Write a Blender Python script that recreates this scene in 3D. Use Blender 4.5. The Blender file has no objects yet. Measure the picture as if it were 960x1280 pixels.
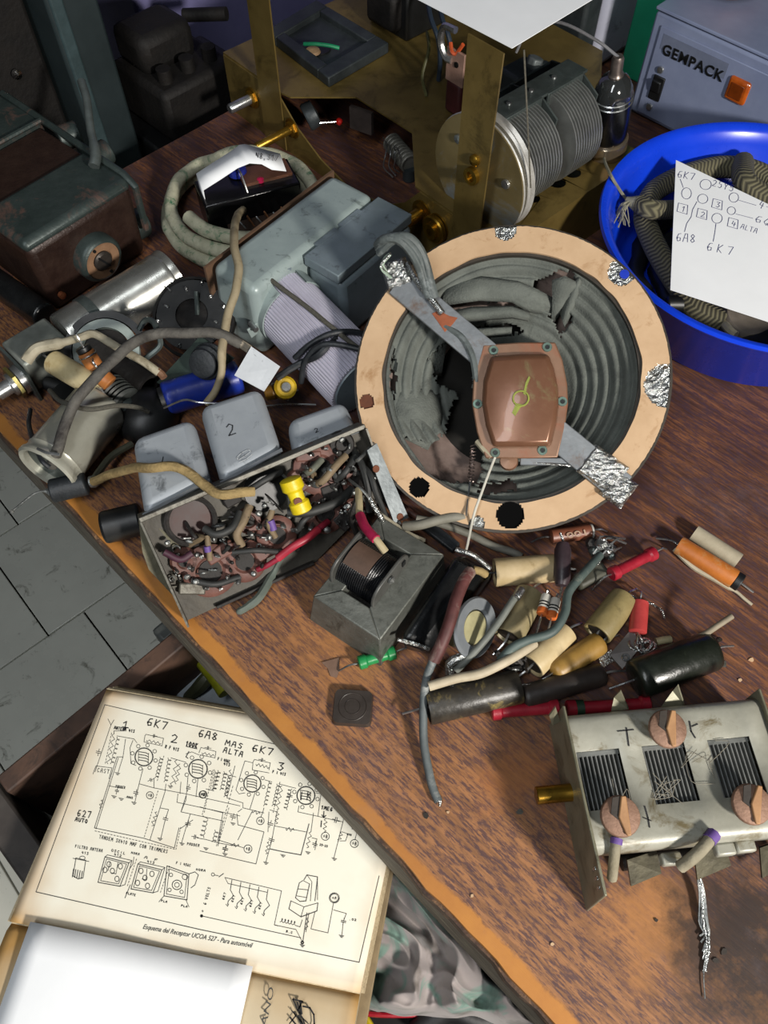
import bpy, bmesh, math, random
from mathutils import Vector, Matrix, noise
V = Vector
rnd = random.Random(7)
SC = bpy.context.scene
COL = SC.collection

# ------------------------------------------------------------------ camera, world, light, exposure
CAM = V((0, 0, 1.20))
FPX = 1000.0                      # focal length in pixels of the 960 x 1280 frame
TILT = math.radians(31)           # away from straight down
cd = bpy.data.cameras.new('camera'); co = bpy.data.objects.new('camera', cd); COL.objects.link(co)
cd.sensor_fit = 'HORIZONTAL'; cd.sensor_width = 36; cd.lens = FPX / 960 * 36
cd.clip_start = 0.01
co.location = CAM; co.rotation_euler = (TILT, 0, 0)
SC.camera = co

SC.world = bpy.data.worlds.new('world'); SC.world.use_nodes = True
bg = SC.world.node_tree.nodes['Background']
bg.inputs[0].default_value = (0.80, 0.90, 1.0, 1); bg.inputs[1].default_value = 0.065

def area(name, loc, target, size, power, color, size_y=None):
    l = bpy.data.lights.new(name, 'AREA'); o = bpy.data.objects.new(name, l); COL.objects.link(o)
    l.energy = power; l.color = color; l.size = size
    if size_y: l.shape = 'RECTANGLE'; l.size_y = size_y
    o.location = loc
    o.rotation_euler = (V(target) - V(loc)).to_track_quat('-Z', 'Y').to_euler()
    return o
area('bench_lamp_light', (0.64, -0.60, 1.38), (0.06, 0.18, 0.78), 0.12, 21.0, (1.0, 0.95, 0.88))
area('ceiling_tube_light', (-0.42, -0.45, 1.85), (-0.12, 0.1, 0.70), 0.20, 9.0, (0.93, 0.97, 1.0), 1.2)

vs = SC.view_settings
vs.view_transform = 'Standard'; vs.look = 'None'; vs.gamma = 1; vs.use_curve_mapping = False
vs.exposure = 0.0

# ------------------------------------------------------------------ helpers
FW = V((0, math.sin(TILT), -math.cos(TILT))); UP = V((0, math.cos(TILT), math.sin(TILT))); RT = V((1, 0, 0))
def ray(x, y): return FW + RT * ((x - 480) / FPX) + UP * ((640 - y) / FPX)
def at(x, y, z=0.75):
    d = ray(x, y); return CAM + d * ((z - CAM.z) / d.z)
def onp(x, y, p0, n):             # where the sight line of a photo pixel meets a plane of the scene
    d = ray(x, y); return CAM + d * ((p0 - CAM).dot(n) / d.dot(n))
TZ = 0.75
E1 = V((1, -1, 0)).normalized(); E2 = V((1, 1, 0)).normalized(); ZZ = V((0, 0, 1))

def lin(c):
    if isinstance(c, str): c = [int(c[i:i+2], 16) / 255 for i in (0, 2, 4)]
    return tuple((x / 12.92 if x <= 0.04045 else ((x + 0.055) / 1.055) ** 2.4) for x in c[:3]) + (1,)

MATS = {}
def mat(name, c1, c2=None, rough=0.55, metal=0.0, scale=60, bump=0.15, dirt=None, dirt_amt=0.5, dirt_scale=40, bscale=None,
        stretch=None, rvar=0.1, spec=0.5, trans=0.0, alpha=1.0, coat=0.0, emis=None):
    if name in MATS: return MATS[name]
    m = bpy.data.materials.new(name); m.use_nodes = True; nt = m.node_tree; N = nt.nodes; L = nt.links
    b = N['Principled BSDF']
    tc = N.new('ShaderNodeTexCoord'); mp = N.new('ShaderNodeMapping'); L.new(tc.outputs['Object'], mp.inputs[0])
    if stretch: mp.inputs['Scale'].default_value = stretch
    n1 = N.new('ShaderNodeTexNoise'); n1.inputs['Scale'].default_value = scale; n1.inputs['Detail'].default_value = 6
    n1.inputs['Roughness'].default_value = 0.65
    L.new(mp.outputs[0], n1.inputs['Vector'])
    cr = N.new('ShaderNodeValToRGB'); L.new(n1.outputs[0], cr.inputs[0])
    cr.color_ramp.elements[0].position = 0.33; cr.color_ramp.elements[1].position = 0.68
    cr.color_ramp.elements[0].color = lin(c2 or c1); cr.color_ramp.elements[1].color = lin(c1)
    out = cr.outputs[0]
    if dirt:
        n2 = N.new('ShaderNodeTexNoise'); n2.inputs['Scale'].default_value = dirt_scale; n2.inputs['Detail'].default_value = 8
        n2.inputs['Roughness'].default_value = 0.72; n2.inputs['Distortion'].default_value = 0.6
        L.new(mp.outputs[0], n2.inputs['Vector'])
        r2 = N.new('ShaderNodeValToRGB'); L.new(n2.outputs[0], r2.inputs[0])
        r2.color_ramp.elements[0].position = 0.62 - 0.28 * dirt_amt; r2.color_ramp.elements[1].position = 0.74 - 0.2 * dirt_amt
        mx = N.new('ShaderNodeMixRGB'); L.new(r2.outputs[0], mx.inputs[0]); L.new(out, mx.inputs[1]); mx.inputs[2].default_value = lin(dirt)
        out = mx.outputs[0]
    L.new(out, b.inputs['Base Color'])
    mr = N.new('ShaderNodeMapRange'); L.new(n1.outputs[0], mr.inputs[0])
    mr.inputs[3].default_value = max(0.03, rough - rvar); mr.inputs[4].default_value = min(1, rough + rvar); L.new(mr.outputs[0], b.inputs['Roughness'])
    b.inputs['Metallic'].default_value = metal
    b.inputs['Specular IOR Level'].default_value = spec
    b.inputs['Transmission Weight'].default_value = trans
    b.inputs['Alpha'].default_value = alpha
    b.inputs['Coat Weight'].default_value = coat
    if emis: b.inputs['Emission Color'].default_value = lin(emis[0]); b.inputs['Emission Strength'].default_value = emis[1]
    if bump:
        n3 = N.new('ShaderNodeTexNoise'); n3.inputs['Scale'].default_value = bscale or scale * 4; n3.inputs['Detail'].default_value = 5
        L.new(mp.outputs[0], n3.inputs['Vector'])
        bp = N.new('ShaderNodeBump'); bp.inputs['Strength'].default_value = bump; bp.inputs['Distance'].default_value = 0.001
        L.new(n3.outputs[0], bp.inputs['Height']); L.new(bp.outputs[0], b.inputs['Normal'])
    MATS[name] = m
    return m

class MB:
    """collects shapes (world coordinates); build() links them as one mesh object"""
    def __init__(s): s.v = []; s.f = []; s.mi = []; s.m = 0
    def add(s, vs, fs, M=None):
        o = len(s.v); s.v += [(M @ V(v)) if M else V(v) for v in vs]
        s.f += [tuple(i + o for i in f) for f in fs]; s.mi += [s.m] * len(fs); return s
    def box(s, c, size, M=None):
        x, y, z = [a / 2 for a in size]; cx, cy, cz = c
        vs = [(cx+i*x, cy+j*y, cz+k*z) for i in (-1, 1) for j in (-1, 1) for k in (-1, 1)]
        return s.add(vs, [(0,1,3,2),(4,6,7,5),(0,4,5,1),(2,3,7,6),(0,2,6,4),(1,5,7,3)], M)
    def prism(s, poly, z0, z1, M=None, top=None):
        n = len(poly); top = top or poly
        vs = [(p[0], p[1], z0) for p in poly] + [(p[0], p[1], z1) for p in top]
        return s.add(vs, [tuple(range(n))[::-1], tuple(range(n, 2*n))] + [(i, (i+1) % n, n+(i+1) % n, n+i) for i in range(n)], M)
    def hexa(s, b, t):            # eight corners: four below, four above
        return s.add(list(b) + list(t), [(3,2,1,0),(4,5,6,7)] + [(i, (i+1) % 4, 4+(i+1) % 4, 4+i) for i in range(4)])
    def sheet(s, pts, thick, n):  # flat polygon with a thickness
        k = len(pts); n = V(n).normalized() * thick
        return s.add([p - n for p in pts] + list(pts), [tuple(range(k))[::-1], tuple(range(k, 2*k))] + [(i, (i+1) % k, k+(i+1) % k, k+i) for i in range(k)])
    def lathe(s, prof, n=32, M=None, a0=0, a1=2*math.pi, close=False):
        full = abs(a1 - a0 - 2*math.pi) < 1e-6; m = n if full else n + 1; k = len(prof); vs = []; fs = []
        for i in range(m):
            a = a0 + (a1 - a0) * i / n
            for r, z in prof: vs.append((r*math.cos(a), r*math.sin(a), z))
        for i in range(n):
            j = (i+1) % m
            for q in range(k if close else k-1):
                q2 = (q+1) % k
                fs.append((i*k+q, j*k+q, j*k+q2, i*k+q2))
        if not close:
            if full and prof[0][0] > 1e-6: fs.append(tuple(i*k for i in range(m))[::-1])
            if full and prof[-1][0] > 1e-6: fs.append(tuple(i*k+k-1 for i in range(m)))
        return s.add(vs, fs, M)
    def tube(s, pts, r, n=8, caps=True):
        pts = [V(p) for p in pts]; k = len(pts); vs = []; fs = []
        rs = r if isinstance(r, (list, tuple)) else [r]*k
        t0 = (pts[1]-pts[0]).normalized(); a = V((0,0,1)) if abs(t0.z) < .9 else V((1,0,0)); x = a.cross(t0).normalized()
        for i in range(k):
            t = (pts[min(i+1,k-1)] - pts[max(i-1,0)]).normalized()
            x = (x - t*x.dot(t)).normalized(); y = t.cross(x)
            for q in range(n):
                an = 2*math.pi*q/n; vs.append(pts[i] + (x*math.cos(an) + y*math.sin(an))*rs[i])
        for i in range(k-1):
            for q in range(n):
                q2 = (q+1) % n; fs.append((i*n+q, i*n+q2, (i+1)*n+q2, (i+1)*n+q))
        if caps: fs += [tuple(range(n))[::-1], tuple(range((k-1)*n, k*n))]
        return s.add(vs, fs)
    def cyl(s, p, q, r, n=20, r2=None): return s.tube([p, q], [r, r if r2 is None else r2], n)
    def ring(s, c, axis, R, r, n=24, k=8):
        M = frame(c, axis)
        return s.lathe([(R + r*math.cos(2*math.pi*i/k), r*math.sin(2*math.pi*i/k)) for i in range(k)], n, M, close=True)
    def build(s, name, m=None, parent=None, smooth=40, bevel=0, seg=2, label=None, kind=None, jit=0):
        me = bpy.data.meshes.new(name); org = ORG.get(parent, V((0,0,0)))
        if parent is None and s.v:
            org = V((sum(v.x for v in s.v), sum(v.y for v in s.v), 0)) / len(s.v); org.z = min(v.z for v in s.v)
        vv = [v - org for v in s.v]
        if jit: vv = [v + noise.noise_vector(v*90)*jit for v in vv]
        me.from_pydata([tuple(v) for v in vv], [], s.f); me.update()
        ms = m if isinstance(m, (list, tuple)) else [m]
        for q in ms: me.materials.append(q)
        if len(ms) > 1: me.polygons.foreach_set('material_index', s.mi)
        bm = bmesh.new(); bm.from_mesh(me); bmesh.ops.recalc_face_normals(bm, faces=bm.faces[:]); bm.to_mesh(me); bm.free()
        if smooth:
            me.shade_smooth(); me.set_sharp_from_angle(angle=math.radians(smooth))
        o = bpy.data.objects.new(name, me); COL.objects.link(o)
        if parent is not None: o.parent = parent; ORG[o] = org
        else: o.location = org; ORG[o] = org
        if bevel:
            b = o.modifiers.new('bevel', 'BEVEL'); b.width = bevel; b.segments = seg; b.limit_method = 'ANGLE'; b.angle_limit = math.radians(35)
            b.harden_normals = False
        if label: o['label'] = label
        if kind: o['kind'] = kind
        return o
ORG = {}
def thing(name, loc, label, cat, group=None, kind=None):
    o = bpy.data.objects.new(name, None); o.empty_display_size = 0.01; COL.objects.link(o); o.location = V(loc); ORG[o] = V(loc)
    tag(o, label, cat, group, kind); return o
def tag(o, label=None, cat=None, group=None, kind=None):
    if label: o['label'] = label
    if cat: o['category'] = cat
    if group: o['group'] = group
    if kind: o['kind'] = kind
    return o
def inst(src, name, parent, M):   # another piece that shares the mesh of src; M is its world matrix
    o = src.copy(); o.name = name; COL.objects.link(o); o.parent = parent
    o.matrix_local = Matrix.Translation(-ORG.get(parent, V((0,0,0)))) @ M
    return o
def frame(c, zaxis, xhint=None):
    z = V(zaxis).normalized(); xh = V(xhint) if xhint else (V((1,0,0)) if abs(z.x) < .9 else V((0,1,0)))
    x = (xh - z*xh.dot(z)).normalized(); y = z.cross(x)
    return Matrix.Translation(V(c)) @ Matrix((x, y, z)).transposed().to_4x4()
def smooth_pts(pts, k=6, wob=0.0, seed=0):
    pts = [V(p) for p in pts]; out = []
    P = [pts[0]*2 - pts[1]] + pts + [pts[-1]*2 - pts[-2]]
    for i in range(1, len(P)-2):
        a, b, c, d = P[i-1:i+3]
        for j in range(k):
            t = j/k
            out.append(0.5*((2*b) + (c-a)*t + (2*a-5*b+4*c-d)*t*t + (3*b-a-3*c+d)*t**3))
    out.append(pts[-1])
    if wob: out = [p + noise.noise_vector(p*60 + V((seed,0,0)))*wob for p in out]
    return out
def wire(name, pix, r, m, parent=None, k=6, n=8, wob=0.0, label=None, cat=None, group=None, taper=None):
    pts = smooth_pts([at(*p) for p in pix], k, wob, len(pix))
    o = MB().tube(pts, r, n).build(name, m, parent, smooth=60)
    if cat: tag(o, label, cat, group)
    return o
def circ(r, n=24, c=(0,0), a0=0): return [(c[0]+r*math.cos(a0+2*math.pi*i/n), c[1]+r*math.sin(a0+2*math.pi*i/n)) for i in range(n)]
def rrect(w, h, r, n=4):
    out = []
    for cx, cy, a in ((w/2-r, h/2-r, 0), (-w/2+r, h/2-r, 90), (-w/2+r, -h/2+r, 180), (w/2-r, -h/2+r, 270)):
        for i in range(n+1):
            t = math.radians(a + 90*i/n); out.append((cx+r*math.cos(t), cy+r*math.sin(t)))
    return out

# stroke lettering (handwriting and small technical print): polylines on a 1 x 1 cell
G = {'0': [[(.5,0),(.15,.2),(.1,.6),(.4,1),(.8,.8),(.85,.35),(.5,0)]], '1': [[(.2,.75),(.55,1),(.5,0)]],
 '2': [[(.1,.8),(.45,1),(.8,.8),(.65,.45),(.1,0),(.9,.05)]], '3': [[(.1,.95),(.8,1),(.4,.6),(.85,.35),(.5,0),(.1,.1)]],
 '4': [[(.3,1),(.1,.4),(.9,.4)],[(.7,.75),(.6,0)]], '5': [[(.85,1),(.25,1),(.2,.6),(.7,.6),(.8,.25),(.5,0),(.1,.1)]],
 '6': [[(.8,.95),(.4,.9),(.1,.4),(.3,0),(.75,.1),(.75,.42),(.3,.45),(.14,.25)]], '7': [[(.1,.95),(.9,1),(.4,0)]],
 '8': [[(.5,.52),(.15,.75),(.45,1),(.8,.8),(.5,.52),(.15,.22),(.45,0),(.85,.2),(.5,.52)]], '9': [[(.8,.7),(.4,.5),(.2,.8),(.5,1),(.8,.8),(.7,.3),(.4,0)]],
 'A': [[(0,0),(.35,1),(.75,1),(.85,0)],[(.15,.45),(.8,.45)]], 'B': [[(.1,0),(.15,1),(.75,.9),(.7,.6),(.15,.5),(.8,.4),(.75,.05),(.1,0)]],
 'C': [[(.85,.85),(.4,1),(.1,.5),(.3,0),(.85,.15)]], 'D': [[(.1,0),(.1,1),(.7,.85),(.85,.4),(.6,.05),(.1,0)]],
 'E': [[(.8,1),(.15,1),(.1,0),(.8,0)],[(.1,.5),(.65,.5)]], 'F': [[(.85,1),(.2,1),(.1,0)],[(.15,.55),(.7,.55)]],
 'G': [[(.85,.85),(.4,1),(.1,.5),(.3,0),(.8,.1),(.8,.45),(.5,.45)]], 'H': [[(.1,0),(.15,1)],[(.85,0),(.85,1)],[(.1,.5),(.85,.5)]],
 'I': [[(.5,0),(.5,1)]], 'K': [[(.1,0),(.2,1)],[(.85,1),(.15,.45),(.8,0)]], 'L': [[(.2,1),(.1,0),(.8,.05)]],
 'M': [[(0,0),(.15,1),(.5,.4),(.85,1),(1,0)]], 'N': [[(.1,0),(.15,1),(.8,0),(.85,1)]], 'O': [[(.5,0),(.1,.35),(.25,.9),(.6,1),(.9,.6),(.75,.1),(.5,0)]],
 'P': [[(.1,0),(.15,1),(.75,.95),(.8,.6),(.15,.5)]], 'R': [[(.1,0),(.15,1),(.75,.95),(.75,.6),(.15,.5),(.85,0)]],
 'S': [[(.85,.9),(.4,1),(.15,.75),(.75,.4),(.6,.05),(.1,.1)]], 'T': [[(0,1),(.95,1)],[(.5,1),(.45,0)]], 'U': [[(.1,1),(.15,.15),(.5,0),(.85,.2),(.9,1)]],
 'V': [[(.05,1),(.45,0),(.95,1)]], 'Y': [[(.05,1),(.45,.5),(.9,1)],[(.45,.5),(.4,0)]], '-': [[(.1,.5),(.9,.5)]], '+': [[(.1,.5),(.9,.5)],[(.5,.1),(.5,.9)]],
 ',': [[(.5,.15),(.35,-.2)]], '/': [[(.2,0),(.9,1)]], '=': [[(.1,.35),(.9,.35)],[(.1,.65),(.9,.65)]], ' ': [], '.': [[(.45,0),(.55,.05)]], 'Q': [[(.5,0),(.1,.4),(.5,1),(.9,.6),(.5,0)],[(.5,.3),(.95,-.1)]],
 'X': [[(.05,0),(.9,1)],[(.1,1),(.85,0)]], 'l': [[(.4,1),(.35,0),(.6,0)]]}
class Ink:
    """pen lines lying on a plane: ribbons just above the paper"""
    def __init__(s, p0, n, lift=0.00012): s.mb = MB(); s.p0 = V(p0); s.n = V(n).normalized(); s.lift = lift; s.tf = lambda x, y: (x, y)
    def P(s, p): x, y = s.tf(*p); return onp(x, y, s.p0 + s.n*s.lift, s.n)
    def line(s, pts, w=0.0004, close=False):
        q = [s.P(p) for p in pts]
        if close: q.append(q[0])
        for a, b in zip(q[:-1], q[1:]):
            d = b - a
            if d.length < 1e-7: continue
            t = d.normalized(); sd = s.n.cross(t)*(w/2); e = t*(w*.35)
            s.mb.add([a-sd-e, b-sd+e, b+sd+e, a+sd-e], [(0,1,2,3)])
    def circle(s, c, r, w=0.0004, n=16, ry=None): s.line([(c[0]+r*math.cos(2*math.pi*i/n), c[1]+(ry or r)*math.sin(2*math.pi*i/n)) for i in range(n)], w, True)
    def dash(s, a, b, w=0.0003, k=12):
        for i in range(k):
            t0 = i/k; t1 = (i+.55)/k
            s.line([(a[0]+(b[0]-a[0])*t0, a[1]+(b[1]-a[1])*t0), (a[0]+(b[0]-a[0])*t1, a[1]+(b[1]-a[1])*t1)], w)
    def text(s, st, a, b, h, w=0.0004, up=None, fill=.72):   # baseline from a to b in photo pixels, letter height h pixels
        d = V((b[0]-a[0], b[1]-a[1])); k = len(st); cw = d/k
        u = V(up) if up else V((d.y, -d.x)).normalized()*h
        if up: u = u.normalized()*h
        for i, ch in enumerate(st):
            o = V((a[0], a[1])) + cw*i
            for pl in G.get(ch, []): s.line([tuple(o + cw*fill*p[0] + u*p[1]) for p in pl], w)
    def build(s, name, m, parent, label=None): return s.mb.build(name, m, parent, smooth=0, label=label)
def type_text(name, st, m, parent, origin, xdir, n, width, height, shear=0.0, depth=0.0002, bold=0.0, space=1.0):
    c = bpy.data.curves.new('type', 'FONT'); c.body = st; c.shear = shear; c.offset = bold; c.space_character = space; c.extrude = depth/2 / max(height, 1e-6) * 0.7; c.resolution_u = 3
    o = bpy.data.objects.new('type', c); me = bpy.data.meshes.new_from_object(o)
    bpy.data.objects.remove(o); bpy.data.curves.remove(c)
    xs = [v.co.x for v in me.vertices]; ys = [v.co.y for v in me.vertices]
    sx = width/(max(xs)-min(xs)); sy = height/(max(ys)-min(ys)); y0 = min(ys); x0 = min(xs)
    F = frame(origin, n, xdir); org = ORG.get(parent, V((0,0,0)))
    for v in me.vertices: v.co = F @ V(((v.co.x-x0)*sx, (v.co.y-y0)*sy, v.co.z*sy)) - org
    me.materials.clear(); me.materials.append(m); me.name = name
    ob = bpy.data.objects.new(name, me); COL.objects.link(ob); ob.parent = parent; ORG[ob] = org
    return ob

# ------------------------------------------------------------------ the setting: floor, walls
def EE(a, b, z=0.0): return E1*a + E2*b + ZZ*z
m_grout = mat('grout', '3a3a36', '2c2c29', rough=.9)
m_tile = mat('floor_tile', 'dadace', 'cdcdc2', rough=.28, scale=9, bump=.05, dirt='6e6c60', dirt_amt=.16, dirt_scale=28)
fl = MB().box((0,0,-.02), (5,5,.03)).build('floor', m_grout, None, smooth=0); tag(fl, kind='structure')
t0 = MB().box((0,0,-.005), (.2098,.2098,.010)).build('tile', m_tile, fl, bevel=.0012)
FR = Matrix.Rotation(math.radians(-48.5), 4, 'Z')
first = True
for i in range(-6, 5):
    for j in range(-5, 4):
        u = i*.212; v = j*.212 + (.062 if i % 2 else 0)
        # local x along E1-like direction, y along E2-like direction; joint corner at (-.522,.476)
        M = Matrix.Translation(V((-.522,.476,0))) @ FR @ Matrix.Translation(V((u-.106, v+.106, 0)))
        if first: t0.matrix_local = Matrix.Translation(-ORG[fl]) @ M; first = False
        else: inst(t0, 'tile', fl, M)
m_wall = mat('dark_wall', '2b2e31', '202326', rough=.9, scale=4)
def wall(name, c, size, m):
    M = Matrix.Translation(V(c)) @ Matrix.Rotation(math.radians(45), 4, 'Z')
    return tag(MB().box((0,0,0), size, M).build(name, m, None, smooth=0), kind='structure')
wall('wall_back', EE(0.1, 1.55, 1.3), (.06, 4.2, 2.6), m_wall)
wall('wall_left', EE(-1.75, .2, 1.3), (4.2, .06, 2.6), m_wall)

# ------------------------------------------------------------------ workbench
def wood_top():
    m = bpy.data.materials.new('bench_veneer'); m.use_nodes = True; nt = m.node_tree; N = nt.nodes; L = nt.links; b = N['Principled BSDF']
    g = N.new('ShaderNodeNewGeometry')
    mp = N.new('ShaderNodeMapping'); L.new(g.outputs['Position'], mp.inputs[0]); mp.inputs['Rotation'].default_value = (0, 0, math.radians(43))
    def noi(scale, st, det=5, ro=.6, dist=0):
        k = N.new('ShaderNodeMapping'); k.inputs['Scale'].default_value = st; L.new(mp.outputs[0], k.inputs[0])
        n = N.new('ShaderNodeTexNoise'); n.inputs['Scale'].default_value = scale; n.inputs['Detail'].default_value = det
        n.inputs['Roughness'].default_value = ro; n.inputs['Distortion'].default_value = dist; L.new(k.outputs[0], n.inputs['Vector']); return n.outputs[0]
    def ramp(x, p0, p1, c0=None, c1=None):
        r = N.new('ShaderNodeValToRGB'); L.new(x, r.inputs[0]); e = r.color_ramp.elements
        e[0].position = p0; e[1].position = p1
        if c0: e[0].color = lin(c0); e[1].color = lin(c1)
        return r.outputs[0]
    def mix(f, a, c, mode='MIX'):
        x = N.new('ShaderNodeMixRGB'); x.blend_type = mode
        if isinstance(f, float): x.inputs[0].default_value = f
        else: L.new(f, x.inputs[0])
        for s, v in ((1, a), (2, c)):
            if isinstance(v, str): x.inputs[s].default_value = lin(v)
            else: L.new(v, x.inputs[s])
        return x.outputs[0]
    def math_(op, a, c):
        x = N.new('ShaderNodeMath'); x.operation = op
        for s, v in ((0, a), (1, c)):
            if isinstance(v, (int, float)): x.inputs[s].default_value = v
            else: L.new(v, x.inputs[s])
        return x.outputs[0]
    broad = noi(11, (1, 3.4, 1), 6, .62, .3); fine = noi(26, (1, 17, 1), 7, .72, .15); dash = noi(150, (1, 5.0, 1), 5, .68)
    base = ramp(broad, .34, .70, '472d24', '8f5c38')
    sx0 = N.new('ShaderNodeSeparateXYZ'); L.new(g.outputs['Position'], sx0.inputs[0])
    d2 = math_('MULTIPLY', math_('ADD', sx0.outputs[0], sx0.outputs[1]), .7071)
    rub = N.new('ShaderNodeMapRange'); rub.interpolation_type = 'SMOOTHSTEP'; L.new(math_('ADD', d2, math_('MULTIPLY', broad, -.22)), rub.inputs[0]); rub.inputs[1].default_value = .13; rub.inputs[2].default_value = -.03
    base = mix(math_('MULTIPLY', rub.outputs[0], .85), base, '9c6c44')   # rubbed pale towards the front edge
    c = mix(math_('MULTIPLY', ramp(fine, .42, .58), .80), base, '35211b'); 
    c = mix(math_('MULTIPLY', rub.outputs[0], .45), c, base); c = mix(math_('MULTIPLY', ramp(dash, .47, .58), .85), c, '432f34'); 
    # odd worn spots and an old burn mark, each with its own place and ragged outline
    rag_ = N.new('ShaderNodeTexNoise'); rag_.inputs['Scale'].default_value = 55; rag_.inputs['Detail'].default_value = 8; rag_.inputs['Roughness'].default_value = .7; L.new(g.outputs['Position'], rag_.inputs['Vector'])
    def spot(cx, cy, r, soft, col, amt):
        nonlocal c
        vd = N.new('ShaderNodeVectorMath'); vd.operation = 'DISTANCE'; L.new(g.outputs['Position'], vd.inputs[0]); vd.inputs[1].default_value = (cx, cy, .75)
        dd = math_('ADD', vd.outputs['Value'], math_('MULTIPLY', math_('SUBTRACT', rag_.outputs[0], .5), .09))
        mr_ = N.new('ShaderNodeMapRange'); mr_.interpolation_type = 'SMOOTHSTEP'; L.new(dd, mr_.inputs[0]); mr_.inputs[1].default_value = r+soft; mr_.inputs[2].default_value = r-soft
        c = mix(math_('MULTIPLY', mr_.outputs[0], amt), c, col)
    spot(0.1386, 0.0313, .020, .016, 'a8723e', .75); spot(0.0703, 0.1039, .016, .014, '9a6030', .6); spot(0.1870, 0.0155, .044, .022, '241711', .93); spot(-.02, .185, .028, .022, 'a06c3a', .5)
    # worn through to the pale orange ground: along the front edge and in odd patches
    sx = N.new('ShaderNodeSeparateXYZ'); L.new(g.outputs['Position'], sx.inputs[0])
    e2 = math_('MULTIPLY', math_('ADD', sx.outputs[0], sx.outputs[1]), .7071)
    edge = math_('SUBTRACT', e2, .0485)
    wn = N.new('ShaderNodeTexNoise'); wn.inputs['Scale'].default_value = 14; wn.inputs['Detail'].default_value = 9; wn.inputs['Roughness'].default_value = .72
    L.new(g.outputs['Position'], wn.inputs['Vector'])
    wv = math_('SUBTRACT', edge, math_('MULTIPLY', math_('SUBTRACT', wn.outputs[0], .40), .020))
    wear = N.new('ShaderNodeMapRange'); L.new(wv, wear.inputs[0]); wear.inputs[1].default_value = .0070; wear.inputs[2].default_value = .0050
    pn = N.new('ShaderNodeTexNoise'); pn.inputs['Scale'].default_value = 7.5; pn.inputs['Detail'].default_value = 10; pn.inputs['Roughness'].default_value = .74
    L.new(g.outputs['Position'], pn.inputs['Vector'])
    patch = ramp(pn.outputs[0], .57, .72); wf = math_('MAXIMUM', wear.outputs[0], math_('MULTIPLY', patch, .45))
    c = mix(wf, c, mix(ramp(wn.outputs[0], .35, .7), 'a0672e', 'b67c36'))
    # dust and pale scuffs
    dn = noi(300, (1, 1.4, 1), 4, .7); c = mix(math_('MULTIPLY', ramp(dn, .70, .78), .5), c, '9a8f88')
    gn = noi(22, (1, 1, 1), 8, .75); c = mix(math_('MULTIPLY', ramp(gn, .55, .8), .30), c, '6b6068')
    L.new(c, b.inputs['Base Color'])
    rr = N.new('ShaderNodeMapRange'); L.new(gn, rr.inputs[0]); rr.inputs[3].default_value = .42; rr.inputs[4].default_value = .68; L.new(rr.outputs[0], b.inputs['Roughness'])
    bp = N.new('ShaderNodeBump'); bp.inputs['Strength'].default_value = .25; bp.inputs['Distance'].default_value = .0006; L.new(fine, bp.inputs['Height']); L.new(bp.outputs[0], b.inputs['Normal'])
    return m
m_top = wood_top()
m_raw = mat('raw_grey_wood', '6f675a', '4b443a', rough=.85, scale=22, bump=.5, dirt='8d8572', dirt_amt=.35, dirt_scale=60, stretch=(1,1,5))
m_rail = mat('brown_rail_wood', '6d4f3c', '523a2c', rough=.7, scale=40, dirt='403028', dirt_amt=.3)
wb = thing('workbench', EE(.1,.45,0), 'brown wood-grain workbench top with chipped orange front edge', 'workbench')
# top slab with an uneven, chipped front edge
front = []
k = 150
for i in range(k+1):
    a = -.605 + 1.40*i/k
    b = .0485 + .0009*noise.noise(V((a*34,0,0))) + .0014*noise.noise(V((a*150,3,0)))
    front.append((a, b))
poly = front + [(.795,.93), (-.605,.93)]
W = Matrix((tuple(E1), tuple(E2), tuple(ZZ))).transposed().to_4x4()
MB().prism([(p[0],p[1]) for p in poly], TZ-.006, TZ, W).build('table_top', m_top, wb, smooth=0)
core = [(a, b-.0016+.0012*noise.noise(V((a*90,9,0)))) for a, b in front] + [(.795,.93), (-.605,.93)]
MB().prism(core, TZ-.021, TZ-.0061, W).build('core_board', mat('chipped_board_core','5a4434','33251f',rough=.9,scale=120,bump=.6,dirt='8a6a4a',dirt_amt=.35,dirt_scale=70), wb, smooth=0)
mb = MB().box((.095,.0585,TZ-.0535), (1.39,.020,.0645), W); mb.build('front_rail', m_raw, wb, bevel=.002)
MB().box((-.592,.49,TZ-.0535), (.02,.84,.0645), W).build('end_rail', m_raw, wb, bevel=.002)
MB().box((.095,.915,TZ-.0535), (1.39,.020,.0645), W).build('back_rail', m_raw, wb, bevel=.002)
for a, b in ((-.50,.30),(.74,.30),(-.57,.885),(.76,.885)):
    MB().box((a,b,.365), (.05,.05,.725), W).build('leg', m_raw, wb, bevel=.003)

MB().box((0,0,0), (.016,.022,.020), Matrix.Translation(at(214,790,.612)) @ W).build('slide_bracket', mat('dark_grey_bracket','4a4d4b','3a3d3b',rough=.6), wb, bevel=.003)
# ------------------------------------------------------------------ open drawer under the bench
m_draw = mat('drawer_wood', '5d4436', '3f2f27', rough=.65, scale=30, dirt='2d241f', dirt_amt=.35)
m_drawf = mat('drawer_front_wood', '4a443f', '35302d', rough=.6, scale=26, dirt='262321', dirt_amt=.35)
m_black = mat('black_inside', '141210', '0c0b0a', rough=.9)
dr = thing('bench_drawer', EE(.02,-.03,.53), 'dark wooden drawer pulled out under the bench, holding rag and wires', 'drawer')
MB().box((-.274,.145,.5845), (.015,.49,.089), W).build('side_panel', m_draw, dr, bevel=.0015)
MB().box((.324,.145,.585), (.015,.49,.09), W).build('side_panel', m_draw, dr, bevel=.0015)
MB().box((.020,-.1125,.5660), (.62,.022,.126), W).build('front_panel', m_drawf, dr, bevel=.002)
MB().box((.025,.385,.58), (.58,.012,.08), W).build('back_panel', m_draw, dr)
MB().box((.025,.14,.540), (.583,.48,.006), W).build('bottom_panel', m_black, dr)
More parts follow.
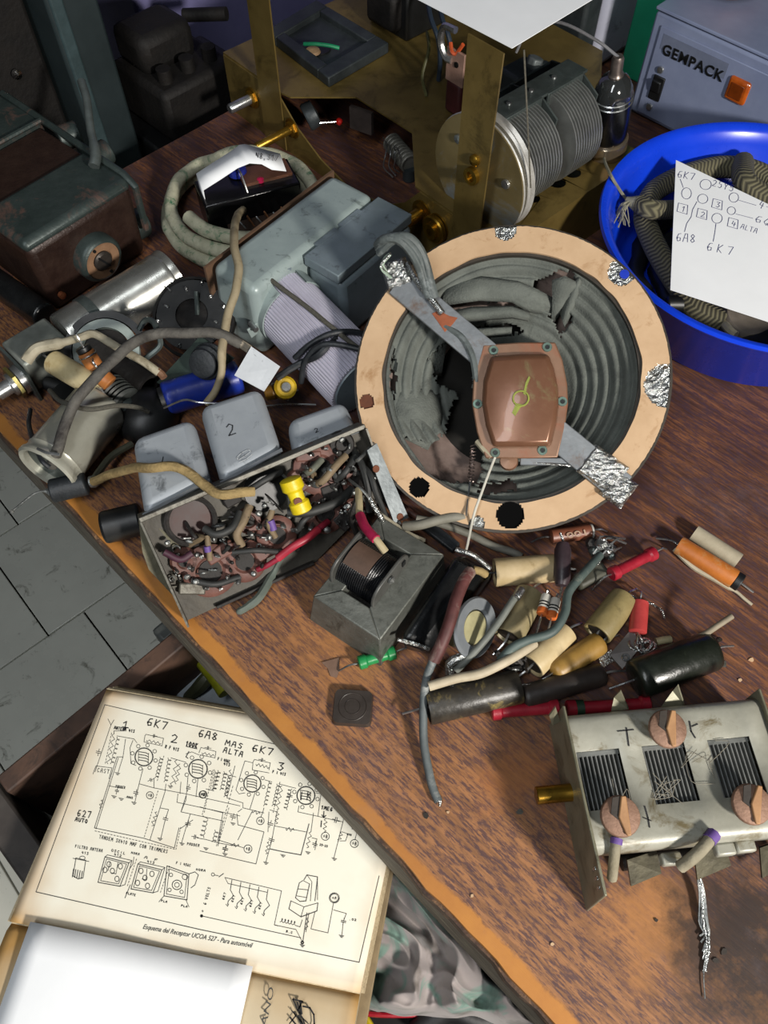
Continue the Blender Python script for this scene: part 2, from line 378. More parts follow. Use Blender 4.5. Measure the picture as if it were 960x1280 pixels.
# things lying in the drawer, under the table edge
m_ygreen = mat('yellow_green_metal', 'b0b030', '8f9420', rough=.3, metal=.3)
MB().tube(smooth_pts([at(243,812,.58), at(256,830,.582), at(270,848,.585), at(282,866,.585)], 5), .0062, 10).build('handle', m_ygreen, None)
o = bpy.data.objects['handle']; o.name = 'yellow_tool_handle'; tag(o, 'shiny yellow-green curved metal strip inside the drawer', 'tool part')
mb = MB().lathe([(.0,.0),(.030,0),(.032,.004),(.030,.006),(.012,.007),(0,.007)], 32, frame(at(270,868,.556)+V((0,0,0)), V((.1,-.15,1))))
tag(mb.build('pale_disc', mat('pale_blue_plastic','a9b4bd','8c979f',rough=.35), None), 'pale blue-grey round lid lying in the drawer', 'lid')
tag(MB().tube(smooth_pts([at(226,880,.555),at(250,858,.572),at(262,842,.580)],4), [.004,.0045,.005,.0055,.006,.0062,.006,.0055,.004][:9], 8).build('plier_grip', mat('olive_grip','55573e','3c3e2c',rough=.5), None), 'olive tool grip in the drawer beside the pale lid', 'tool grip')
tag(MB().tube([at(225,842,.575),at(196,858,.560)], .005, 8).build('steel_peg', mat('dull_steel','5a5c58','404240',rough=.4,metal=.6), None), 'dark steel peg in the shaded drawer corner', 'peg')

# ------------------------------------------------------------------ rag and cables in the drawer
def rag():
    m = bpy.data.materials.new('rag_cloth'); m.use_nodes = True; nt = m.node_tree; N = nt.nodes; L = nt.links; b = N['Principled BSDF']
    tc = N.new('ShaderNodeTexCoord')
    n = N.new('ShaderNodeTexNoise'); n.inputs['Scale'].default_value = 26; n.inputs['Detail'].default_value = 4; n.inputs['Distortion'].default_value = 1.0; L.new(tc.outputs['Object'], n.inputs['Vector'])
    r = N.new('ShaderNodeValToRGB'); L.new(n.outputs[0], r.inputs[0]); e = r.color_ramp.elements
    e[0].position = .30; e[0].color = lin('3f524b'); e[1].position = .72; e[1].color = lin('6a675f')
    for p, c in ((.40,'6c857a'), (.47,'8d8482'), (.60,'928a86')): q = e.new(p); q.color = lin(c)
    n2 = N.new('ShaderNodeTexNoise'); n2.inputs['Scale'].default_value = 45; n2.inputs['Detail'].default_value = 8; L.new(tc.outputs['Object'], n2.inputs['Vector'])
    r2 = N.new('ShaderNodeValToRGB'); L.new(n2.outputs[0], r2.inputs[0]); r2.color_ramp.elements[0].position = .54; r2.color_ramp.elements[1].position = .72
    mx = N.new('ShaderNodeMixRGB'); L.new(r2.outputs[0], mx.inputs[0]); L.new(r.outputs[0], mx.inputs[1]); mx.inputs[2].default_value = lin('4d4538')
    L.new(mx.outputs[0], b.inputs['Base Color']); b.inputs['Roughness'].default_value = .95
    b.inputs['Sheen Weight'].default_value = .2
    mb = MB(); nu, nv = 90, 90; vs = []; fs = []
    A, B, C, D = at(418,1075,.60), at(500,1075,.60), at(680,1290,.60), at(438,1262,.60)
    for i in range(nu+1):
        for j in range(nv+1):
            s, t = i/nu, j/nv
            # wavy outline
            s2 = s + .05*noise.noise(V((t*5, 1, 0))); t2 = t + .06*noise.noise(V((s*5, 7, 0)))
            p = A*(1-s2)*(1-t2) + B*s2*(1-t2) + C*s2*t2 + D*(1-s2)*t2
            q = V((p.x*26, p.y*26, 0)); w = noise.noise_vector(q*.7)*.9; q = q + w
            rid = 1 - abs(noise.noise(q))*2.2; rid2 = 1 - abs(noise.noise(q*2.1 + V((5,2,1))))*2
            edge = min(s, 1-s, t, 1-t)
            z = .592 + .020*rid + .0075*rid2 + .010*noise.noise(q*.5)
            z -= .045*max(0, 1 - edge/.09)**2
            z = max(z, .5455 + .002*noise.noise(q*3))
            hx = noise.noise_vector(q*1.3)*.006
            vs.append((p.x + hx.x, p.y + hx.y, min(z, .640)))
    for i in range(nu):
        for j in range(nv):
            a = i*(nv+1)+j; fs.append((a, a+1, a+nv+2, a+nv+1))
    mb.add(vs, fs); o = mb.build('rag', m, None, smooth=180)
    md = o.modifiers.new('solid', 'SOLIDIFY'); md.thickness = .0012
    md = o.modifiers.new('sub', 'SUBSURF'); md.levels = 1; md.render_levels = 1
    tag(o, 'crumpled grey and teal stained rag in the drawer beside the book', 'rag')
rag()
m_red = mat('red_cable', 'b01828', '8a1020', rough=.4); m_yel = mat('yellow_cable', 'c9b21e', 'a08c14', rough=.4)
tag(MB().tube(smooth_pts([at(430,1262,.56),at(470,1268,.562),at(520,1268,.56),at(560,1262,.556),at(600,1240,.556)],5), .0018, 8).build('red_cable', m_red, None), 'thin red cable in the drawer below the rag', 'cable')
tag(MB().tube(smooth_pts([at(432,1245,.552),at(450,1262,.554),at(468,1290,.552),at(480,1320,.552)],5), .0022, 8).build('yellow_cable', m_yel, None), 'thin yellow cable in the drawer by the book corner', 'cable')
tag(MB().tube(smooth_pts([at(520,1290,.556),at(560,1262,.564),at(600,1275,.562),at(640,1262,.56)],5), .008, 10).build('black_hose', mat('black_rubber','1b1b1c','121213',rough=.55), None), 'thick black cable at the bottom of the drawer below the rag', 'cable')

# ------------------------------------------------------------------ book with the circuit diagram
BZ = .655
bTL, bBL, bBR = at(133,862,BZ), at(12,1152,BZ), at(450,1241,BZ)
bTR = bBR + (bTL - bBL)
bx = (bBR - bBL).normalized(); by = V((-bx.y, bx.x, 0))
if (bTL-bBL).dot(by) < 0: by = -by
m_edge = mat('page_edges', 'c9b998', 'a8977a', rough=.85, scale=300, bump=.5, stretch=(1,1,14))
def page_mat(name, c_in, c_edge, amt):
    m = bpy.data.materials.new(name); m.use_nodes = True; nt = m.node_tree; N = nt.nodes; L = nt.links; b = N['Principled BSDF']
    a = N.new('ShaderNodeAttribute'); a.attribute_name = 'age'
    n = N.new('ShaderNodeTexNoise'); n.inputs['Scale'].default_value = 28; n.inputs['Detail'].default_value = 6
    tc = N.new('ShaderNodeTexCoord'); L.new(tc.outputs['Object'], n.inputs['Vector'])
    ad = N.new('ShaderNodeMath'); ad.operation = 'MULTIPLY_ADD'; L.new(n.outputs[0], ad.inputs[0]); ad.inputs[1].default_value = .5; L.new(a.outputs['Fac'], ad.inputs[2])
    r = N.new('ShaderNodeValToRGB'); L.new(ad.outputs[0], r.inputs[0]); e = r.color_ramp.elements
    e[0].position = .25; e[0].color = lin(c_in); e[1].position = 1.15 if False else 1.0; e[1].color = lin(c_edge)
    L.new(r.outputs[0], b.inputs['Base Color']); b.inputs['Roughness'].default_value = .8; b.inputs['Specular IOR Level'].default_value = .25
    return m
def page(name, P00, P10, P11, P01, m, parent, aging, nu=40, nv=30, curl=None):
    mb = MB(); vs = []; fs = []
    for j in range(nv+1):
        for i in range(nu+1):
            s, t = i/nu, j/nv
            p = P00*(1-s)*(1-t) + P10*s*(1-t) + P11*s*t + P01*(1-s)*t
            if curl: p = p + ZZ*curl(s, t)
            vs.append(p)
    for j in range(nv):
        for i in range(nu):
            a = j*(nu+1)+i; fs.append((a, a+1, a+nu+2, a+nu+1))
    mb.add(vs, fs); o = mb.build(name, m, parent, smooth=60)
    at_ = o.data.attributes.new('age', 'FLOAT', 'POINT')
    at_.data.foreach_set('value', [aging(i/nu, j/nv) for j in range(nv+1) for i in range(nu+1)])
    md = o.modifiers.new('solid', 'SOLIDIFY'); md.thickness = .0005; md.offset = -1
    return o
bk = thing('open_book', (bBL+bBR)/2 - ZZ*.04, 'open yellowed book showing a radio circuit diagram beside the bench', 'book')
def aging1(s, t):   # s along the gutter, t from gutter to outer edge
    return max(0, 1 - s/.10)**1.3*.50 + max(0, 1-(1-s)/.07)**1.5*.22 + max(0, 1-t/.10)**1.4*.40 + max(0, 1-(1-t)/.07)**1.4*.36
def aging2(s, t): return .16 + max(0, 1 - t/.25)**1.5*.35 + max(0, 1 - s/.10)*.5 + max(0, 1-(1-s)/.06)*.35
page('page', bBL, bBR, bTR, bTL, page_mat('diagram_paper', 'e6e2d2', 'b8925e', 1), bk, aging1)
W2 = by*(-.150)
page('page', bBL - ZZ*.0008, bBR - ZZ*.0008, bBR + W2 - ZZ*.003, bBL + W2 - ZZ*.003, page_mat('facing_paper', 'cfc6ae', 'a47f4a', 1), bk, aging2, curl=lambda s, t: .004*math.sin(min(1, t*3)*math.pi/2) - .0032*(t < .01))
def slab(z0, z1, g):
    P = [bBL - bx*g - by*.0, bBR + bx*g*.3, bTR + bx*g*.3 + by*g, bTL - bx*g*.2 + by*g]
    return MB().hexa([V((p.x,p.y,z0)) for p in P], [V((p.x,p.y,z1)) for p in P])
for i in range(7):       # stack of leaves under the diagram page, fanned out at the far edge
    slab(BZ-.0035-.003*i, BZ-.0008-.003*i, .0012 + .0011*i + .0008*math.sin(i*2.1)).build('leaf_bundle', m_edge, bk, smooth=0)
P = [bBL + W2, bBR + W2, bBR, bBL]
MB().hexa([V((p.x,p.y,BZ-.0215)) for p in P], [V((p.x,p.y,BZ-.0035)) for p in P]).build('leaf_bundle', m_edge, bk, smooth=0)
P = [bBL + W2 - bx*.004, bBR + W2 + bx*.003, bTR + bx*.003 + by*.010, bTL - bx*.004 + by*.010]
MB().hexa([V((p.x,p.y,BZ-.0249)) for p in P], [V((p.x,p.y,BZ-.0217)) for p in P]).build('cover', mat('book_cover','8d7c5e','6f6048',rough=.8), bk, smooth=0, bevel=.0008)
# loose white sheet on the facing page
m_white = mat('white_paper', 'eef0f2', 'e8eaec', rough=.75, scale=20, bump=.0)
A, B = at(38,1152,BZ+.0050), at(316,1208,BZ+.0050); dx = (B-A).normalized(); dy = V((dx.y, -dx.x, 0))
mb = MB()
for i in range(12):
    pass
vs = []; fs = []
for j in range(13):
    for i in range(13):
        p = A + (B-A)*(i/12) + dy*(.20*j/12) + dx*(-.0)
        vs.append(p + ZZ*(.0012*math.sin(i*.5)*(1-j/14)))
for j in range(12):
    for i in range(12):
        a = j*13+i; fs.append((a, a+1, a+14, a+13))
mb.add(vs, fs); ws = mb.build('white_sheet', m_white, None, smooth=60); md = ws.modifiers.new('solid','SOLIDIFY'); md.thickness = .0003
tag(ws, 'blank bright white paper sheet lying on the open book', 'paper')

# ------------------------------------------------------------------ print and handwriting on the diagram page
m_print = mat('printing_ink', '4a4a48', '3a3a38', rough=.9, bump=0); m_pen = mat('black_pen', '1c1c20', '141416', rough=.8, bump=0)
def diagram():
    I = Ink(bBL, ZZ, .0002)
    pw = .00032
    I.line([(131,881),(360,934),(470,960)], .00042); I.line([(131,881),(45,1115),(250,1162),(449,1203),(474,1095)], .00042)
    A7 = lambda x, y: (x/4+60, y/4+860); A8 = lambda x, y: (x/4+250, y/4+900)
    def coil(a, b, n, r, side=1):          # row of loops between two points
        d = V((b[0]-a[0], b[1]-a[1])); u = V((d.y, -d.x)).normalized()*r*side
        pts = []
        for i in range(n*6+1):
            t = i/(n*6); ph = t*n*2*math.pi
            p = V(a) + d*t + u*(1-math.cos(ph))/1.0 + d.normalized()*math.sin(ph)*(d.length/n*.35)
            pts.append(tuple(p))
        I.line(pts, pw)
    def zig(a, b, n, r):
        d = V((b[0]-a[0], b[1]-a[1])); u = V((d.y, -d.x)).normalized()*r
        I.line([a] + [tuple(V(a)+d*((i+.5)/n)+u*(1 if i % 2 else -1)) for i in range(n)] + [b], pw)
    def cap(c, ang, l=12, gap=8):
        t = V((math.cos(ang), math.sin(ang))); u = V((-t.y, t.x))
        for s in (-1, 1):
            p = V(c)+u*gap/2*s; I.line([tuple(p-t*l), tuple(p+t*l)], pw*1.2); I.line([tuple(p), tuple(p+u*s*14)], pw)
    def gnd(c, w=12):
        for i in range(3): I.line([(c[0]-w*(1-i*.33), c[1]+i*5-w*.2*(1-i*.3)), (c[0]+w*(1-i*.33), c[1]+i*5+w*.2*(1-i*.3))], pw)
    def valve(c, r):
        I.circle(c, r, .0004, 24); I.circle(c, r*.93, pw, 24)
        for i in range(8):
            a = i*math.pi/4+.3; I.circle((c[0]+math.cos(a)*r*1.32, c[1]+math.sin(a)*r*1.32), r*.20, pw, 8)
        for q in (-.45, -.15, .15, .45): I.line([(c[0]-r*.55, c[1]+r*q-r*.12), (c[0]+r*.2, c[1]+r*q), (c[0]+r*.5, c[1]+r*q+r*.16)], pw*1.5)
        I.line([(c[0]-r*.6, c[1]-r*.6), (c[0]-r*.6, c[1]+r*.5)], pw); I.line([(c[0]+r*.5, c[1]-r*.4), (c[0]+r*.45, c[1]+r*.7)], pw)
    def plus(c, r=18): I.circle(c, r, pw*1.2, 14); I.text('+B', (c[0]-r*.6, c[1]+r*.3), (c[0]+r*.7, c[1]+r*.5), r*.8, pw)
    # ---- left half
    I.tf = A7
    I.line([(300,155),(315,185),(330,160)], pw); I.line([(315,185),(235,420)], pw); cap((253,322), .2)
    zig((330,230),(300,380),9,9); I.line([(330,230),(330,215),(380,215)], pw); I.dash((318,225),(285,385),pw,10); coil((345,245),(312,380),6,8)
    I.line([(225,430),(240,390),(320,400),(305,455)], pw); I.text('CAST', (245,420),(310,430),20,pw)
    I.line([(345,240),(430,255),(445,275)], pw); I.line([(388,255),(375,345),(350,425)], pw); gnd((348,425))
    I.line([(425,262),(410,300),(415,378),(440,388)], pw); valve((480,345), 46)
    I.line([(375,345),(345,345),(232,700),(480,752),(632,800),(655,700)], .00036); I.line([(352,350),(240,705)], pw); zig((275,560),(258,600),4,7)
    I.line([(305,490),(372,502)], pw); I.text('PADDER', (338,498),(388,505),12,pw); gnd((330,540)); gnd((366,552)); cap((345,515), .25, 9, 6); I.text('.0005', (385,548),(425,556),10,pw)
    I.line([(475,405),(455,482),(435,570)], pw); cap((440,525), .25, 12); gnd((430,572)); I.line([(458,480),(530,500),(690,530),(960,590)], pw)
    for c in ((505,262),): I.line([(485,240),(490,232),(578,252),(570,290),(480,270),(485,240)], pw); zig((492,262),(565,278),7,6); cap((530,240), 1.7, 8, 5)
    plus((510,537)); I.line([(530,500),(530,450)], pw); cap((515,460), 1.2, 8, 6)
    coil((560,345),(535,450),6,8); coil((600,350),(580,470),6,9); I.dash((580,340),(545,470),pw,9); zig((645,360),(620,490),7,10); zig((660,380),(640,480),7,8); I.line([(615,350),(690,372)], pw)
    I.line([(590,480),(585,520)], pw); gnd((612,490)); I.dash((550,515),(480,752),pw,16); I.line([(585,520),(510,760)], pw); zig((545,620),(520,690),6,8); I.line([(560,600),(603,608),(590,650)], pw); cap((588,655), .25, 12); I.line([(585,665),(565,750)], pw); gnd((560,752))
    valve((750,405), 48); I.line([(690,330),(720,320),(755,335)], pw); I.line([(755,325),(765,298),(840,318),(835,350),(760,335)], pw); zig((770,325),(830,340),6,6); cap((800,300), 1.7, 8, 5); I.line([(700,445),(690,560),(665,620)], pw); cap((702,500), .25, 10)
    I.line([(650,530),(645,572),(960,640)], pw); I.line([(690,540),(665,620),(875,665),(850,790)], pw); I.line([(665,470),(660,530)], pw); I.line([(750,455),(740,545)], pw); plus((773,533)); I.line([(790,505),(830,515)], pw)
    coil((850,412),(825,510),5,8); coil((900,440),(880,545),6,8); I.dash((832,408),(812,510),pw,8); I.dash((905,600),(850,790),pw,12); I.dash((790,560),(770,640),pw,6); I.line([(875,430),(940,445)], pw)
    I.line([(712,630),(690,700),(668,775)], pw); gnd((670,776)); cap((700,680), .2, 13, 7); I.line([(660,705),(725,660)], pw); coil((800,660),(780,750),4,11,-1); coil((835,710),(820,770),3,10); I.line([(745,750),(790,758),(850,775),(935,790)], pw); I.text('PADDER', (695,785),(760,795),12,pw); cap((735,745), 1.75, 10, 6); gnd((790,800)); cap((885,805), .25, 12); I.line([(775,640),(800,655)], pw)
    I.line([(1020,620),(950,760)], pw)
    I.dash((235,715),(640,808),pw,26); I.dash((640,808),(665,690),pw,8)
    I.text('TANDEM 3X410 MMF CON TRIMMERS', (255,752),(600,828),17,pw)
    # pictured coil cans
    I.text('FILTRO ANTENA', (135,798),(275,822),14,pw); I.text('413', (168,828),(205,836),12,pw)
    I.line([(140,850),(125,940),(150,955),(175,950),(188,868)], pw*1.3); I.line([(140,850),(190,862)], pw); I.circle((172,850), 14, pw, 10, 9)
    for i in range(5): I.line([(128+i*11,905+i*3),(122+i*11,945+i*2)], pw*1.6)
    I.line([(125,852),(205,868)], pw)
    def can(x0, y0, x1, y1, tt, no, nx, dots):
        I.line([(x0,y0),(x0-35,y1-20),(x1-55,y1),(x1-10,y0+30),(x0,y0)], pw*1.4); I.line([(x0+8,y0+10),(x0-22,y1-28),(x1-62,y1-12),(x1-22,y0+36),(x0+8,y0+10)], pw)
        I.line([(x0,y0),(x0+12,y0-10),(x1+5,y0+18),(x1-10,y0+30)], pw); I.line([(x1+5,y0+18),(x1-30,y1-8),(x1-55,y1)], pw); I.dash((x1+28,y0+10),(x1-20,y1+5),pw,9)
        for d in dots: I.circle(d, 11, pw*1.2, 10, 14)
        I.text(tt, (x0+30,y0-28),(x0+105,y0-10),12,pw); I.text(no, (x0+45,y0-8),(x0+85,y0+2),11,pw)
    can(285,845,415,992,'OSCIL','412',0,[(305,882),(362,892),(285,910),(345,955),(322,915)]); I.line([(310,870),(300,915)],pw); I.line([(350,875),(340,930),(318,925)],pw)
    can(450,880,580,1025,'A F','413',0,[(465,915),(520,930),(448,975),(498,990),(485,950)]); I.line([(495,905),(490,960),(470,955)],pw)
    I.text('HORA', (415,828),(460,838),10,pw); I.line([(430,845),(425,880),(405,910)], pw); I.line([(412,985),(385,1050)], pw*1.2); I.text('PLATE', (390,1030),(440,1042),10,pw)
    I.line([(595,890),(705,930),(695,1060),(580,1040),(595,890)], pw*1.4); I.line([(607,905),(695,938),(683,1048),(592,1030),(607,905)], pw); I.circle((645,985), 24, pw*1.3, 16); I.circle((645,985), 12, pw, 12); I.circle((685,945), 14, pw, 10); I.circle((615,935), 9, pw, 8); I.circle((608,1010), 9, pw, 8); I.circle((668,1020), 9, pw, 8)
    I.line([(705,930),(735,920),(752,935),(735,985),(715,1000)], pw*1.2); I.text('F I 456C', (640,880),(715,895),12,pw); I.text('HORA', (740,912),(790,920),10,pw); I.line([(580,1040),(555,1070)], pw); I.line([(690,1060),(705,1095)], pw); I.text('PLA', (565,1068),(598,1076),9,pw); I.text('PLA', (665,1092),(700,1100),9,pw)
    # ---- right half
    I.tf = A8
    I.text('6 VOLTS', (30,925),(55,835),14,pw)
    I.circle((65,773), 8, pw, 10); I.line([(73,776),(92,779)], pw); I.line([(95,785),(118,768)], pw*1.4); I.line([(125,788),(408,855),(372,1025),(390,1030)], pw); I.line([(125,788),(140,818),(335,862)], pw)
    for i in range(5):
        x = 160+45*i; y = 800+12*i
        I.line([(x,y),(x-8,y+50),(x+8,y+80),(x-18,y+105),(x-22,y+122)], pw*1.2); I.line([(x-30,y+122),(x-22,y+132),(x-16,y+120)], pw); I.text('6K7', (x-40,y+100),(x-28,y+62),10,pw)
    I.line([(8,980),(150,1012),(505,1090)], pw*1.1); I.circle((8,980), 5, pw*2, 8); I.text('+', (8,962),(22,962),12,pw)
    coil((400,1010),(478,1028),5,10); I.line([(478,1028),(500,1035),(512,1000)], pw); I.line([(372,1025),(480,1048),(512,1110)], pw); I.text('R.C', (430,1062),(465,1070),10,pw); I.circle((512,1113), 6, pw*2, 8); gnd((512,1125))
    # vibrator box sketch
    I.line([(455,905),(445,945),(505,985),(585,955),(590,915)], pw*1.4); I.line([(455,905),(520,935),(590,915)], pw); I.line([(520,935),(505,985)], pw); I.line([(497,815),(478,890),(500,908),(530,905),(548,820)], pw*1.4); I.line([(497,815),(515,803),(548,820)], pw); I.line([(490,845),(540,850)], pw); I.line([(485,880),(532,888)], pw)
    I.line([(520,800),(535,775),(588,785),(575,905)], pw*1.4); I.line([(588,785),(588,900)], pw); I.line([(535,775),(560,810),(552,905)], pw)
    I.line([(535,965),(515,1105)], pw*1.4); I.line([(545,965),(530,1060)], pw); zig((540,990),(530,1050),5,7); I.line([(575,960),(555,1045),(640,1065),(668,915)], pw); I.circle((672,890), 25, pw*1.3, 16); I.circle((672,890), 20, pw, 16); I.text('+A', (660,895),(685,898),12,pw); I.line([(668,950),(732,968),(720,1000)], pw); cap((718,1008), .2, 12, 7); I.line([(716,1015),(710,1075)], pw); gnd((708,1078)); I.text('.02', (745,1000),(785,1006),10,pw)
    # upper right circuitry
    valve((262,318), 44); I.line([(215,235),(225,205),(265,215)], pw); I.line([(265,212),(272,198),(352,215),(345,250)], pw); zig((280,222),(345,238),7,7); cap((310,200), 1.75, 8, 5); I.line([(265,215),(262,250),(345,265)], pw)
    coil((75,255),(60,350),5,9); coil((120,258),(100,350),5,9); zig((155,250),(130,380),9,8); I.dash((65,250),(20,470),pw,14); I.line([(175,230),(135,390),(215,415),(215,440),(320,465)], pw); I.line([(215,235),(180,350),(195,370),(225,365)], pw)
    I.line([(0,370),(0,372)], pw); plus((17,372)); I.line([(0,435),(115,465),(90,600),(128,612)], pw); I.line([(275,365),(250,445)], pw); I.line([(190,460),(210,445)], pw); I.line([(185,470),(190,525),(320,560),(280,720),(0,655)], pw*1.1); cap((165,485), .3, 14, 7); gnd((165,515)); I.dash((165,330),(80,640),pw,16)
    zig((262,455),(300,470),4,8); plus((302,505), 19); I.line([(310,470),(305,487)], pw); I.line([(320,440),(312,470)], pw)
    coil((345,305),(318,430),6,8); coil((385,320),(360,430),6,9); zig((410,330),(385,450),8,8); I.dash((400,310),(365,470),pw,11); I.line([(325,300),(360,310)], pw); coil((460,345),(435,450),6,9,-1); I.line([(395,320),(480,342)], pw); cap((450,380), .2, 12, 7); I.line([(350,450),(385,460),(360,600),(330,710)], pw); gnd((330,712)); zig((390,455),(380,520),6,8); I.line([(372,530),(530,560)], pw); zig((430,543),(470,552),4,9); zig((345,610),(330,670),6,7); I.line([(345,460),(340,560)], pw); cap((352,520), .3, 14, 8); cap((358,600), .3, 14, 8)
    I.line([(350,645),(420,660),(505,675),(535,560),(545,520)], pw*1.6); gnd((415,675)); zig((555,560),(535,640),6,8); I.line([(560,590),(585,595),(575,650)], pw); cap((575,622), .3, 12, 7); gnd((540,660)); I.text('25-25', (598,628),(640,638),10,pw); I.line([(555,560),(568,465)], pw)
    valve((530,378), 46); I.line([(495,430),(490,460),(590,482),(700,508)], pw); I.line([(580,365),(605,370),(590,482)], pw); I.line([(510,360),(505,400)], .0006); I.line([(540,360),(535,400)], .0006); I.line([(555,365),(540,375),(555,400)], .0005)
    zig((630,495),(622,560),6,8); plus((627,582), 20); cap((680,500), 1.85, 14, 8); I.line([(690,505),(715,510),(670,690)], pw); gnd((672,692)); zig((710,560),(695,605),5,8); I.line([(712,560),(740,570),(728,605),(700,605)], pw); I.text('600 W', (735,575),(775,585),9,pw); I.circle((693,435), 14, pw*1.2, 12); I.line([(650,385),(660,415),(730,432),(715,510)], pw); cap((652,375), .3, 12, 8); I.circle((655,365), 8, pw, 8)
    I.line([(730,465),(770,478),(760,545),(830,560)], pw); plus((772,618), 20); I.line([(785,560),(775,600)], pw)
    pass
    plus((240,645), 20); I.line([(128,612),(220,640)], pw); zig((155,620),(195,632),4,8); cap((128,645), .3, 12, 7); gnd((125,668))
    I.build('printed_diagram', m_print, bk)
    H = Ink(bBL, ZZ, .0003); w = .00062
    def HT(*a, **k):
        if H.mb.v: H.build('pen_stroke', m_pen, bk); H.mb = MB()
        H.text(*a, **k); H.build('pen_note', m_pen, bk); H.mb = MB()
    H.tf = A7
    HT('1', (365,205),(415,215),42,.0006); H.line([(372,195),(402,200)], w); HT('6K7', (492,185),(600,212),38,w,fill=.8); HT('2', (612,270),(650,278),40,w,fill=.9); HT('6A8', (750,242),(850,265),36,w,fill=.8); HT('100K', (688,288),(750,302),22,w); H.line([(690,292),(745,305)], .0004)
    HT('MAS', (885,285),(980,308),26,w*.9); HT('ALTA', (875,322),(980,348),26,w*.9); H.line([(705,318),(690,345),(700,352)], w*.8)
    HT('ANTENA 413', (330,205),(435,225),14,.0004); HT('R F 413', (585,300),(655,318),15,.0004); HT('F I 456C', (848,360),(910,375),13,.0004); HT('413', (878,385),(912,393),13,.0004)
    HT('627', (145,640),(220,652),32,.0005); HT('AUTO', (135,665),(200,678),18,.0005)
    H.tf = A8
    HT('6K7', (258,155),(370,180),34,w,fill=.82); HT('3', (385,248),(420,256),38,w,fill=.95); HT('F I 413', (362,265),(430,280),13,.0004)
    HT('1MEG', (605,445),(665,458),17,w*.8); H.line([(620,458),(618,488)], w*.9); H.line([(610,476),(618,488),(630,478)], w*.9); H.line([(608,505),(605,535)], w)
    pass
    H.build('pen_stroke', m_pen, bk)
    # caption under the frame and the facing page
    a, b = onp(178,1163,bBL,ZZ), onp(315,1187,bBL,ZZ); d = b - a
    type_text('caption', 'Esquema del Receptor UCOA 527 - Para automóvil', m_print, bk, a + ZZ*.0002, d, ZZ, d.length, .0034, shear=.3)
    K = Ink(bBL, ZZ, .0031)
    K.tf = lambda x, y: (x/5.333+300, y/5.333+1180)
    K.line([(352,368),(385,440),(420,500),(440,560)], .0008); K.line([(352,368),(415,382),(392,430)], .0008); K.line([(400,385),(410,465)], .0012); K.line([(385,390),(400,460)], .0009)
    K.line([(420,415),(465,425),(492,470),(495,533),(480,570)], .0009); K.line([(330,530),(370,480),(360,450)], .0007); K.line([(345,445),(420,530)], .0006); K.line([(388,480),(415,545)], .0014); K.line([(425,505),(470,545)], .0004); K.line([(335,490),(375,540)], .0009)
    K.build('printed_picture', m_pen, bk)
    type_text('heading', 'ANO', m_print, bk, onp(333,1285,bBL,ZZ) + ZZ*.0029, onp(338,1262,bBL,ZZ)-onp(333,1285,bBL,ZZ), ZZ, .020, .0034, shear=.2)
diagram()

# ------------------------------------------------------------------ far left: cabinets and the brown metal enclosure
def Wb(c, size, rz=45): return Matrix.Translation(V(c)) @ Matrix.Rotation(math.radians(rz), 4, 'Z')
m_lilac = mat('lilac_paint', '7d7aa6', '706d98', rough=.6, scale=25, bump=.05)
m_gcab = mat('grey_green_paint', '222d2f', '1b2527', rough=.55, scale=18)
m_blk = mat('black_enamel', '141516', '0c0d0d', rough=.45, scale=30)
m_soot = mat('sooty_iron', '171310', '0d0b0a', rough=.7, scale=60, bump=.5, metal=.3)
c = thing('lilac_cabinet', EE(-.95,.60,0), 'lilac painted metal cabinet standing behind the bench end', 'cabinet')
MB().box((-.90,.60,.8), (.20,.328,1.5), W).build('body', m_lilac, c, bevel=.004)
MB().box((-.90,.60,.025), (.19,.31,.05), W).build('plinth', m_blk, c)
c = thing('grey_green_cabinet', EE(-.69,.30,0), 'tall dark grey-green metal cabinet behind the brown enclosure', 'cabinet')
MB().box((-.69,.306,.75), (.06,.045,1.5), W).build('body', m_gcab, c, bevel=.003)
MB().box((-.664,.292,.75), (.012,.012,1.5), W).build('corner_trim', mat('grey_green_trim','36474a','2c3a3c',rough=.5), c, bevel=.002)
c = thing('black_rack', EE(-.80,.2475,0), 'tall black equipment rack in the dark corner at far left', 'rack')
MB().box((-.80,.2475,.75), (.22,.065,1.5), W).build('body', m_soot, c, bevel=.004)
MB().box((-.6885,.2475,.93), (.004,.05,.09), W).build('front_panel', mat('black_panel','202224','181a1b',rough=.4), c, bevel=.001)
MB().lathe([(0,0),(.004,0),(.004,.003),(0,.004)], 12, frame(onp(20,92,EE(-.6865,0,0),E1), E1)).build('chrome_screw', mat('chrome','d8d8d8','c8c8c8',rough=.15,metal=1), c)
c = thing('low_black_stand', EE(-.703,.415,0), 'low black stand beside the bench end carrying sooty iron block', 'stand')
MB().box((-.703,.415,.36), (.15,.158,.72), W).build('body', m_blk, c, bevel=.004)
c = thing('iron_terminal_block', EE(-.70,.40,.72), 'sooty black iron terminal block in shadow behind the bench edge', 'terminal block')
MB().box((-.68,.395,.745), (.085,.085,.05), W).build('base', m_soot, c, bevel=.006)
MB().box((-.695,.39,.785), (.05,.06,.035), W).build('coil_block', m_soot, c, bevel=.009)
for q in (-.026, 0, .026): MB().cyl(EE(-.655,.395+q,.77), EE(-.655,.395+q,.782), .007, 10).build('terminal', m_soot, c)
MB().cyl(EE(-.70,.43,.79), EE(-.665,.455,.795), .006, 10).build('lug', m_soot, c)

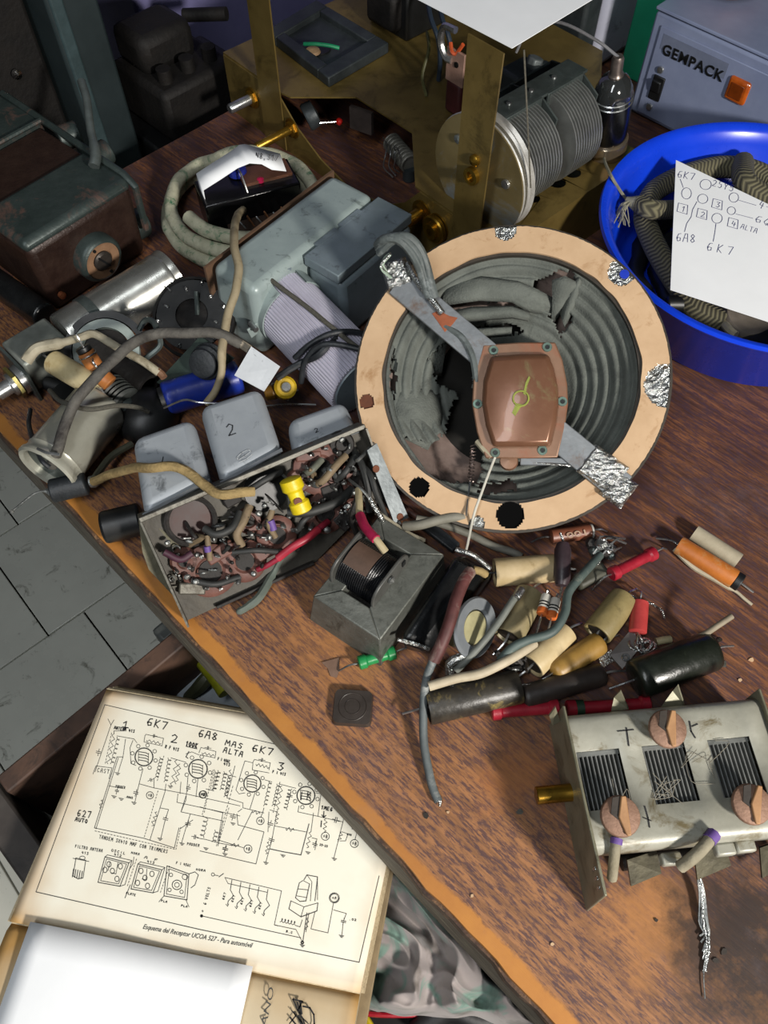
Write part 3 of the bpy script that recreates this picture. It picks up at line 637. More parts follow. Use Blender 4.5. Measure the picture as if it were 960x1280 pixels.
m_brown = mat('brown_hammertone', '36261f', '291b17', rough=.42, metal=.25, scale=90, bump=.35, dirt='30231e', dirt_amt=.35, dirt_scale=22)
m_bgrey = mat('worn_grey_casting', '3c4644', '2f3937', rough=.45, metal=.35, scale=50, bump=.3, dirt='6a5148', dirt_amt=.3)
en = thing('brown_enclosure', at(110,330,.75), 'heavy brown metal instrument enclosure with grey lid and round cap', 'enclosure')
EA = V((math.cos(math.radians(49)), math.sin(math.radians(49)), 0)); EB = V((-EA.y, EA.x, 0))   # along the front, and towards the back
e0 = at(28,312,.815); e0.z = TZ
EM = Matrix((tuple(EA), tuple(EB), tuple(ZZ))).transposed().to_4x4(); EM.translation = e0
MB().hexa([EM @ V(p) for p in ((.004,.002,0),(.094,.002,0),(.094,.16,0),(.004,.16,0))], [EM @ V(p) for p in ((.002,.0005,.0615),(.097,.0005,.0615),(.097,.162,.0565),(.002,.162,.0565))]).build('body', m_brown, en, bevel=.006, seg=3)
MB().hexa([EM @ V(p) for p in ((.0015,.001,.0575),(.0975,.001,.0575),(.0975,.056,.0575),(.0015,.056,.0575))], [EM @ V(p) for p in ((.003,.004,.066),(.098,.004,.066),(.098,.056,.066),(.003,.056,.066))]).build('front_lid', m_bgrey, en, bevel=.004, seg=3)
MB().box((.049,.083,.058), (.094,.054,.010), EM).build('sunken_panel', m_brown, en, bevel=.002)
MB().hexa([EM @ V(p) for p in ((-.04,.110,.056),(.100,.110,.056),(.100,.165,.056),(-.04,.165,.056))], [EM @ V(p) for p in ((-.04,.112,.068),(.098,.112,.068),(.098,.163,.068),(-.04,.163,.068))]).build('rear_lid', m_bgrey, en, bevel=.003, seg=3)
MB().tube([EM @ V(p) for p in ((.099,.002,.02),(.0995,.0,.060),(.099,.010,.066),(.0985,.056,.067),(.0985,.108,.068),(.0985,.160,.069))], .0028, 8).build('edge_rim', m_bgrey, en)
MB().tube([EM @ V(p) for p in ((.098,.108,.0685),(.04,.109,.0685),(-.04,.109,.0685))], .0022, 8).build('lid_rim', m_bgrey, en)
# round slotted cap on the front face
fn = -EB
cp = onp(119,319, EM @ V((0,.0,0)), fn)
F = frame(cp, fn, EA)
MB().lathe([(.0185,-.002),(.0185,.007),(.0165,.010),(.0150,.0105),(.0148,-.002)], 32, F, close=True).build('cap_ring', m_bgrey, en)
MB().lathe([(0,.0075),(.0145,.0075),(.0148,.0095),(.0085,.0095),(.0082,.0085),(0,.0085)], 32, F).build('cap_face', mat('tan_fibre','8a6a50','735640',rough=.6), en)
sc = MB().lathe([(0,.0115),(.0062,.0115),(.0078,.0100),(.0078,.008)], 24, F).build('cap_screw', mat('dark_screw','4a443f','38332f',rough=.4,metal=.6), en)
MB().box((0,0,.0115), (.0016,.0135,.0008), F @ Matrix.Rotation(.55,4,'Z')).build('slot', m_blk, sc)
for sx, sy in ((-.004,.0118),(.003,-.0118)): MB().cyl(F @ V((sx,sy,.009)), F @ V((sx,sy,.0106)), .0013, 8).build('pin', m_blk, en)
# lever and bosses on the far right side
MB().cyl(EM @ V((.097,.090,.060)), EM @ V((.113,.085,.060)), .0095, 16).build('boss', m_bgrey, en, bevel=.001)
MB().cyl(EM @ V((.097,.052,.058)), EM @ V((.115,.052,.058)), .0095, 16).build('boss', m_bgrey, en, bevel=.001)
MB().tube(smooth_pts([EM @ V(p) for p in ((.088,.030,.069),(.096,.036,.073),(.108,.054,.080),(.122,.072,.088),(.130,.086,.094))],4), [.0042]*6+[.0032]*11, 10).build('lever', mat('cast_zinc','7c8583','666e6c',rough=.4,metal=.7), en)
MB().cyl(EM @ V((.097,.022,.012)), EM @ V((.109,.022,.010)), .012, 16).build('foot_boss', m_bgrey, en, bevel=.001)
MB().lathe([(0,0),(.0028,0),(.0028,.003),(0,.004)], 10, frame(EM @ V((.012,.001,.014)), fn)).build('copper_rivet', mat('copper_rivet','b06a45','8f5236',rough=.4,metal=.6), en)
tag(MB().tube([at(-30,335,.7606), at(58,396,.7606)], [.0105,.0105], 20).build('black_bar', mat('black_bakelite','191a1b','101112',rough=.28), None, bevel=.002), 'glossy black round bar lying before the brown enclosure', 'bar')

# ------------------------------------------------------------------ brass radio chassis at the back
m_brass = mat('dull_brass', '7a6738', '66552c', rough=.42, metal=.4, scale=35, bump=.1, dirt='4a3d1c', dirt_amt=.35, dirt_scale=26)
m_gold = mat('gold_shaft', 'b08a35', '8a6a24', rough=.3, metal=.9)
m_alu = mat('dull_aluminium', 'a8aaa6', '8c8e8b', rough=.42, metal=.75, scale=60, bump=.15)
m_zinc = mat('dark_zinc', '5f6866', '4c5452', rough=.45, metal=.6, scale=80, bump=.3)
m_dkgrey = mat('dark_grey_lamination', '3d4345', '2c3133', rough=.5, metal=.4, scale=50, bump=.3)
m_steel = mat('bright_steel', 'c4c6c6', 'a0a2a2', rough=.28, metal=.9)
ZP = .803
cA = at(280,66,ZP); cB = at(557,259,ZP); C1 = (cB-cA).normalized(); C2 = V((-C1.y, C1.x, 0))
CM = Matrix((tuple(C1), tuple(C2), tuple(ZZ))).transposed().to_4x4(); CM.translation = V((cA.x, cA.y, TZ))
CI = CM.inverted(); H = ZP - TZ
ch = thing('brass_chassis', CM @ V((.16,.12,0)), 'brass-coloured radio chassis with tuning drum standing at the back of the bench', 'radio chassis')
def loc(x, y, z): p = CI @ at(x, y, z); return (p.x, p.y)
# top plate with the cut-out that opens to the front, three holes near the right edge
k0, k1, k2, k3, k4 = loc(352,115,ZP), loc(363,121,ZP), loc(445,121,ZP), loc(515,165,ZP), loc(520,232,ZP)
LW, LD = .338, .25
top = MB()
t = .0014
top.prism([(0,0),(k0[0],0),k1,(k1[0],LD),(0,LD)], H-t, H, CM)
top.prism([k1,k2,(k2[0],LD),(k1[0],LD)], H-t, H, CM)
top.prism([k2,k3,(k3[0],LD),(k2[0],LD)], H-t, H, CM)
hx = CI @ at(697,228,ZP); hx2 = CI @ at(723,220,ZP); hx3 = CI @ at(673,252,ZP)
yb = max(k3[1], .02)
# strip right of the cut-out, kept clear of the holes
xh0, xh1 = LW-.045, LW
LD2 = (CI @ at(788,183,ZP)).y
top.prism([k3,(k4[0],0),(xh0,0),(xh0,LD2),(xh0-.07,LD),(k3[0],LD)], H-t, H, CM)
def holed(x0, x1, y0, y1, hc, r, n=16):
    o = []; cx, cy = hc
    vs = [(x0,y0),(x1,y0),(x1,y1),(x0,y1)]; ring = circ(r, n, (cx,cy), math.radians(225))
    q = n//4; V3 = [(p[0],p[1],H) for p in vs] + [(p[0],p[1],H) for p in ring] + [(p[0],p[1],H-t) for p in ring]
    fs = []
    for s in range(4):
        for i in range(q): fs.append((s, 4+(s*q+i) % n, 4+(s*q+i+1) % n))
        fs.append((s, 4+((s+1)*q) % n, (s+1) % 4))
    for i in range(n): fs.append((4+i, 4+(i+1) % n, 4+n+(i+1) % n, 4+n+i))
    top.add(V3, fs, CM)
ys = [0] ; hs = [(hx3.x,hx3.y),(hx.x,hx.y),(hx2.x,hx2.y)]
hs = [(LW-.022, h[1]) for h in hs]
b1 = (hs[0][1]+hs[1][1])/2; b2 = (hs[1][1]+hs[2][1])/2
holed(xh0, xh1, 0, b1, hs[0], .0055); holed(xh0, xh1, b1, b2, hs[1], .0068); holed(xh0, xh1, b2, hs[2][1]+.014, hs[2], .0068)
LD2 = (CI @ at(788,183,ZP)).y
top.prism([(xh0,hs[2][1]+.014),(xh1,hs[2][1]+.014),(xh1,LD2),(xh0-.02,LD2)], H-t, H, CM)
top.build('top_plate', m_brass, ch, smooth=20)
# front apron with the sweeping cut, side and back aprons
ap = [(0,0),(LW,0),(LW,H-t),(k4[0]+.006,H-t)]
ap += [(k4[0]-.01,H*.62),(k4[0]-.035,H*.30),((k0[0]+k4[0])/2,H*.16),(k0[0]+.05,H*.30),(k0[0]+.02,H*.58),(k0[0]-.004,H-t),(0,H-t)]
FM = CM @ Matrix(((1,0,0,0),(0,0,1,0),(0,1,0,0),(0,0,0,1)))     # polygon x -> along front, y -> up
mb = MB(); mb.prism(ap[:1]+[(k0[0]-.004,0)]+[ap[-2],ap[-1]], -.0014, 0, FM)
lowpts = ap[4:10]
for a, b in zip([ap[3]]+lowpts[:-1], lowpts): mb.prism([(b[0],0),(a[0],0),a,b], -.0014, 0, FM)
mb.prism([(ap[3][0],0),(LW,0),(LW,H-t),ap[3]], -.0014, 0, FM)
mb.build('front_apron', m_brass, ch, smooth=20)
MB().box((-.0007,LD/2,H/2), (.0014,LD,H), CM).build('side_apron', m_brass, ch, smooth=0)
MB().box((LW+.0007,LD2/2,H/2), (.0014,LD2,H), CM).build('side_apron', m_brass, ch, smooth=0)
MB().box(((xh0-.07)/2,LD-.0007,H/2-t/2), (xh0-.07,.0014,H-t), CM).build('back_apron', m_brass, ch, smooth=0)
FN = -C2; FP = CM @ V((0,-.0015,0))
# flat upright straps (dial bracket)
def strap(name, xl0, xr0, xl1, xr1, y, z1):
    mb = MB(); mb.hexa([CM @ V(p) for p in ((xl0,y-.0012,.001),(xr0,y-.0012,.001),(xr0,y,.001),(xl0,y,.001))], [CM @ V(p) for p in ((xl1,y-.0012,z1),(xr1,y-.0012,z1),(xr1,y,z1),(xl1,y,z1))])
    return mb.build(name, m_brass, ch, smooth=0)
q = CI @ onp(325,100,FP,FN); qa = CI @ onp(347,100,FP,FN); 
strap('upright_strap', q.x-.001, qa.x+.003, q.x-.001, qa.x+.003, -.002, .175)
q = CI @ onp(569,260,FP-C2*.004,FN); qa = CI @ onp(604,260,FP-C2*.004,FN)
px0, px1 = q.x, qa.x
ZS = (CI @ onp(600,50,FP-C2*.0052,FN)).z
us = strap('upright_strap', q.x, qa.x, q.x-.001, qa.x+.002, -.006, ZS)
for (xx, yy, r) in ((591,219,.0062),(594,200,.004)):
    p = onp(xx,yy,FP-C2*.006,FN); MB().lathe([(r,-.001),(r,.0015),(r*.6,.003),(0,.0032)] if r < .005 else [(r,-.001),(r,.003),(r*.6,.003),(r*.6,.001),(0,.001)], 16, frame(p, FN)).build('strap_screw', m_gold, us)
# control shafts on the apron
def shaft(a, b, r, nut=True, m=m_gold, washer=.009):
    a = onp(*a,FP,FN); n = FN
    d = None
    # shaft leaves the apron at right angles; length from where the tip shows
    L = b
    MB().lathe([(0,-.002),(r,-.002),(r,L-.001),(r*.8,L),(0,L)], 14, frame(a,n)).build('control_shaft', m, ch)
    if nut:
        MB().prism(circ(washer*.75,6), .0, .004, frame(a,n)).build('shaft_nut', m_gold, ch)
        MB().lathe([(r,0),(washer,0),(washer,.0012),(r,.0012)], 20, frame(a+n*.0001,n), close=True).build('washer', m_gold, ch)
shaft((316,122), .026, .0042, m=m_steel); shaft((366,160), .040, .0036, washer=.0085)
shaft((528,265), .022, .0052, washer=.010); shaft((548,283), .010, .004, washer=.011)
MB().lathe([(.0105,0),(.0115,.001),(.0115,.004),(.0105,.005),(.0065,.005),(.0065,.008),(0,.008)], 24, frame(onp(548,283,FP,FN)+FN*.002, FN)).build('knurled_nut', m_gold, ch)
# tuning drum
DP = CM @ V((0,.016,0)); dc = onp(603,216,DP,FN); DF = frame(dc, FN)
dr_ = MB().lathe([(0,.0036),(.0428,.0036),(.0428,.0050),(0,.0050)], 64, DF).build('drum_disc', mat('drum_plate','857650','6f6242',rough=.35,metal=.35,scale=20,dirt='7d868c',dirt_amt=.42,dirt_scale=18), ch)
MB().lathe([(.0360,-.008),(.0420,-.0085),(.0430,-.0075),(.0410,-.0055),(.0410,-.004),(.0427,-.003),(.0410,-.001),(.0410,.001),(.0434,.003),(.0427,.004),(.0360,.004)], 64, DF, close=True).build('drum_rim', mat('white_metal_rim','c2c0ba','a09e98',rough=.4,metal=.4), ch)
MB().lathe([(.0411,-.0012),(.0423,-.0006),(.0423,.0004),(.0411,.0010)], 64, DF, close=True).build('dial_cord', mat('dial_cord','6a665a','4c493f',rough=.9,bump=.6,scale=900), ch)
MB().cyl(dc + FN*.0052, dc + FN*.016, .004, 14).build('drum_shaft', m_gold, ch)
for a in (.3, 2.4, 4.5): MB().lathe([(.0035,.001),(.0032,.0028),(0,.003)], 12, DF @ Matrix.Translation(V((.028*math.cos(a),.028*math.sin(a),.0042)))).build('drum_rivet', m_steel, ch)
MB().tube([DF @ V((.044,.012,.0)), onp(655,62,DP,FN)], .0006, 6).build('dial_cord', mat('dial_cord','6a665a'), ch)
# tuning capacitor behind the drum: frame, stator bar, two packs of rotor plates
z0 = (CI @ dc).z; xc = (CI @ dc).x
cap_f = MB(); 
for y in (.028, .071, .115): cap_f.prism([(-.030,-.030),(.010,-.030),(.016,.024),(-.002,.034),(-.030,.030)], 0, .0016, CM @ Matrix.Translation(V((xc,y,z0))) @ Matrix(((1,0,0,0),(0,0,1,0),(0,1,0,0),(0,0,0,1))))
cap_f.build('capacitor_end_plates', m_zinc, ch, smooth=0)
MB().box((xc-.008,.0715,z0+.0345), (.019,.094,.0022), CM).build('capacitor_top_bar', m_zinc, ch, bevel=.0006)
for y in (.05,.094): MB().box((xc+.0015,y,z0+.0305), (.002,.038,.010), CM).build('capacitor_side_lip', m_zinc, ch, bevel=.0005)
MB().box((xc-.010,.0715,z0-.030), (.04,.09,.002), CM).build('capacitor_base', m_zinc, ch)
MB().box((xc-.03,.0715,z0), (.002,.09,.058), CM).build('capacitor_back', m_zinc, ch)
mp_ = MB(); half = [(.0,-.033)] + [(.034*math.sin(math.radians(a))*1.0, -.034*math.cos(math.radians(a))) for a in range(0,181,12)]
for base in (.0335, .0775):
    mb = MB()
    for i in range(11): mb.prism([(p[0], p[1]) for p in half], 0, .0010, CM @ Matrix.Translation(V((xc,base+i*.0028,z0))) @ Matrix(((1,0,0,0),(0,0,1,0),(0,1,0,0),(0,0,0,1))))
    mb.build('rotor_plates', m_alu, ch, smooth=30, kind='stuff')
MB().cyl(CM @ V((xc,.018,z0)), CM @ V((xc,.122,z0)), .0035, 14).build('rotor_shaft', m_gold, ch)
for y in (.045,.068,.092): MB().lathe([(.002,0),(.0018,.0012),(0,.0014)], 10, frame(CM @ V((xc-.008,y,z0+.0357)), ZZ)).build('bar_screw', m_steel, ch)
# valve with top cap
m_glass = mat('dark_valve_glass', '2a2c2c', '222424', rough=.06, spec=.8, coat=.6, bump=0)
vp = at(757,190,ZP); vp.z = ZP; vax = (at(773,70,ZP+.080) - vp); VM = frame(vp, vax.normalized()) @ Matrix.Diagonal((.96,.96,vax.length/.082,1))
va = thing('radio_valve', vp, 'black glass valve with metal top cap beside the tuning capacitor', 'valve')
MB().lathe([(.0155,.0002),(.0165,.003),(.0165,.014),(.0145,.0155),(0,.0155)], 32, VM).build('base', mat('valve_base_metal','b59a78','8f8a80',rough=.2,metal=.85), va)
MB().lathe([(.0145,.016),(.0150,.019),(.0150,.044),(.0148,.046)], 32, VM).build('black_coating', mat('valve_black','0c0c0d','070708',rough=.25), va)
MB().lathe([(.0148,.0462),(.0148,.051),(.0140,.057),(.0105,.064),(.005,.067),(0,.0675)], 32, VM).build('glass_dome', m_glass, va)
for z in (.0475,.0515): MB().lathe([(.0149,z-.0006),(.0155,z),(.0149,z+.0006),(.0143,z)], 32, VM, close=True).build('silver_band', m_steel, va)
MB().lathe([(.0055,.066),(.006,.068),(.0045,.070),(.0045,.080),(.0035,.082),(0,.082)], 20, VM).build('top_cap', mat('cap_metal','8a7f78','5f5650',rough=.35,metal=.8), va)
tag(MB().tube(smooth_pts([vp + vax*.99, vp + vax + V((-.015,.008,.006)), vp + vax + V((-.040,.020,.012)), vp + vax + V((-.060,.026,.008)), vp + vax + V((-.068,.026,-.012))],5), .0011, 8).build('grid_lead', mat('grey_sleeve','77777a','5c5c5f',rough=.5), None), 'thin grey lead arching from the valve cap to the left', 'wire')
# laminated frame on the plate, terminal strip, dark parts at the back
tf = thing('transformer_frame', at(410,60,ZP), 'dark grey square metal frame plate on the brass chassis', 'frame')
A_, B_, C_, D_ = [at(*p,ZP+.003) for p in ((334,46),(396,8),(486,62),(411,106))]
def lerp4(s, t): return A_*(1-s)*(1-t) + B_*s*(1-t) + C_*s*t + D_*(1-s)*t
def qd(s0, s1, t0, t1, z0, z1): return ([lerp4(s,t)*1 + ZZ*z0 for s, t in ((s0,t0),(s1,t0),(s1,t1),(s0,t1))], [lerp4(s,t) + ZZ*z1 for s, t in ((s0,t0),(s1,t0),(s1,t1),(s0,t1))])
for a in ((0,1,0,.16),(0,1,.84,1),(0,.16,.16,.84),(.84,1,.16,.84)): MB().hexa(*qd(*a,-.0028,.006)).build('frame_bar', m_dkgrey, tf, bevel=.001)
MB().hexa(*qd(.16,.84,.16,.84,-.0028,.001)).build('inner_plate', m_dkgrey, tf)
MB().lathe([(0,.0),(.0095,0),(.0095,.0015),(0,.0015)], 24, frame(at(400,62,ZP+.0042), ZZ)).build('hole_disc', m_blk, tf)
MB().lathe([(0,0),(.007,.0),(.006,.002),(0,.003)], 16, frame(at(391,65,ZP+.0058), ZZ)).build('wooden_plug', mat('tan_plug','a98a68','8d6f50',rough=.7), tf)
tag(MB().tube(smooth_pts([at(380,55,ZP+.010),at(395,55,ZP+.012),at(412,57,ZP+.011),at(424,60,ZP+.009)],4), .0016, 8).build('green_wire', mat('green_sleeve','0f8a5a','0b6a45',rough=.5), None), 'short bright green wire lying across the dark frame plate', 'wire')
ts = thing('paper_capacitor_can', at(562,135,ZP), 'dark red capacitor body with pinkish fibre terminal board on the chassis', 'capacitor')
cp0 = at(566,142,ZP); cp0.z = ZP+.0002; TM = Matrix.Translation(cp0) @ Matrix.Rotation(math.radians(-47.7),4,'Z')
MB().box((0,.004,.014), (.017,.013,.028), TM).build('body', mat('maroon_wax','4a1c1e','361416',rough=.55), ts, bevel=.003)
tb = MB().box((0,-.001,.039), (.019,.0022,.026), TM).build('terminal_board', mat('pink_fibre','9a7a6c','7d6154',rough=.7,scale=80), ts, bevel=.0004)
MB().cyl(TM @ V((.002,-.0030,.042)), TM @ V((.002,.0005,.042)), .0022, 12).build('board_hole', m_blk, tb)
MB().tube(smooth_pts([TM @ V(p) for p in ((-.008,0,.054),(-.003,-.003,.050),(.0,-.001,.050),(.005,0,.058))],3), .0016, 7).build('orange_lead', mat('orange_sleeve','c8562a','a54420',rough=.5), ts)
tag(MB().tube(smooth_pts([TM @ V(p) for p in ((.000,-.004,.068),(-.012,-.004,.066),(-.016,-.003,.054),(-.010,-.003,.044),(-.004,-.002,.043))],4), .0028, 8).build('solder_clip', m_steel, None), 'bent silver solder clip beside the fibre terminal board', 'clip')
tag(MB().tube(smooth_pts([at(533,120,ZP+.001),at(528,95,ZP+.014),at(536,62,ZP+.03),at(534,40,ZP+.035)],5), .0014, 7).build('olive_wire', mat('olive_sleeve','5c5a34','45431f',rough=.6), None), 'thin olive wire standing up from the chassis plate', 'wire')
for i, (x0, lab) in enumerate(((538,'left'),(552,'right'))):
    tag(MB().tube(smooth_pts([at(x0-6,-20,ZP+.06),at(x0,20,ZP+.05),at(x0+10,50,ZP+.04),at(x0+12,80,ZP+.018),at(x0+10,100,ZP+.002)],5), .0020, 8).build('slate_blue_wire', mat('slate_sleeve','2d3a4a','222c38',rough=.5), None), f'slate blue wire hanging to the chassis, {lab} one of the pair', 'wire')
bt = thing('mains_transformer', at(490,20,ZP), 'black mains transformer in shadow at the rear of the chassis', 'transformer')
BM = Matrix.Translation(V((at(487,38,ZP).x, at(487,38,ZP).y, ZP))) @ Matrix.Rotation(math.radians(-47.7),4,'Z')
MB().box((0,.02,.022), (.05,.045,.0438), BM).build('core', m_blk, bt, bevel=.002)
MB().box((0,-.006,.022), (.036,.014,.030), BM).build('winding', m_soot, bt, bevel=.004)
for s in (-.02,.02): MB().cyl(BM @ V((s,-.002,.0442)), BM @ V((s,-.002,.050)), .002, 8).build('bolt', m_steel, bt)
gc = thing('grey_can', at(700,60,TZ), 'large pale grey transformer can behind the tuning capacitor', 'can')
gb = at(712,112,TZ) + E2*.035; GM = Matrix.Translation(V((gb.x, gb.y, TZ))) @ Matrix.Rotation(math.radians(45),4,'Z')
MB().box((.033,.028,.075), (.062,.056,.149), GM).build('body', mat('pale_grey_paint','b6b8c6','a4a6b6',rough=.45,scale=20,dirt='6f7280',dirt_amt=.2), gc, bevel=.008, seg=3)
MB().box((-.012,.030,.05), (.026,.05,.1), GM).build('side_cover', m_dkgrey, gc, bevel=.004)
# dark clutter between can and capacitor
m_lug = mat('grey_lugs','6e7474','555b5b',rough=.5,metal=.4)
for i, (x, y, dz, r) in enumerate(((636,118,.012,.007),(640,105,.02,.006),(668,78,.030,.007),(678,84,.024,.006),(650,95,.02,.009))):
    p = at(x,y,ZP+dz); MB().prism(circ(r,7), -.004, .004, frame(p, V((.3*math.sin(i),.2,1)))).build('lug', m_lug, bt if False else ch, bevel=.0012)
MB().box((0,0,0), (.030,.034,.03), Matrix.Translation(at(655,110,ZP+.016)) @ Matrix.Rotation(math.radians(40),4,'Z')).build('trimmer_block', m_dkgrey, ch, bevel=.003)
# white card leaning over the strap
KZ = TZ+ZS+.0008
K, Ka, Kb = at(640,60,KZ), at(530,3,KZ), at(690,-3,KZ)
ua = (Ka-K).normalized(); ub = (Kb-K).normalized(); ub = (ub - ua*ub.dot(ua)).normalized()
cs = MB(); cs.sheet([K, K+ub*.12, K+ub*.12+ua*.16, K+ua*.16], .0004, V((0,0,1)))
tag(cs.build('white_card', m_white, None, smooth=0), 'blank white paper card on top of the brass upright strap', 'card')
# small parts seen inside the cut-out
ci = thing('trimmer_coil', at(505,215,.765), 'small ribbed coil with loose wires inside the chassis opening', 'coil')
mb = MB(); 
p0, p1 = at(490,178,.765), at(512,205,.765)
for i in range(9): mb.ring(p0 + (p1-p0)*(i/8), p1-p0, .0075, .0011, 16, 6)
mb.cyl(p0, p1, .0072, 16); mb.build('winding', mat('grey_ribbed','77756d','5a5850',rough=.5,metal=.3), ci)
for s in range(4): MB().tube(smooth_pts([at(478+s*6,170+s*4,.766), at(484+s*5,190,.772+s*.002), at(478+s*8,208,.760), at(492+s*4,222-s*3,.753)],4,.002,s), .0006, 5).build('loose_wire', m_steel, ci)
MB().cyl(p1 + V((0,0,-.0145)), p1 + V((0,0,-.004)), .006, 10).build('post', m_dkgrey, ci)
tag(MB().tube([at(393,154,.77), at(423,152,.768)], .0006, 6).build('lamp_wire', m_steel, None), 'thin straight bare wire inside the chassis opening', 'wire')
tag(MB().lathe([(0,-.003),(.0028,-.0015),(.0032,0),(.0028,.0015),(0,.003)], 12, frame(at(424,152,.768), C1)).build('red_bead', mat('red_bead','c0201c','a01814',rough=.3), None), 'tiny red bead on the end of a bare wire', 'bead')
tag(MB().lathe([(0,0),(.011,0),(.012,.002),(.011,.010),(0,.012)], 20, frame(at(382,148,.77), V((.8,.3,.3)))).build('pot_can', m_dkgrey, None), 'dull grey control body behind the brass apron shaft', 'control')
tag(MB().box((0,0,0), (.022,.004,.020), Matrix.Translation(at(452,150,.779)) @ Matrix.Rotation(math.radians(-30),4,'Z')).build('fibre_plate', mat('brown_fibre','4a3f3a','352d29',rough=.7), None), 'dark brown fibre plate hanging under the chassis top', 'plate')

# ------------------------------------------------------------------ grey power unit with the lettered front, green post
m_gem = mat('blue_grey_paint', '7d86a0', '707994', rough=.45, scale=30, bump=.05)
gp = at(785,140,TZ); GE = Matrix((tuple(E1), tuple(E2), tuple(ZZ))).transposed().to_4x4(); GE.translation = gp
pu = thing('power_supply_box', gp + E1*.07 + E2*.06, 'blue-grey metal power supply box with raised black name letters', 'power supply')
MB().box((.085,.06,.046), (.17,.12,.088), GE).build('case', m_gem, pu, bevel=.0025)
MB().box((.085,.062,.0925), (.172,.124,.003), GE).build('lid', m_gem, pu, bevel=.001)
MB().box((.069,-.0008,.044), (.120,.0016,.076), GE).build('front_panel', m_gem, pu, bevel=.0006)
MB().box((.1445,-.001,.044), (.006,.002,.084), GE).build('seam_strip', mat('dark_seam','3c4250','323744',rough=.5), pu)
gn_ = -E2; gface = gp - E2*.0018
a, b = onp(826,63,gface,gn_), onp(905,93,gface,gn_)
pl = MB().box((0,0,0), (.064,.0003,.0125), Matrix.Translation(onp(867,70,gface,gn_)+E2*.0001) @ (GE.to_3x3().to_4x4())).build('name_plate', mat('name_plate_paint','6d7488','62697c',rough=.4), pu)
type_text('name_letters', 'GEMPACK', m_blk, pl, onp(827,67,gface - E2*.0002,gn_) , E1, gn_, .0600, .0088, depth=.0012, bold=.018, space=1.12)
sw = MB().box((0,0,0), (.0115,.003,.021), Matrix.Translation(onp(821,110,gface,gn_)) @ GE.to_3x3().to_4x4()).build('rocker_switch', m_blk, pu, bevel=.0008)
MB().box((0,-.002,.003), (.0085,.003,.011), Matrix.Translation(onp(821,110,gface,gn_)) @ GE.to_3x3().to_4x4() @ Matrix.Rotation(.2,4,'X')).build('rocker', m_blk, sw, bevel=.001)
for p in ((826,87),(812,133)): MB().lathe([(.0032,0),(.0028,.0016),(0,.002)], 14, frame(onp(*p,gface,gn_), gn_)).build('screw', m_steel, pu)
lp = MB().box((0,0,0), (.0195,.0050,.0195), Matrix.Translation(onp(922,113,gface,gn_)) @ GE.to_3x3().to_4x4()).build('pilot_lamp', mat('amber_lens','b8581a','8c3f12',rough=.15,coat=.5,spec=.7), pu, bevel=.0025)
MB().box((0,-.0028,0), (.012,.001,.012), Matrix.Translation(onp(922,113,gface,gn_)) @ GE.to_3x3().to_4x4()).build('lens_well', mat('dark_amber','7a3610','5a280c',rough=.2), lp, bevel=.001)
tag(MB().lathe([(.0,.0005),(.030,.0005),(.034,.004),(.037,.030),(.0385,.040),(.036,.040),(.033,.006),(0,.006)], 48, frame(CAM + (onp(905,-22,V((0,0,.846)),ZZ)-CAM), ZZ)).build('copper_bowl', mat('copper_brown','9a5a35','7d4728',rough=.45,metal=.3), None), 'round copper-brown bowl on top of the blue-grey power supply', 'bowl')
gq = at(770,150,TZ) + E2*.012
tag(MB().box((-.022,.05,.15), (.036,.06,.30), Matrix.Translation(V((gq.x,gq.y,TZ)) + E2*.03 - E1*.004) @ GE.to_3x3().to_4x4()).build('green_box', mat('sea_green_paint','1f9a72','1a8a66',rough=.5,scale=20), None, bevel=.002), 'tall sea-green painted box beside the power supply', 'box')

# ------------------------------------------------------------------ blue basin with braided cable and the note card
m_blue = mat('blue_plastic', '1140d8', '0e38c8', rough=.28, scale=20, bump=.02, coat=.2, spec=.5)
bc = V((.280,.4742,TZ)); BMx = Matrix.Translation(bc)
tag(MB().lathe([(.0,.0),(.096,.0),(.1005,.003),(.1175,.054),(.1215,.0565),(.1235,.060),(.1225,.0625),(.1195,.0625),(.1150,.058),(.1130,.050),(.098,.006),(.094,.0035),(0,.003)], 96, BMx).build('blue_basin', m_blue, None, smooth=50), 'bright blue round plastic basin holding braided cable', 'basin')
def braid_mat():
    m = bpy.data.materials.new('braided_cotton'); m.use_nodes = True; nt = m.node_tree; N = nt.nodes; L = nt.links; b = N['Principled BSDF']
    uv = N.new('ShaderNodeAttribute'); uv.attribute_name = 'along'; u2 = N.new('ShaderNodeAttribute'); u2.attribute_name = 'around'
    ad = N.new('ShaderNodeMath'); ad.operation = 'PINGPONG'; L.new(u2.outputs['Fac'], ad.inputs[0]); ad.inputs[1].default_value = .125
    mu = N.new('ShaderNodeMath'); mu.operation = 'MULTIPLY_ADD'; L.new(ad.outputs[0], mu.inputs[0]); mu.inputs[1].default_value = .022; L.new(uv.outputs['Fac'], mu.inputs[2])
    w = N.new('ShaderNodeMath'); w.operation = 'PINGPONG'; L.new(mu.outputs[0], w.inputs[0]); w.inputs[1].default_value = .0016
    r = N.new('ShaderNodeValToRGB'); mul = N.new('ShaderNodeMath'); mul.operation = 'MULTIPLY'; L.new(w.outputs[0], mul.inputs[0]); mul.inputs[1].default_value = 625; L.new(mul.outputs[0], r.inputs[0])
    r.color_ramp.elements[0].position = .25; r.color_ramp.elements[0].color = lin('3a372b'); r.color_ramp.elements[1].position = .8; r.color_ramp.elements[1].color = lin('6c674f')
    L.new(r.outputs[0], b.inputs['Base Color']); b.inputs['Roughness'].default_value = .9
    bp = N.new('ShaderNodeBump'); bp.inputs['Strength'].default_value = .6; bp.inputs['Distance'].default_value = .001; L.new(mul.outputs[0], bp.inputs['Height']); L.new(bp.outputs[0], b.inputs['Normal'])
    return m
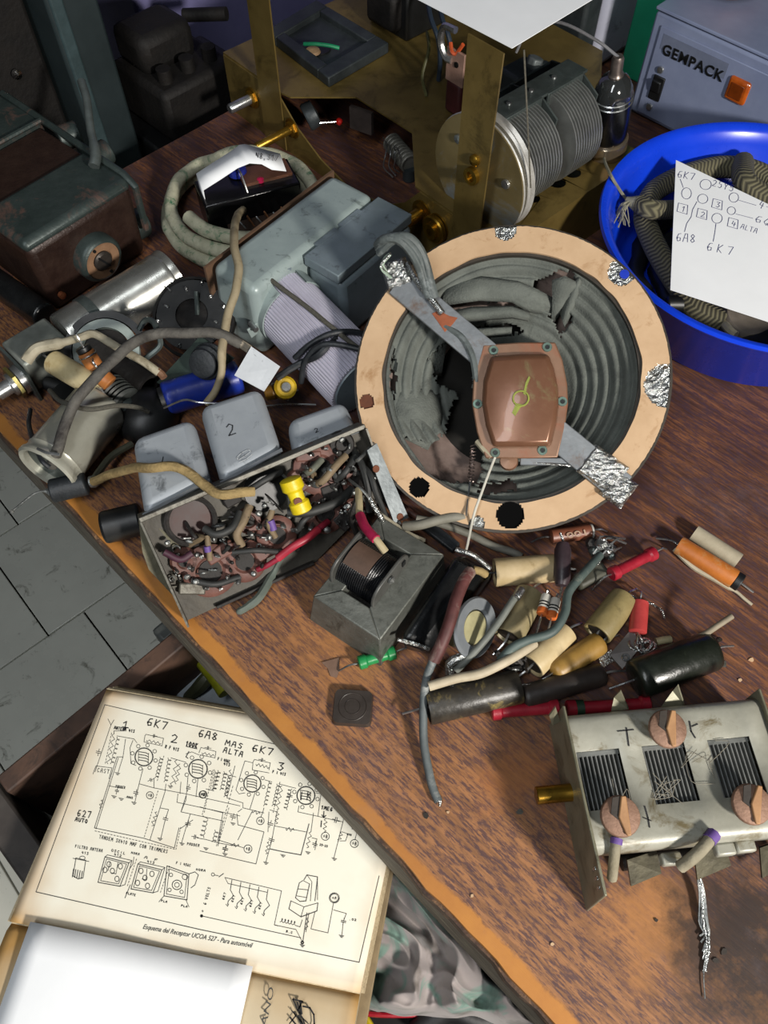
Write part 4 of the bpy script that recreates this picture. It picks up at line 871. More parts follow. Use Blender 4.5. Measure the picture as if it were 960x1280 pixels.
m_braid = braid_mat()
def braided(name, pix, r, label, cat='cable'):
    pts = smooth_pts([at(*p) if len(p) == 3 and p[0] > 2 else V(p) for p in pix], 8); n = 16
    for p in pts:
        d = V((p.x-bc.x, p.y-bc.y, 0)); lim = .0975 + max(0, p.z-.754)*.30 - r - .001
        if p.z < .8140 and d.length > lim: d = d.normalized()*lim; p.x = bc.x+d.x; p.y = bc.y+d.y
    o = MB().tube(pts, r, n).build(name, m_braid, None, smooth=60)
    al = []; s = 0
    for i in range(len(pts)):
        if i: s += (pts[i]-pts[i-1]).length
        al += [s]*n
    o.data.attributes.new('along','FLOAT','POINT').data.foreach_set('value', al)
    o.data.attributes.new('around','FLOAT','POINT').data.foreach_set('value', [(q/n) for _ in pts for q in range(n)])
    return tag(o, label, cat)
bz = TZ + .014
braided('braided_cable', [(905,404,TZ+0.0250),(870,385,TZ+0.0250),(840,345,TZ+0.0280),(815,300,TZ+0.0320),(806,265,TZ+0.0340),(825,232,TZ+0.0360),(870,212,TZ+0.0380),(925,210,TZ+0.0400),(965,228,TZ+0.0380),(985,270,TZ+0.0320)], .0085, 'thick brown zigzag-braided cable looped around inside the blue basin')
braided('braided_cable', [(928,203,TZ+0.0440),(930,225,TZ+0.0500),(945,240,TZ+0.0480),(985,262,TZ+0.0420),(1020,290,TZ+0.0340)], .0085, 'thick braided cable end crossing the loop near the basin rim')
braided('braided_cable', [(800,255,TZ+0.0480),(815,262,TZ+0.0500),(840,262,TZ+0.0380),(880,258,TZ+0.0240),(930,280,TZ+0.0200)], .0072, 'braided cable with frayed white end in the blue basin')
fr = thing('frayed_threads', at(790,250,TZ+.048), 'frayed pale threads at the end of the braided cable', 'threads')
m_thr = mat('pale_thread','8d8a78','6e6b5b',rough=.95)
MB().tube(smooth_pts([at(801,256,TZ+.0480),at(793,253,TZ+.0481),at(783,249,TZ+.0482)],4), [.0068,.0068,.0062,.0058,.0052,.0045,.0036,.0030,.0024][:9], 10).build('torn_end', m_thr, fr, jit=.0008)
for i in range(16):
    a = rnd.uniform(-.2,1.6); l = rnd.uniform(15,34)
    MB().tube(smooth_pts([at(790,251,TZ+.0481), at(784-rnd.uniform(0,8),258+rnd.uniform(-4,6),TZ+.0480), at(784+l*math.cos(math.pi/2+a*.7),258+l*math.sin(math.pi/2+a*.5)*.9,TZ+.032)],4,.001,i), .0005, 5).build('thread', m_thr, fr)
MB().tube(smooth_pts([at(782,248,TZ+.0425),at(775,238,TZ+.052),at(765,222,TZ+.066),at(757,205,TZ+.062),at(755,196,ZP+.004)],5), .0012, 6).build('twine', m_thr, fr)
tag(MB().lathe([(0,0),(.0165,0),(.018,.002),(.018,.012),(.0165,.014),(0,.0145)], 32, frame(at(925,408,TZ+.0185), V((.1,-.12,1)))).build('grey_disc', mat('grey_fibre_disc','6e665c','5a534a',rough=.7,dirt='4a3028',dirt_amt=.3), None), 'rough grey round disc in the basin under the card', 'disc')
tag(MB().tube(smooth_pts([at(903,402,TZ+.026),at(912,413,TZ+.033),at(920,419,TZ+.0345)],3), .0030, 8).build('cable_core', mat('cream_sleeve','b0a890','938b74',rough=.7), None), 'pale cream core sticking out of the braided cable end', 'wire')
jk = [(856,380,.006,'black'),(950,424,.006,'slim')]
for i, (x, y, r, w_) in enumerate(jk):
    p = at(x,y,TZ+.0182+r)
    tag(MB().tube([p - V((.014,.008*math.sin(i*2),0)), p + V((.014,.008*math.sin(i*2),0))], r, 14).build('black_part', m_blk, None, bevel=.0015), ['stubby black part beside the braided cable at the basin front','slim black part right of the grey disc'][i], 'electronic part')
m_bcab = mat('black_rubber_cable','121314','0b0c0c',rough=.5,scale=80)
for i, (rr_, zz2, lab) in enumerate(((.083,.0105,'outer loop of black cable on the basin floor'),(.066,.0110,'middle loop of black cable on the basin floor'),(.049,.0108,'inner loop of black cable on the basin floor'),(.031,.0106,'small centre loop of black cable on the basin floor'))):
    pts = [bc + V(((rr_+.002*math.sin(k*2+i))*math.cos(k/40*2*math.pi), (rr_+.002*math.sin(k*2+i))*math.sin(k/40*2*math.pi), zz2+.0008*math.sin(k*.9))) for k in range(40)]
    mbk = MB(); mbk.tube(pts + [pts[0]], .0068, 10, caps=False); tag(mbk.build('black_cable', m_bcab, None, smooth=60), lab, 'cable', 'black cables in the basin')
# note card leaning on the cable loops
nA, nB = at(845,200,.808), at(838,362,.802); nC = at(960,402,.800)
nn = (nB-nA).cross(nC-nA).normalized(); nn = nn if nn.z > 0 else -nn
nx = (nC-nB); nx = nx - nn*nx.dot(nn); nD = onp(960,255,nA,nn)
ncd = thing('note_card', (nA+nB)/2, 'white paper card with blue pen valve layout notes over the basin', 'card')
ext = 1.35
p10 = nB + (nC-nB)*ext; p11 = nA + (nD-nA)*ext
MB().sheet([nA, nB, p10, p11], .0004, nn).build('paper', m_white, ncd, smooth=0)
Nk = Ink(nA, nn, .00015); q7 = lambda x, y: (x/7.385+830, y/7.385+190); Nk.tf = q7; w = .00045
Nk.text('6K7', (120,230),(290,262),62,w,fill=.85); Nk.line([(150,250),(178,328)], w)
for cx, cy, rx, ry in ((208,382,45,52),(385,300,52,47),(358,432,47,43),(645,420,44,44),(622,542,38,36),(490,612,48,46)): Nk.circle((cx,cy), rx, w, 18, ry)
Nk.text('25Y5', (440,310),(650,370),58,w,fill=.8)
Nk.line([(690,445),(850,492)], w); Nk.text('4-', (870,510),(990,560),70,w,fill=.7); Nk.line([(665,572),(820,612)], w); Nk.text('6Q', (835,640),(985,690),62,w,fill=.85)
for (x, y, ch_) in ((125,470,'1'),(305,520,'2'),(445,430,'3'),(590,605,'4')):
    Nk.line([(x+10,y),(x+95,y+22),(x+88,y+105),(x-5,y+78)], w, True); Nk.text(ch_, (x+30,y+75),(x+80,y+88),48,w,fill=.8)
Nk.text('ALTA', (705,705),(865,755),45,w*.8,fill=.8)
Nk.line([(305,458),(265,530),(250,600),(210,660),(190,735)], w); Nk.text('6A8', (110,820),(300,840),75,w,fill=.8); Nk.line([(480,662),(470,740),(455,825)], w); Nk.text('6K7', (390,905),(670,960),75,w,fill=.6)
Nk.build('pen_writing', mat('blue_pen','34346e','24245a',rough=.8,bump=0), ncd)

# ------------------------------------------------------------------ grey vibrator power unit
m_gbox = mat('grey_green_enamel', '95a2a0', '869392', rough=.38, scale=30, bump=.12, metal=.1, dirt='596260', dirt_amt=.18, dirt_scale=90)
m_gbox2 = mat('slate_enamel', '76828a', '687478', rough=.4, scale=30, bump=.1, metal=.1, dirt='454c4d', dirt_amt=.2, dirt_scale=80)
UX = V((math.cos(math.radians(51)), math.sin(math.radians(51)), 0)); UY = V((-UX.y, UX.x, 0))
UO = at(317,366,.812); UO.z = TZ
UM = Matrix((tuple(UX), tuple(UY), tuple(ZZ))).transposed().to_4x4(); UM.translation = UO
pu2 = thing('vibrator_unit', UM @ V((.06,.0,0)), 'grey-green metal power unit with two box covers and ribbed capacitor', 'power unit')
MB().hexa([UM @ V(p) for p in ((-.002,-.001,.0),(.133,-.001,.0),(.133,.045,.0),(-.002,.045,.0))], [UM @ V(p) for p in ((.001,.001,.062),(.130,.001,.062),(.130,.042,.062),(.001,.042,.062))]).build('main_cover', m_gbox, pu2, bevel=.006, seg=4)
mb = MB().box((.066,.0455,.03), (.137,.002,.060), UM); mb.build('cork_gasket', mat('brown_gasket','5d4430','453223',rough=.9), pu2)
q0 = UM.inverted() @ at(378,319,.810); q1 = UM.inverted() @ at(503,264,.810)
x0, x1 = q0.x, q0.x+.082; y1 = -.0015; y0 = y1-.031
MB().hexa([UM @ V(p) for p in ((x0-.001,y0-.006,.0),(x1,y0-.006,.0),(x1,y1,.0),(x0-.001,y1,.0))], [UM @ V(p) for p in ((x0+.001,y0-.002,.052),(x1,y0-.002,.052),(x1,y1,.052),(x0+.001,y1,.052))]).build('side_cover', m_gbox2, pu2, bevel=.005, seg=3)
MB().box(((x0+x1)/2,(y0+y1)/2,.0565), (x1-x0+.001,y1-y0+.001,.008), UM).build('side_lid', m_gbox2, pu2, bevel=.0008)
for s in (.3,.62): MB().box((x0+(x1-x0)*s,y1+.001,.0595), (.022,.004,.0025), UM).build('lid_tab', m_gbox2, pu2)
# ribbed capacitor in its clamp
ra, rb = at(354,378,.7795), at(452,480,.7760); rx = (rb-ra).normalized(); RM = frame(ra, rx, ZZ); rl = (rb-ra).length
nr = 64; prof = []
for i in range(nr*4):
    a = 2*math.pi*i/(nr*4); r = .0246 + .0006*(1 if (i % 4) in (0,1) else -1); prof.append((r*math.cos(a), r*math.sin(a)))
MB().prism(prof, .0, rl, RM).build('ribbed_capacitor', mat('pale_corrugated','b9b6c4','a9a6b4',rough=.6,scale=40,bump=.05), pu2, smooth=0)
MB().lathe([(0,rl),(.0225,rl),(.022,rl+.001),(0,rl+.0012)], 32, RM).build('end_disc', m_gbox2, pu2)
MB().lathe([(.0255,-.001),(.0266,-.001),(.0266,.013),(.0255,.013)], 40, RM, a0=math.radians(20), a1=math.radians(330), close=True).build('clamp_band', m_gbox, pu2)
MB().lathe([(.0272,-.004),(.0292,-.004),(.0292,.0),(.0272,.0)], 40, RM, a0=math.radians(-20), a1=math.radians(250), close=True).build('clamp_flange', m_gbox2, pu2)
MB().box((.002,.0298,.006), (.010,.010,.0016), RM @ Matrix.Rotation(.2,4,'Z')).build('clamp_tab', m_gbox, pu2, bevel=.0004)
MB().cyl(RM @ V((.002,.0312,.004)), RM @ V((.002,.0312,.012)), .0022, 10).build('clamp_screw', m_steel, pu2)
m_cord = mat('grey_cord','5d5a50','46443c',rough=.95,scale=700,bump=.8)
m_bsl = mat('black_sleeve','22262a','181b1e',rough=.5,scale=120,bump=.3)
def ribw(name, spec, r, m):   # wire lying round the ribbed capacitor: (distance along, angle in degrees, extra height)
    pts = [RM @ V(((.0254+r+e)*math.cos(math.radians(a)), (.0254+r+e)*math.sin(math.radians(a)), d)) for d, a, e in spec]
    return MB().tube(smooth_pts(pts,6), r, 8).build(name, m, pu2, smooth=60)
ribw('tie_cord', [(-.004,18,.003),(.012,14,.002),(.035,6,.0005),(.062,0,.0005),(.085,-6,.0005),(.100,-14,.001)], .0017, m_cord)
ribw('black_tie', [(.055,70,.002),(.060,40,.0005),(.066,10,.0016),(.072,-20,.0005),(.078,-50,.0005),(.084,-80,.002)], .0020, m_bsl)
ribw('black_tie', [(.066,95,.004),(.064,60,.001),(.070,25,.0030),(.088,-5,.0012),(.102,-20,.001)], .0020, m_bsl)

# ------------------------------------------------------------------ coil of green-flecked cloth cable
m_cloth = mat('green_flecked_cloth', 'bdbba2', 'a5a38b', rough=.9, scale=150, bump=.5, dirt='1f6a46', dirt_amt=.34, dirt_scale=95)
def ell(cx, cy, rx_, ry_, a0, a1, z, n=18, dz=0):
    return [at(cx+rx_*math.cos(math.radians(a0+(a1-a0)*i/n)), cy+ry_*math.sin(math.radians(a0+(a1-a0)*i/n)), z+dz*i/n) for i in range(n+1)]
pts = ell(290,270,80,62,-60,250,.7565) + ell(299,256,86,60,260,610,.7655) + ell(308,244,84,54,-100,150,.7745)
tag(MB().tube(smooth_pts(pts,3,.0012), .0056, 12).build('cloth_cable', m_cloth, None, smooth=60), 'coil of cream cloth cable flecked with green behind the grey unit', 'cable')

# black coil former with leads in the middle of the cable
bb = thing('black_coil_box', at(315,240,.772), 'black bakelite box with small leads beneath the curled paper tag', 'coil box')
c0 = at(312,246,.778); c0.z = .765
KM = Matrix.Translation(c0) @ Matrix.Rotation(math.radians(22),4,'Z')
MB().box((0,0,.012), (.078,.034,.030), KM).build('body', mat('black_gloss','0e0e10','09090a',rough=.2), bb, bevel=.0015)
MB().box((.016,.004,.028), (.040,.020,.003), KM).build('brown_panel', mat('copper_brown_panel','6a4434','50321f',rough=.4), bb)
MB().box((.005,-.025,.004), (.060,.016,.006), KM).build('brown_strip', mat('dark_fibre_strip','3c2c22','2c2019',rough=.6), bb, bevel=.001)
MB().lathe([(0,0),(.008,0),(.007,.005),(0,.007)], 20, frame(KM @ V((-.004,.012,.028)), ZZ)).build('blue_bead', mat('blue_glass','2a3aa0','1a2470',rough=.12,coat=.5), bb)
MB().lathe([(0,0),(.003,0),(.0028,.002),(0,.003)], 14, frame(KM @ V((.010,-.004,.0275)), ZZ)).build('pink_bead', mat('pink_bead','c02050','a01840',rough=.3), bb)
MB().tube(smooth_pts([KM @ V(p) for p in ((-.004,.008,.035),(-.004,-.004,.036),(-.003,-.016,.022))],4), .0008, 6).build('bright_lead', m_steel, bb)
for i in range(6): MB().tube(smooth_pts([KM @ V((-.014+.007*i,-.020,.006)), KM @ V((-.016+.007*i,-.024,.012+.003*(i%2))), KM @ V((-.012+.007*i,-.028,.006))],3), .0007, 5).build('small_lead', mat('copper_lead','b07a55','8d5f40',rough=.35,metal=.7) if i % 2 else m_steel, bb)
# curled paper tag with pencilled figures
up_ = [(245,217),(268,202),(290,188),(299,181),(306,180),(328,186),(350,192)]; lo_ = [(254,238),(276,224),(297,210),(312,204),(327,205),(340,212),(358,214)]
zz_ = [.800,.803,.807,.810,.810,.806,.803]
mb = MB(); mb.add([at(*p,z+.002) for p, z in zip(up_,zz_)] + [at(*p,z) for p, z in zip(lo_,zz_)], [(i,i+1,8+i,7+i) for i in range(6)])
mb.add([at(245,217,.802), at(254,238,.800), at(261,276,.772), at(258,270,.772)], [(0,1,2,3)])
pt = thing('paper_tag', at(300,210,.80), 'curled white paper tag with pencilled figures on the black box', 'paper tag')
o = mb.build('paper', m_white, pt, smooth=60); md = o.modifiers.new('solid','SOLIDIFY'); md.thickness = .0003
pn_ = (at(350,192,.805)-at(328,186,.808)).cross(at(340,212,.806)-at(328,186,.808)).normalized()
Ik = Ink(at(350,192,.805), pn_ if pn_.z > 0 else -pn_, .0012); Ik.tf = lambda x, y: (x/6+240, y/6+170)
Ik.text('N8,31/', (475,165),(650,190),42,.00045,fill=.8); Ik.build('pencil_figures', m_pen, pt)
# cream flex over the grey unit
tag(MB().tube(smooth_pts([at(303,262,.786),at(296,272,.800),at(292,300,.816),at(298,332,.816),at(295,362,.813),at(284,398,.806),at(278,432,.800),at(277,462,.790),at(270,488,.778),at(258,505,.772)],6,.0008), [.0030]*40+[.0026]*15, 10).build('cream_flex', mat('cream_rubber','9c8f74','85785e',rough=.7,scale=70,dirt='6b5f48',dirt_amt=.3), None), 'cream rubber flex lying over the grey power unit', 'wire')

# ------------------------------------------------------------------ clutter at the left edge of the bench
m_can = mat('worn_silver', 'c0c0ba', 'a4a49e', rough=.28, metal=.85, scale=30, bump=.12, dirt='8f7a3c', dirt_amt=.16, dirt_scale=32)
a, b = at(84,425,.7715), at(214,345,.7715); AM = frame(a, b-a, ZZ); L_ = (b-a).length
al = thing('silver_capacitor_can', (a+b)/2 - ZZ*.0215, 'long silver aluminium capacitor can with rust spots before the brown enclosure', 'capacitor can')
MB().lathe([(0,0),(.0192,0),(.0200,.002),(.0200,L_-.010),(.0206,L_-.009),(.0206,L_-.006),(.0198,L_-.005),(.0208,L_-.002),(.0212,L_),(.0194,L_),(.0187,L_-.004),(0,L_-.004)], 40, AM).build('can', m_can, al, smooth=35)
MB().lathe([(.0202,.020),(.0208,.020),(.0208,.027),(.0202,.027)], 40, AM, close=True).build('clamp_band', m_zinc, al)
c0 = at(52,442,.768); bk2 = thing('grey_switch_bracket', V((c0.x,c0.y,TZ)), 'grey metal switch bracket with threaded shaft at the bench edge', 'switch')
d_ = (b-a).normalized(); KM = Matrix.Translation(V((c0.x,c0.y,TZ))) @ Matrix.Rotation(math.atan2(d_.y,d_.x),4,'Z')
MB().box((0,.002,.016), (.036,.030,.028), KM).build('housing', mat('pale_grey_metal','8d918a','757972',rough=.45,metal=.4,scale=60,bump=.2), bk2, bevel=.002)
MB().box((-.020,-.002,.014), (.002,.036,.028), KM).build('front_plate', m_zinc, bk2)
MB().lathe([(.011,0),(.011,.004),(.0085,.005),(.0085,.010),(.0055,.011),(.0055,.020),(.0035,.021),(.0035,.034),(0,.035)], 24, frame(KM @ V((-.021,-.006,.014)), -d_)).build('threaded_bush', m_steel, bk2)
MB().lathe([(.0088,0),(.0125,0),(.0125,.0025),(.0088,.0025)], 6, frame(KM @ V((-.026,-.006,.014)), -d_), close=True).build('hex_nut', mat('brass_nut','8d8350','6d6538',rough=.35,metal=.7), bk2)
MB().tube([KM @ V((-.010,-.014,.006)), KM @ V((.004,-.040,.004))], .005, 10).build('black_clamp', m_blk, bk2)
# black and grey ring (control body)
rg = thing('ring_control', at(132,440,.76), 'round control with black arc and pale grey inner ring', 'control')
RF = frame(at(134,440,.775), V((.15,-.50,.85)), V((1,.3,0)))
MB().lathe([(.0235,-.004),(.0285,-.004),(.0285,.003),(.0235,.003)], 40, RF, a0=.2, a1=3.3, close=True).build('black_arc', m_blk, rg)
MB().lathe([(.0165,-.003),(.0225,-.003),(.0225,.004),(.0165,.004)], 40, RF, close=True).build('grey_ring', mat('pale_bakelite','8f9a95','7b8681',rough=.45), rg)
MB().lathe([(0,-.016),(.016,-.016),(.016,.0),(0,.0)], 28, RF).build('dark_core', m_soot, rg)
# wafer switch with lugs
wf = thing('wafer_switch', at(240,398,.75), 'black round wafer switch with silver lugs beside the silver can', 'wafer switch')
WF = frame(at(240,394,.776), V((-.05,-.45,.9)), V((1,0,0)))
MB().lathe([(.012,-.001),(.026,-.001),(.026,.001),(.012,.001)], 36, WF, close=True).build('wafer', m_blk, wf)
MB().lathe([(0,-.018),(.0125,-.018),(.0125,-.001),(.009,.0005),(0,.0005)], 24, WF).build('hub', m_soot, wf)
MB().lathe([(.0285,-.010),(.0305,-.010),(.0305,-.004),(.0285,-.004)], 40, WF, close=True).build('outer_ring', m_soot, wf)
for i in range(12):
    a_ = i*math.pi/6+.2; r_ = .019 if i % 2 else .0245; M_ = WF @ Matrix.Rotation(a_,4,'Z') @ Matrix.Translation(V((r_,0,.003))) @ Matrix.Rotation(rnd.uniform(-.8,.8),4,'Y')
    MB().lathe([(.0014+.0005*math.cos(t_*math.pi/3),.0005*math.sin(t_*math.pi/3)) for t_ in range(6)], 10, M_ @ Matrix.Rotation(math.pi/2,4,'X'), close=True).build('lug', m_steel, wf)
    MB().tube([M_ @ V((0,0,-.0014)), WF @ Matrix.Rotation(a_,4,'Z') @ V((r_,0,-.001))], .0007, 5).build('lug_tail', m_steel, wf)
MB().tube([WF @ V((.004,.0,.0)), WF @ V((.004,.016,.004))], .0018, 8).build('contact_arm', m_zinc, wf)
# large pale can lying with its open rim to the front
a, b = at(58,588,.7712), at(128,505,.7702); PM = frame(a, b-a, ZZ); L_ = (b-a).length
pc = thing('pale_valve_shield', (a+b)/2 - ZZ*.0205, 'large pale enamelled can with open rim at the left bench edge', 'valve shield')
MB().lathe([(.0175,.006),(.0175,.001),(.0198,-.0005),(.0212,.001),(.0212,.0035),(.0200,.005),(.0196,.008),(.0202,.0095),(.0196,.011),(.0196,L_-.004),(.0170,L_-.0005),(.008,L_),(0,L_)], 40, PM).build('can', mat('pale_enamel','b4b3a6','9b9a8d',rough=.3,metal=.35,scale=24,dirt='7c7a6c',dirt_amt=.15), pc, smooth=40)
MB().lathe([(0,.0050),(.0174,.0050),(.0174,.0058),(0,.0058)], 32, PM).build('dark_bottom', m_zinc, pc)
MB().lathe([(0,L_+.0002),(.0075,L_+.0002),(.007,L_+.006),(0,L_+.007)], 20, PM).build('top_cap', mat('olive_cap','7c7c62','66664e',rough=.4), pc)
# cream tubular and orange resistors nearby
m_cream = mat('cream_wax', 'c2b48e', 'a8986f', rough=.55, scale=60, bump=.15, dirt='8a6d3a', dirt_amt=.25, dirt_scale=50)
a, b = at(66,452,.786), at(120,484,.785)
ct = thing('cream_tubular_capacitor', (a+b)/2, 'cream wax tubular capacitor among the clutter at the left', 'capacitor')
MB().cyl(a, b, .0082, 24).build('body', m_cream, ct, bevel=.001)
MB().tube([a, a - (b-a)*.25 + ZZ*.002], .0008, 6).build('lead', m_steel, ct); MB().tube(smooth_pts([b, b+(b-a)*.12, b+(b-a)*.2-ZZ*.006],3), .0008, 6).build('lead', m_steel, ct)
m_orb = mat('orange_brown_lacquer','b0703a','95582a',rough=.4,scale=50)
for i, (p, q, lab) in enumerate(((at(107,440,.798),at(120,460,.788),'orange-brown resistor with black end above the cream capacitor'),(at(127,470,.790),at(138,480,.786),'stubby orange-brown resistor end beside the cream capacitor'))):
    t_ = thing('carbon_resistor', (p+q)/2, lab, 'resistor')
    MB().cyl(p, q, .0058, 18).build('body', m_orb, t_, bevel=.0008); MB().cyl(p - (q-p).normalized()*.004, p, .0052, 18).build('black_end', m_blk, t_, bevel=.0008)
    MB().ring(p + (q-p)*.2, q-p, .0060, .0005, 18, 6).build('wire_wrap', m_steel, t_); MB().tube(smooth_pts([p+(q-p)*.2+ZZ*.006, p+ZZ*.010-(q-p)*.4, p+V((-.006,.010,.006))],4), .0007, 5).build('lead', m_steel, t_)
# wires over the clutter
m_gcable = mat('grimy_grey_cable','5b5852','3e3b37',rough=.8,scale=90,bump=.7,dirt='2c2826',dirt_amt=.4)
tag(MB().tube(smooth_pts([at(66,582,.775),at(72,560,.793),at(78,535,.797),at(98,498,.805),at(130,460,.812),at(165,430,.812),at(195,418,.808),at(240,416,.806),at(275,418,.804),at(300,430,.798)],6,.0012), .0036, 10).build('grimy_cable', m_gcable, None), 'grimy grey cable arching over the clutter at the left', 'cable')
tag(MB().tube(smooth_pts([at(298,428,.7985),at(306,433,.797),at(312,437,.796)],3), .0030, 8).build('cable_sleeve_end', mat('pale_rubber','9a9080','7d7464',rough=.7), None), 'short pale rubber sleeve at the grimy cable end', 'sleeve')
m_wh = mat('dirty_white_sleeve','aca48f','8d8570',rough=.75,scale=80,dirt='6e6550',dirt_amt=.3)
tag(MB().tube(smooth_pts([at(32,452,.790),at(45,436,.794),at(70,430,.796),at(100,422,.800),at(120,418,.802),at(150,436,.800),at(175,450,.797),at(198,466,.790)],6,.0008), [.0040]*14+[.0028]*29, 9).build('dirty_white_wire', m_wh, None), 'dirty white sleeved wire crossing the grey ring control', 'wire')
tag(MB().tube(smooth_pts([at(196,463,.7915),at(202,468,.789),at(205,472,.788)],3), .0026, 8).build('brown_wire_tip', mat('brown_tip','7c5a42','63452f',rough=.7), None), 'brown frayed tip at the end of the dirty white wire', 'wire tip')
tag(MB().tube(smooth_pts([at(38,512,.765),at(36,530,.772),at(42,552,.784),at(52,575,.790),at(62,584,.787)],5), .0016, 8).build('black_wire', m_bsl, None), 'thin black wire looping to the pale can rim', 'wire')
tag(MB().tube(smooth_pts([at(48,562,.797),at(58,566,.798),at(66,567,.797),at(74,568,.796)],4,.001), .0010, 6).build('tie_wire', m_steel, None), 'bright twisted tie wire around the cable at the pale can', 'wire')
tag(MB().tube(smooth_pts([at(62,488,.775),at(72,498,.784),at(84,504,.793),at(110,512,.796),at(140,508,.794),at(165,508,.786),at(185,514,.775)],5,.001), .0016, 8).build('braided_grey_wire', m_cord, None), 'braided grey wire draped over the top of the pale can', 'wire')
tag(MB().tube(smooth_pts([at(165,555,.756),at(140,570,.760),at(125,588,.764),at(118,598,.768)],5), .0024, 8).build('olive_sleeve', mat('olive_dark_sleeve','4a4a3c','38382c',rough=.6), None), 'dark olive sleeve running from under the cans to the black plug', 'wire')
for i, (pts, r) in enumerate((([at(174,412,.800),at(182,400,.806),at(192,403,.808),at(198,418,.806),at(200,432,.800),at(186,445,.795),at(178,452,.790)], .0020), ([at(205,510,.778),at(230,500,.790),at(250,503,.792),at(285,505,.790)], .0007))):
    tag(MB().tube(smooth_pts(list(pts),5), r, 7).build('loose_wire', m_zinc if i == 0 else m_steel, None), ['grey wire hooked around the grimy cable beside the wafer switch','thin bright wire above the blue tube'][i], 'wire')
# dark green plate with bellows, blue tube, tag, yellow trimmer
gp_ = thing('green_grommet_plate', at(240,450,.75), 'dark green sloping plate with black ribbed grommet', 'plate')
Q = [at(*p) for p in ((200,478,.764),(248,425,.792),(290,450,.786),(235,500,.762))]
n_ = (Q[1]-Q[0]).cross(Q[2]-Q[0]).normalized(); n_ = n_ if n_.z > 0 else -n_
Qf = [onp(px_,py_,Q[0],n_) for px_, py_ in ((196,478),(250,420),(292,448),(236,502))]
MB().sheet(Qf, .002, n_).build('plate', mat('dark_green_paint','37453f','2a3631',rough=.4,metal=.3), gp_, smooth=0)
GF = frame(onp(262,452,Q[0],n_), n_)
MB().lathe([(.013,0),(.013,.002),(.0105,.003),(.0105,.0045),(.0120,.0055),(.0115,.007),(.0092,.008),(.0092,.0095),(.0100,.0105),(.0095,.012),(.006,.013),(0,.013)], 28, GF).build('ribbed_grommet', m_bsl, gp_)
a, b = at(206,499,.766), at(300,470,.766)
t_ = thing('blue_tubular_capacitor', (a+b)/2 - ZZ*.0125, 'cobalt blue tubular capacitor behind the grey shield cans', 'capacitor')
MB().cyl(a, b, .0118, 28).build('body', mat('cobalt_blue','1d3494','17297a',rough=.35,dirt='101c50',dirt_amt=.2), t_, bevel=.0025, seg=3)
MB().cyl(a - (b-a).normalized()*.003, a, .009, 20).build('end_cap', m_blk, t_); MB().tube([b, b+(b-a)*.08], .0008, 6).build('lead', m_steel, t_)
sq = [at(*p) for p in ((314,433,.805),(350,458,.803),(330,489,.795),(293,469,.797))]
tag(MB().sheet(sq, .0004, ZZ).build('small_paper_tag', mat('specked_paper','ccd0d4','c0c4c8',rough=.8,dirt='6a6c70',dirt_amt=.06,dirt_scale=160), None, smooth=0), 'small square white paper tag behind the second grey can', 'paper tag')
# supports keep the tag where it is: twisted leads below it
yt = thing('yellow_trimmer', at(355,488,.76), 'yellow and brown trimmer with bent leads next to the paper tag', 'trimmer')
p = at(356,485,.775); YF = frame(p, V((.25,-.5,.8)))
MB().lathe([(0,-.004),(.0078,-.004),(.0078,.0035),(.006,.005),(0,.005)], 22, YF).build('yellow_body', mat('yellow_enamel','c9a820','a8881a',rough=.45,dirt='7a5a20',dirt_amt=.3), yt)
MB().lathe([(0,.005),(.004,.005),(.003,.007),(0,.007)], 14, YF).build('adjuster', m_steel, yt)
MB().cyl(at(333,491,.770), at(346,489,.772), .0055, 16).build('amber_body', mat('amber_brown','8a6420','6a4a16',rough=.4), yt, bevel=.001)
for i, (x, y, z) in enumerate(((366,478,.778),(372,488,.770),(348,473,.782),(360,500,.760),(340,480,.778))): MB().tube(smooth_pts([p, (p+at(x,y,z))/2 + ZZ*.003, at(x,y,z)],3), .0009, 6).build('lead', m_steel, yt)
tag(MB().tube(smooth_pts([at(346,473,.783),at(362,462,.786),at(380,452,.788),at(396,445,.797),at(410,432,.802),at(424,420,.800),at(440,415,.795)],5), [.0024]*20+[.0018]*11, 8).build('black_lead', m_bsl, None), 'black sleeved lead from the yellow trimmer over the ribbed capacitor', 'wire')
tag(MB().tube(smooth_pts([at(330,508,.756),at(360,505,.757),at(395,506,.756)],3), .0007, 5).build('thin_rod', m_steel, None), 'thin bare wire lying behind the third grey can', 'wire')

# ------------------------------------------------------------------ upturned chassis with three grey cans
m_ifcan = mat('grey_if_can', 'a3a9ae', '949aa0', rough=.42, metal=.15, scale=22, bump=.1, dirt='5f6468', dirt_amt=.2, dirt_scale=60)
m_chas = mat('grimy_zinc', '6a6860', '4e4c45', rough=.5, metal=.5, scale=70, bump=.35, dirt='3a332a', dirt_amt=.4, dirt_scale=50)
m_fib = mat('red_brown_fibre', '6a443a', '4d3029', rough=.6, scale=70, bump=.3)
m_grime = mat('black_grime', '211d1a', '15120f', rough=.7, scale=90, bump=.6)
m_sold = mat('solder', '9a9c9a', '6c6e6c', rough=.42, metal=.8, scale=200, bump=.4)
T_ = at(176,648,.800); TR_ = at(449,534,.800); B_ = at(243,770,.7515)
CX = (TR_-T_).normalized(); CYd = (B_-T_); CYd = (CYd - CX*CYd.dot(CX)).normalized(); CN = CX.cross(-CYd).normalized()
if CN.z < 0: CN = -CN
WL = (TR_-T_).length; WH = (T_.z-TZ-.001)/(-CYd.z)
QM = Matrix((tuple(CX), tuple(-CYd), tuple(CX.cross(-CYd)))).transposed().to_4x4(); QM.translation = T_
rc = thing('valve_radio_chassis', T_ + CX*.07 + CYd*.03 - ZZ*.03, 'upturned grimy radio chassis with wiring and three grey cans', 'radio chassis')
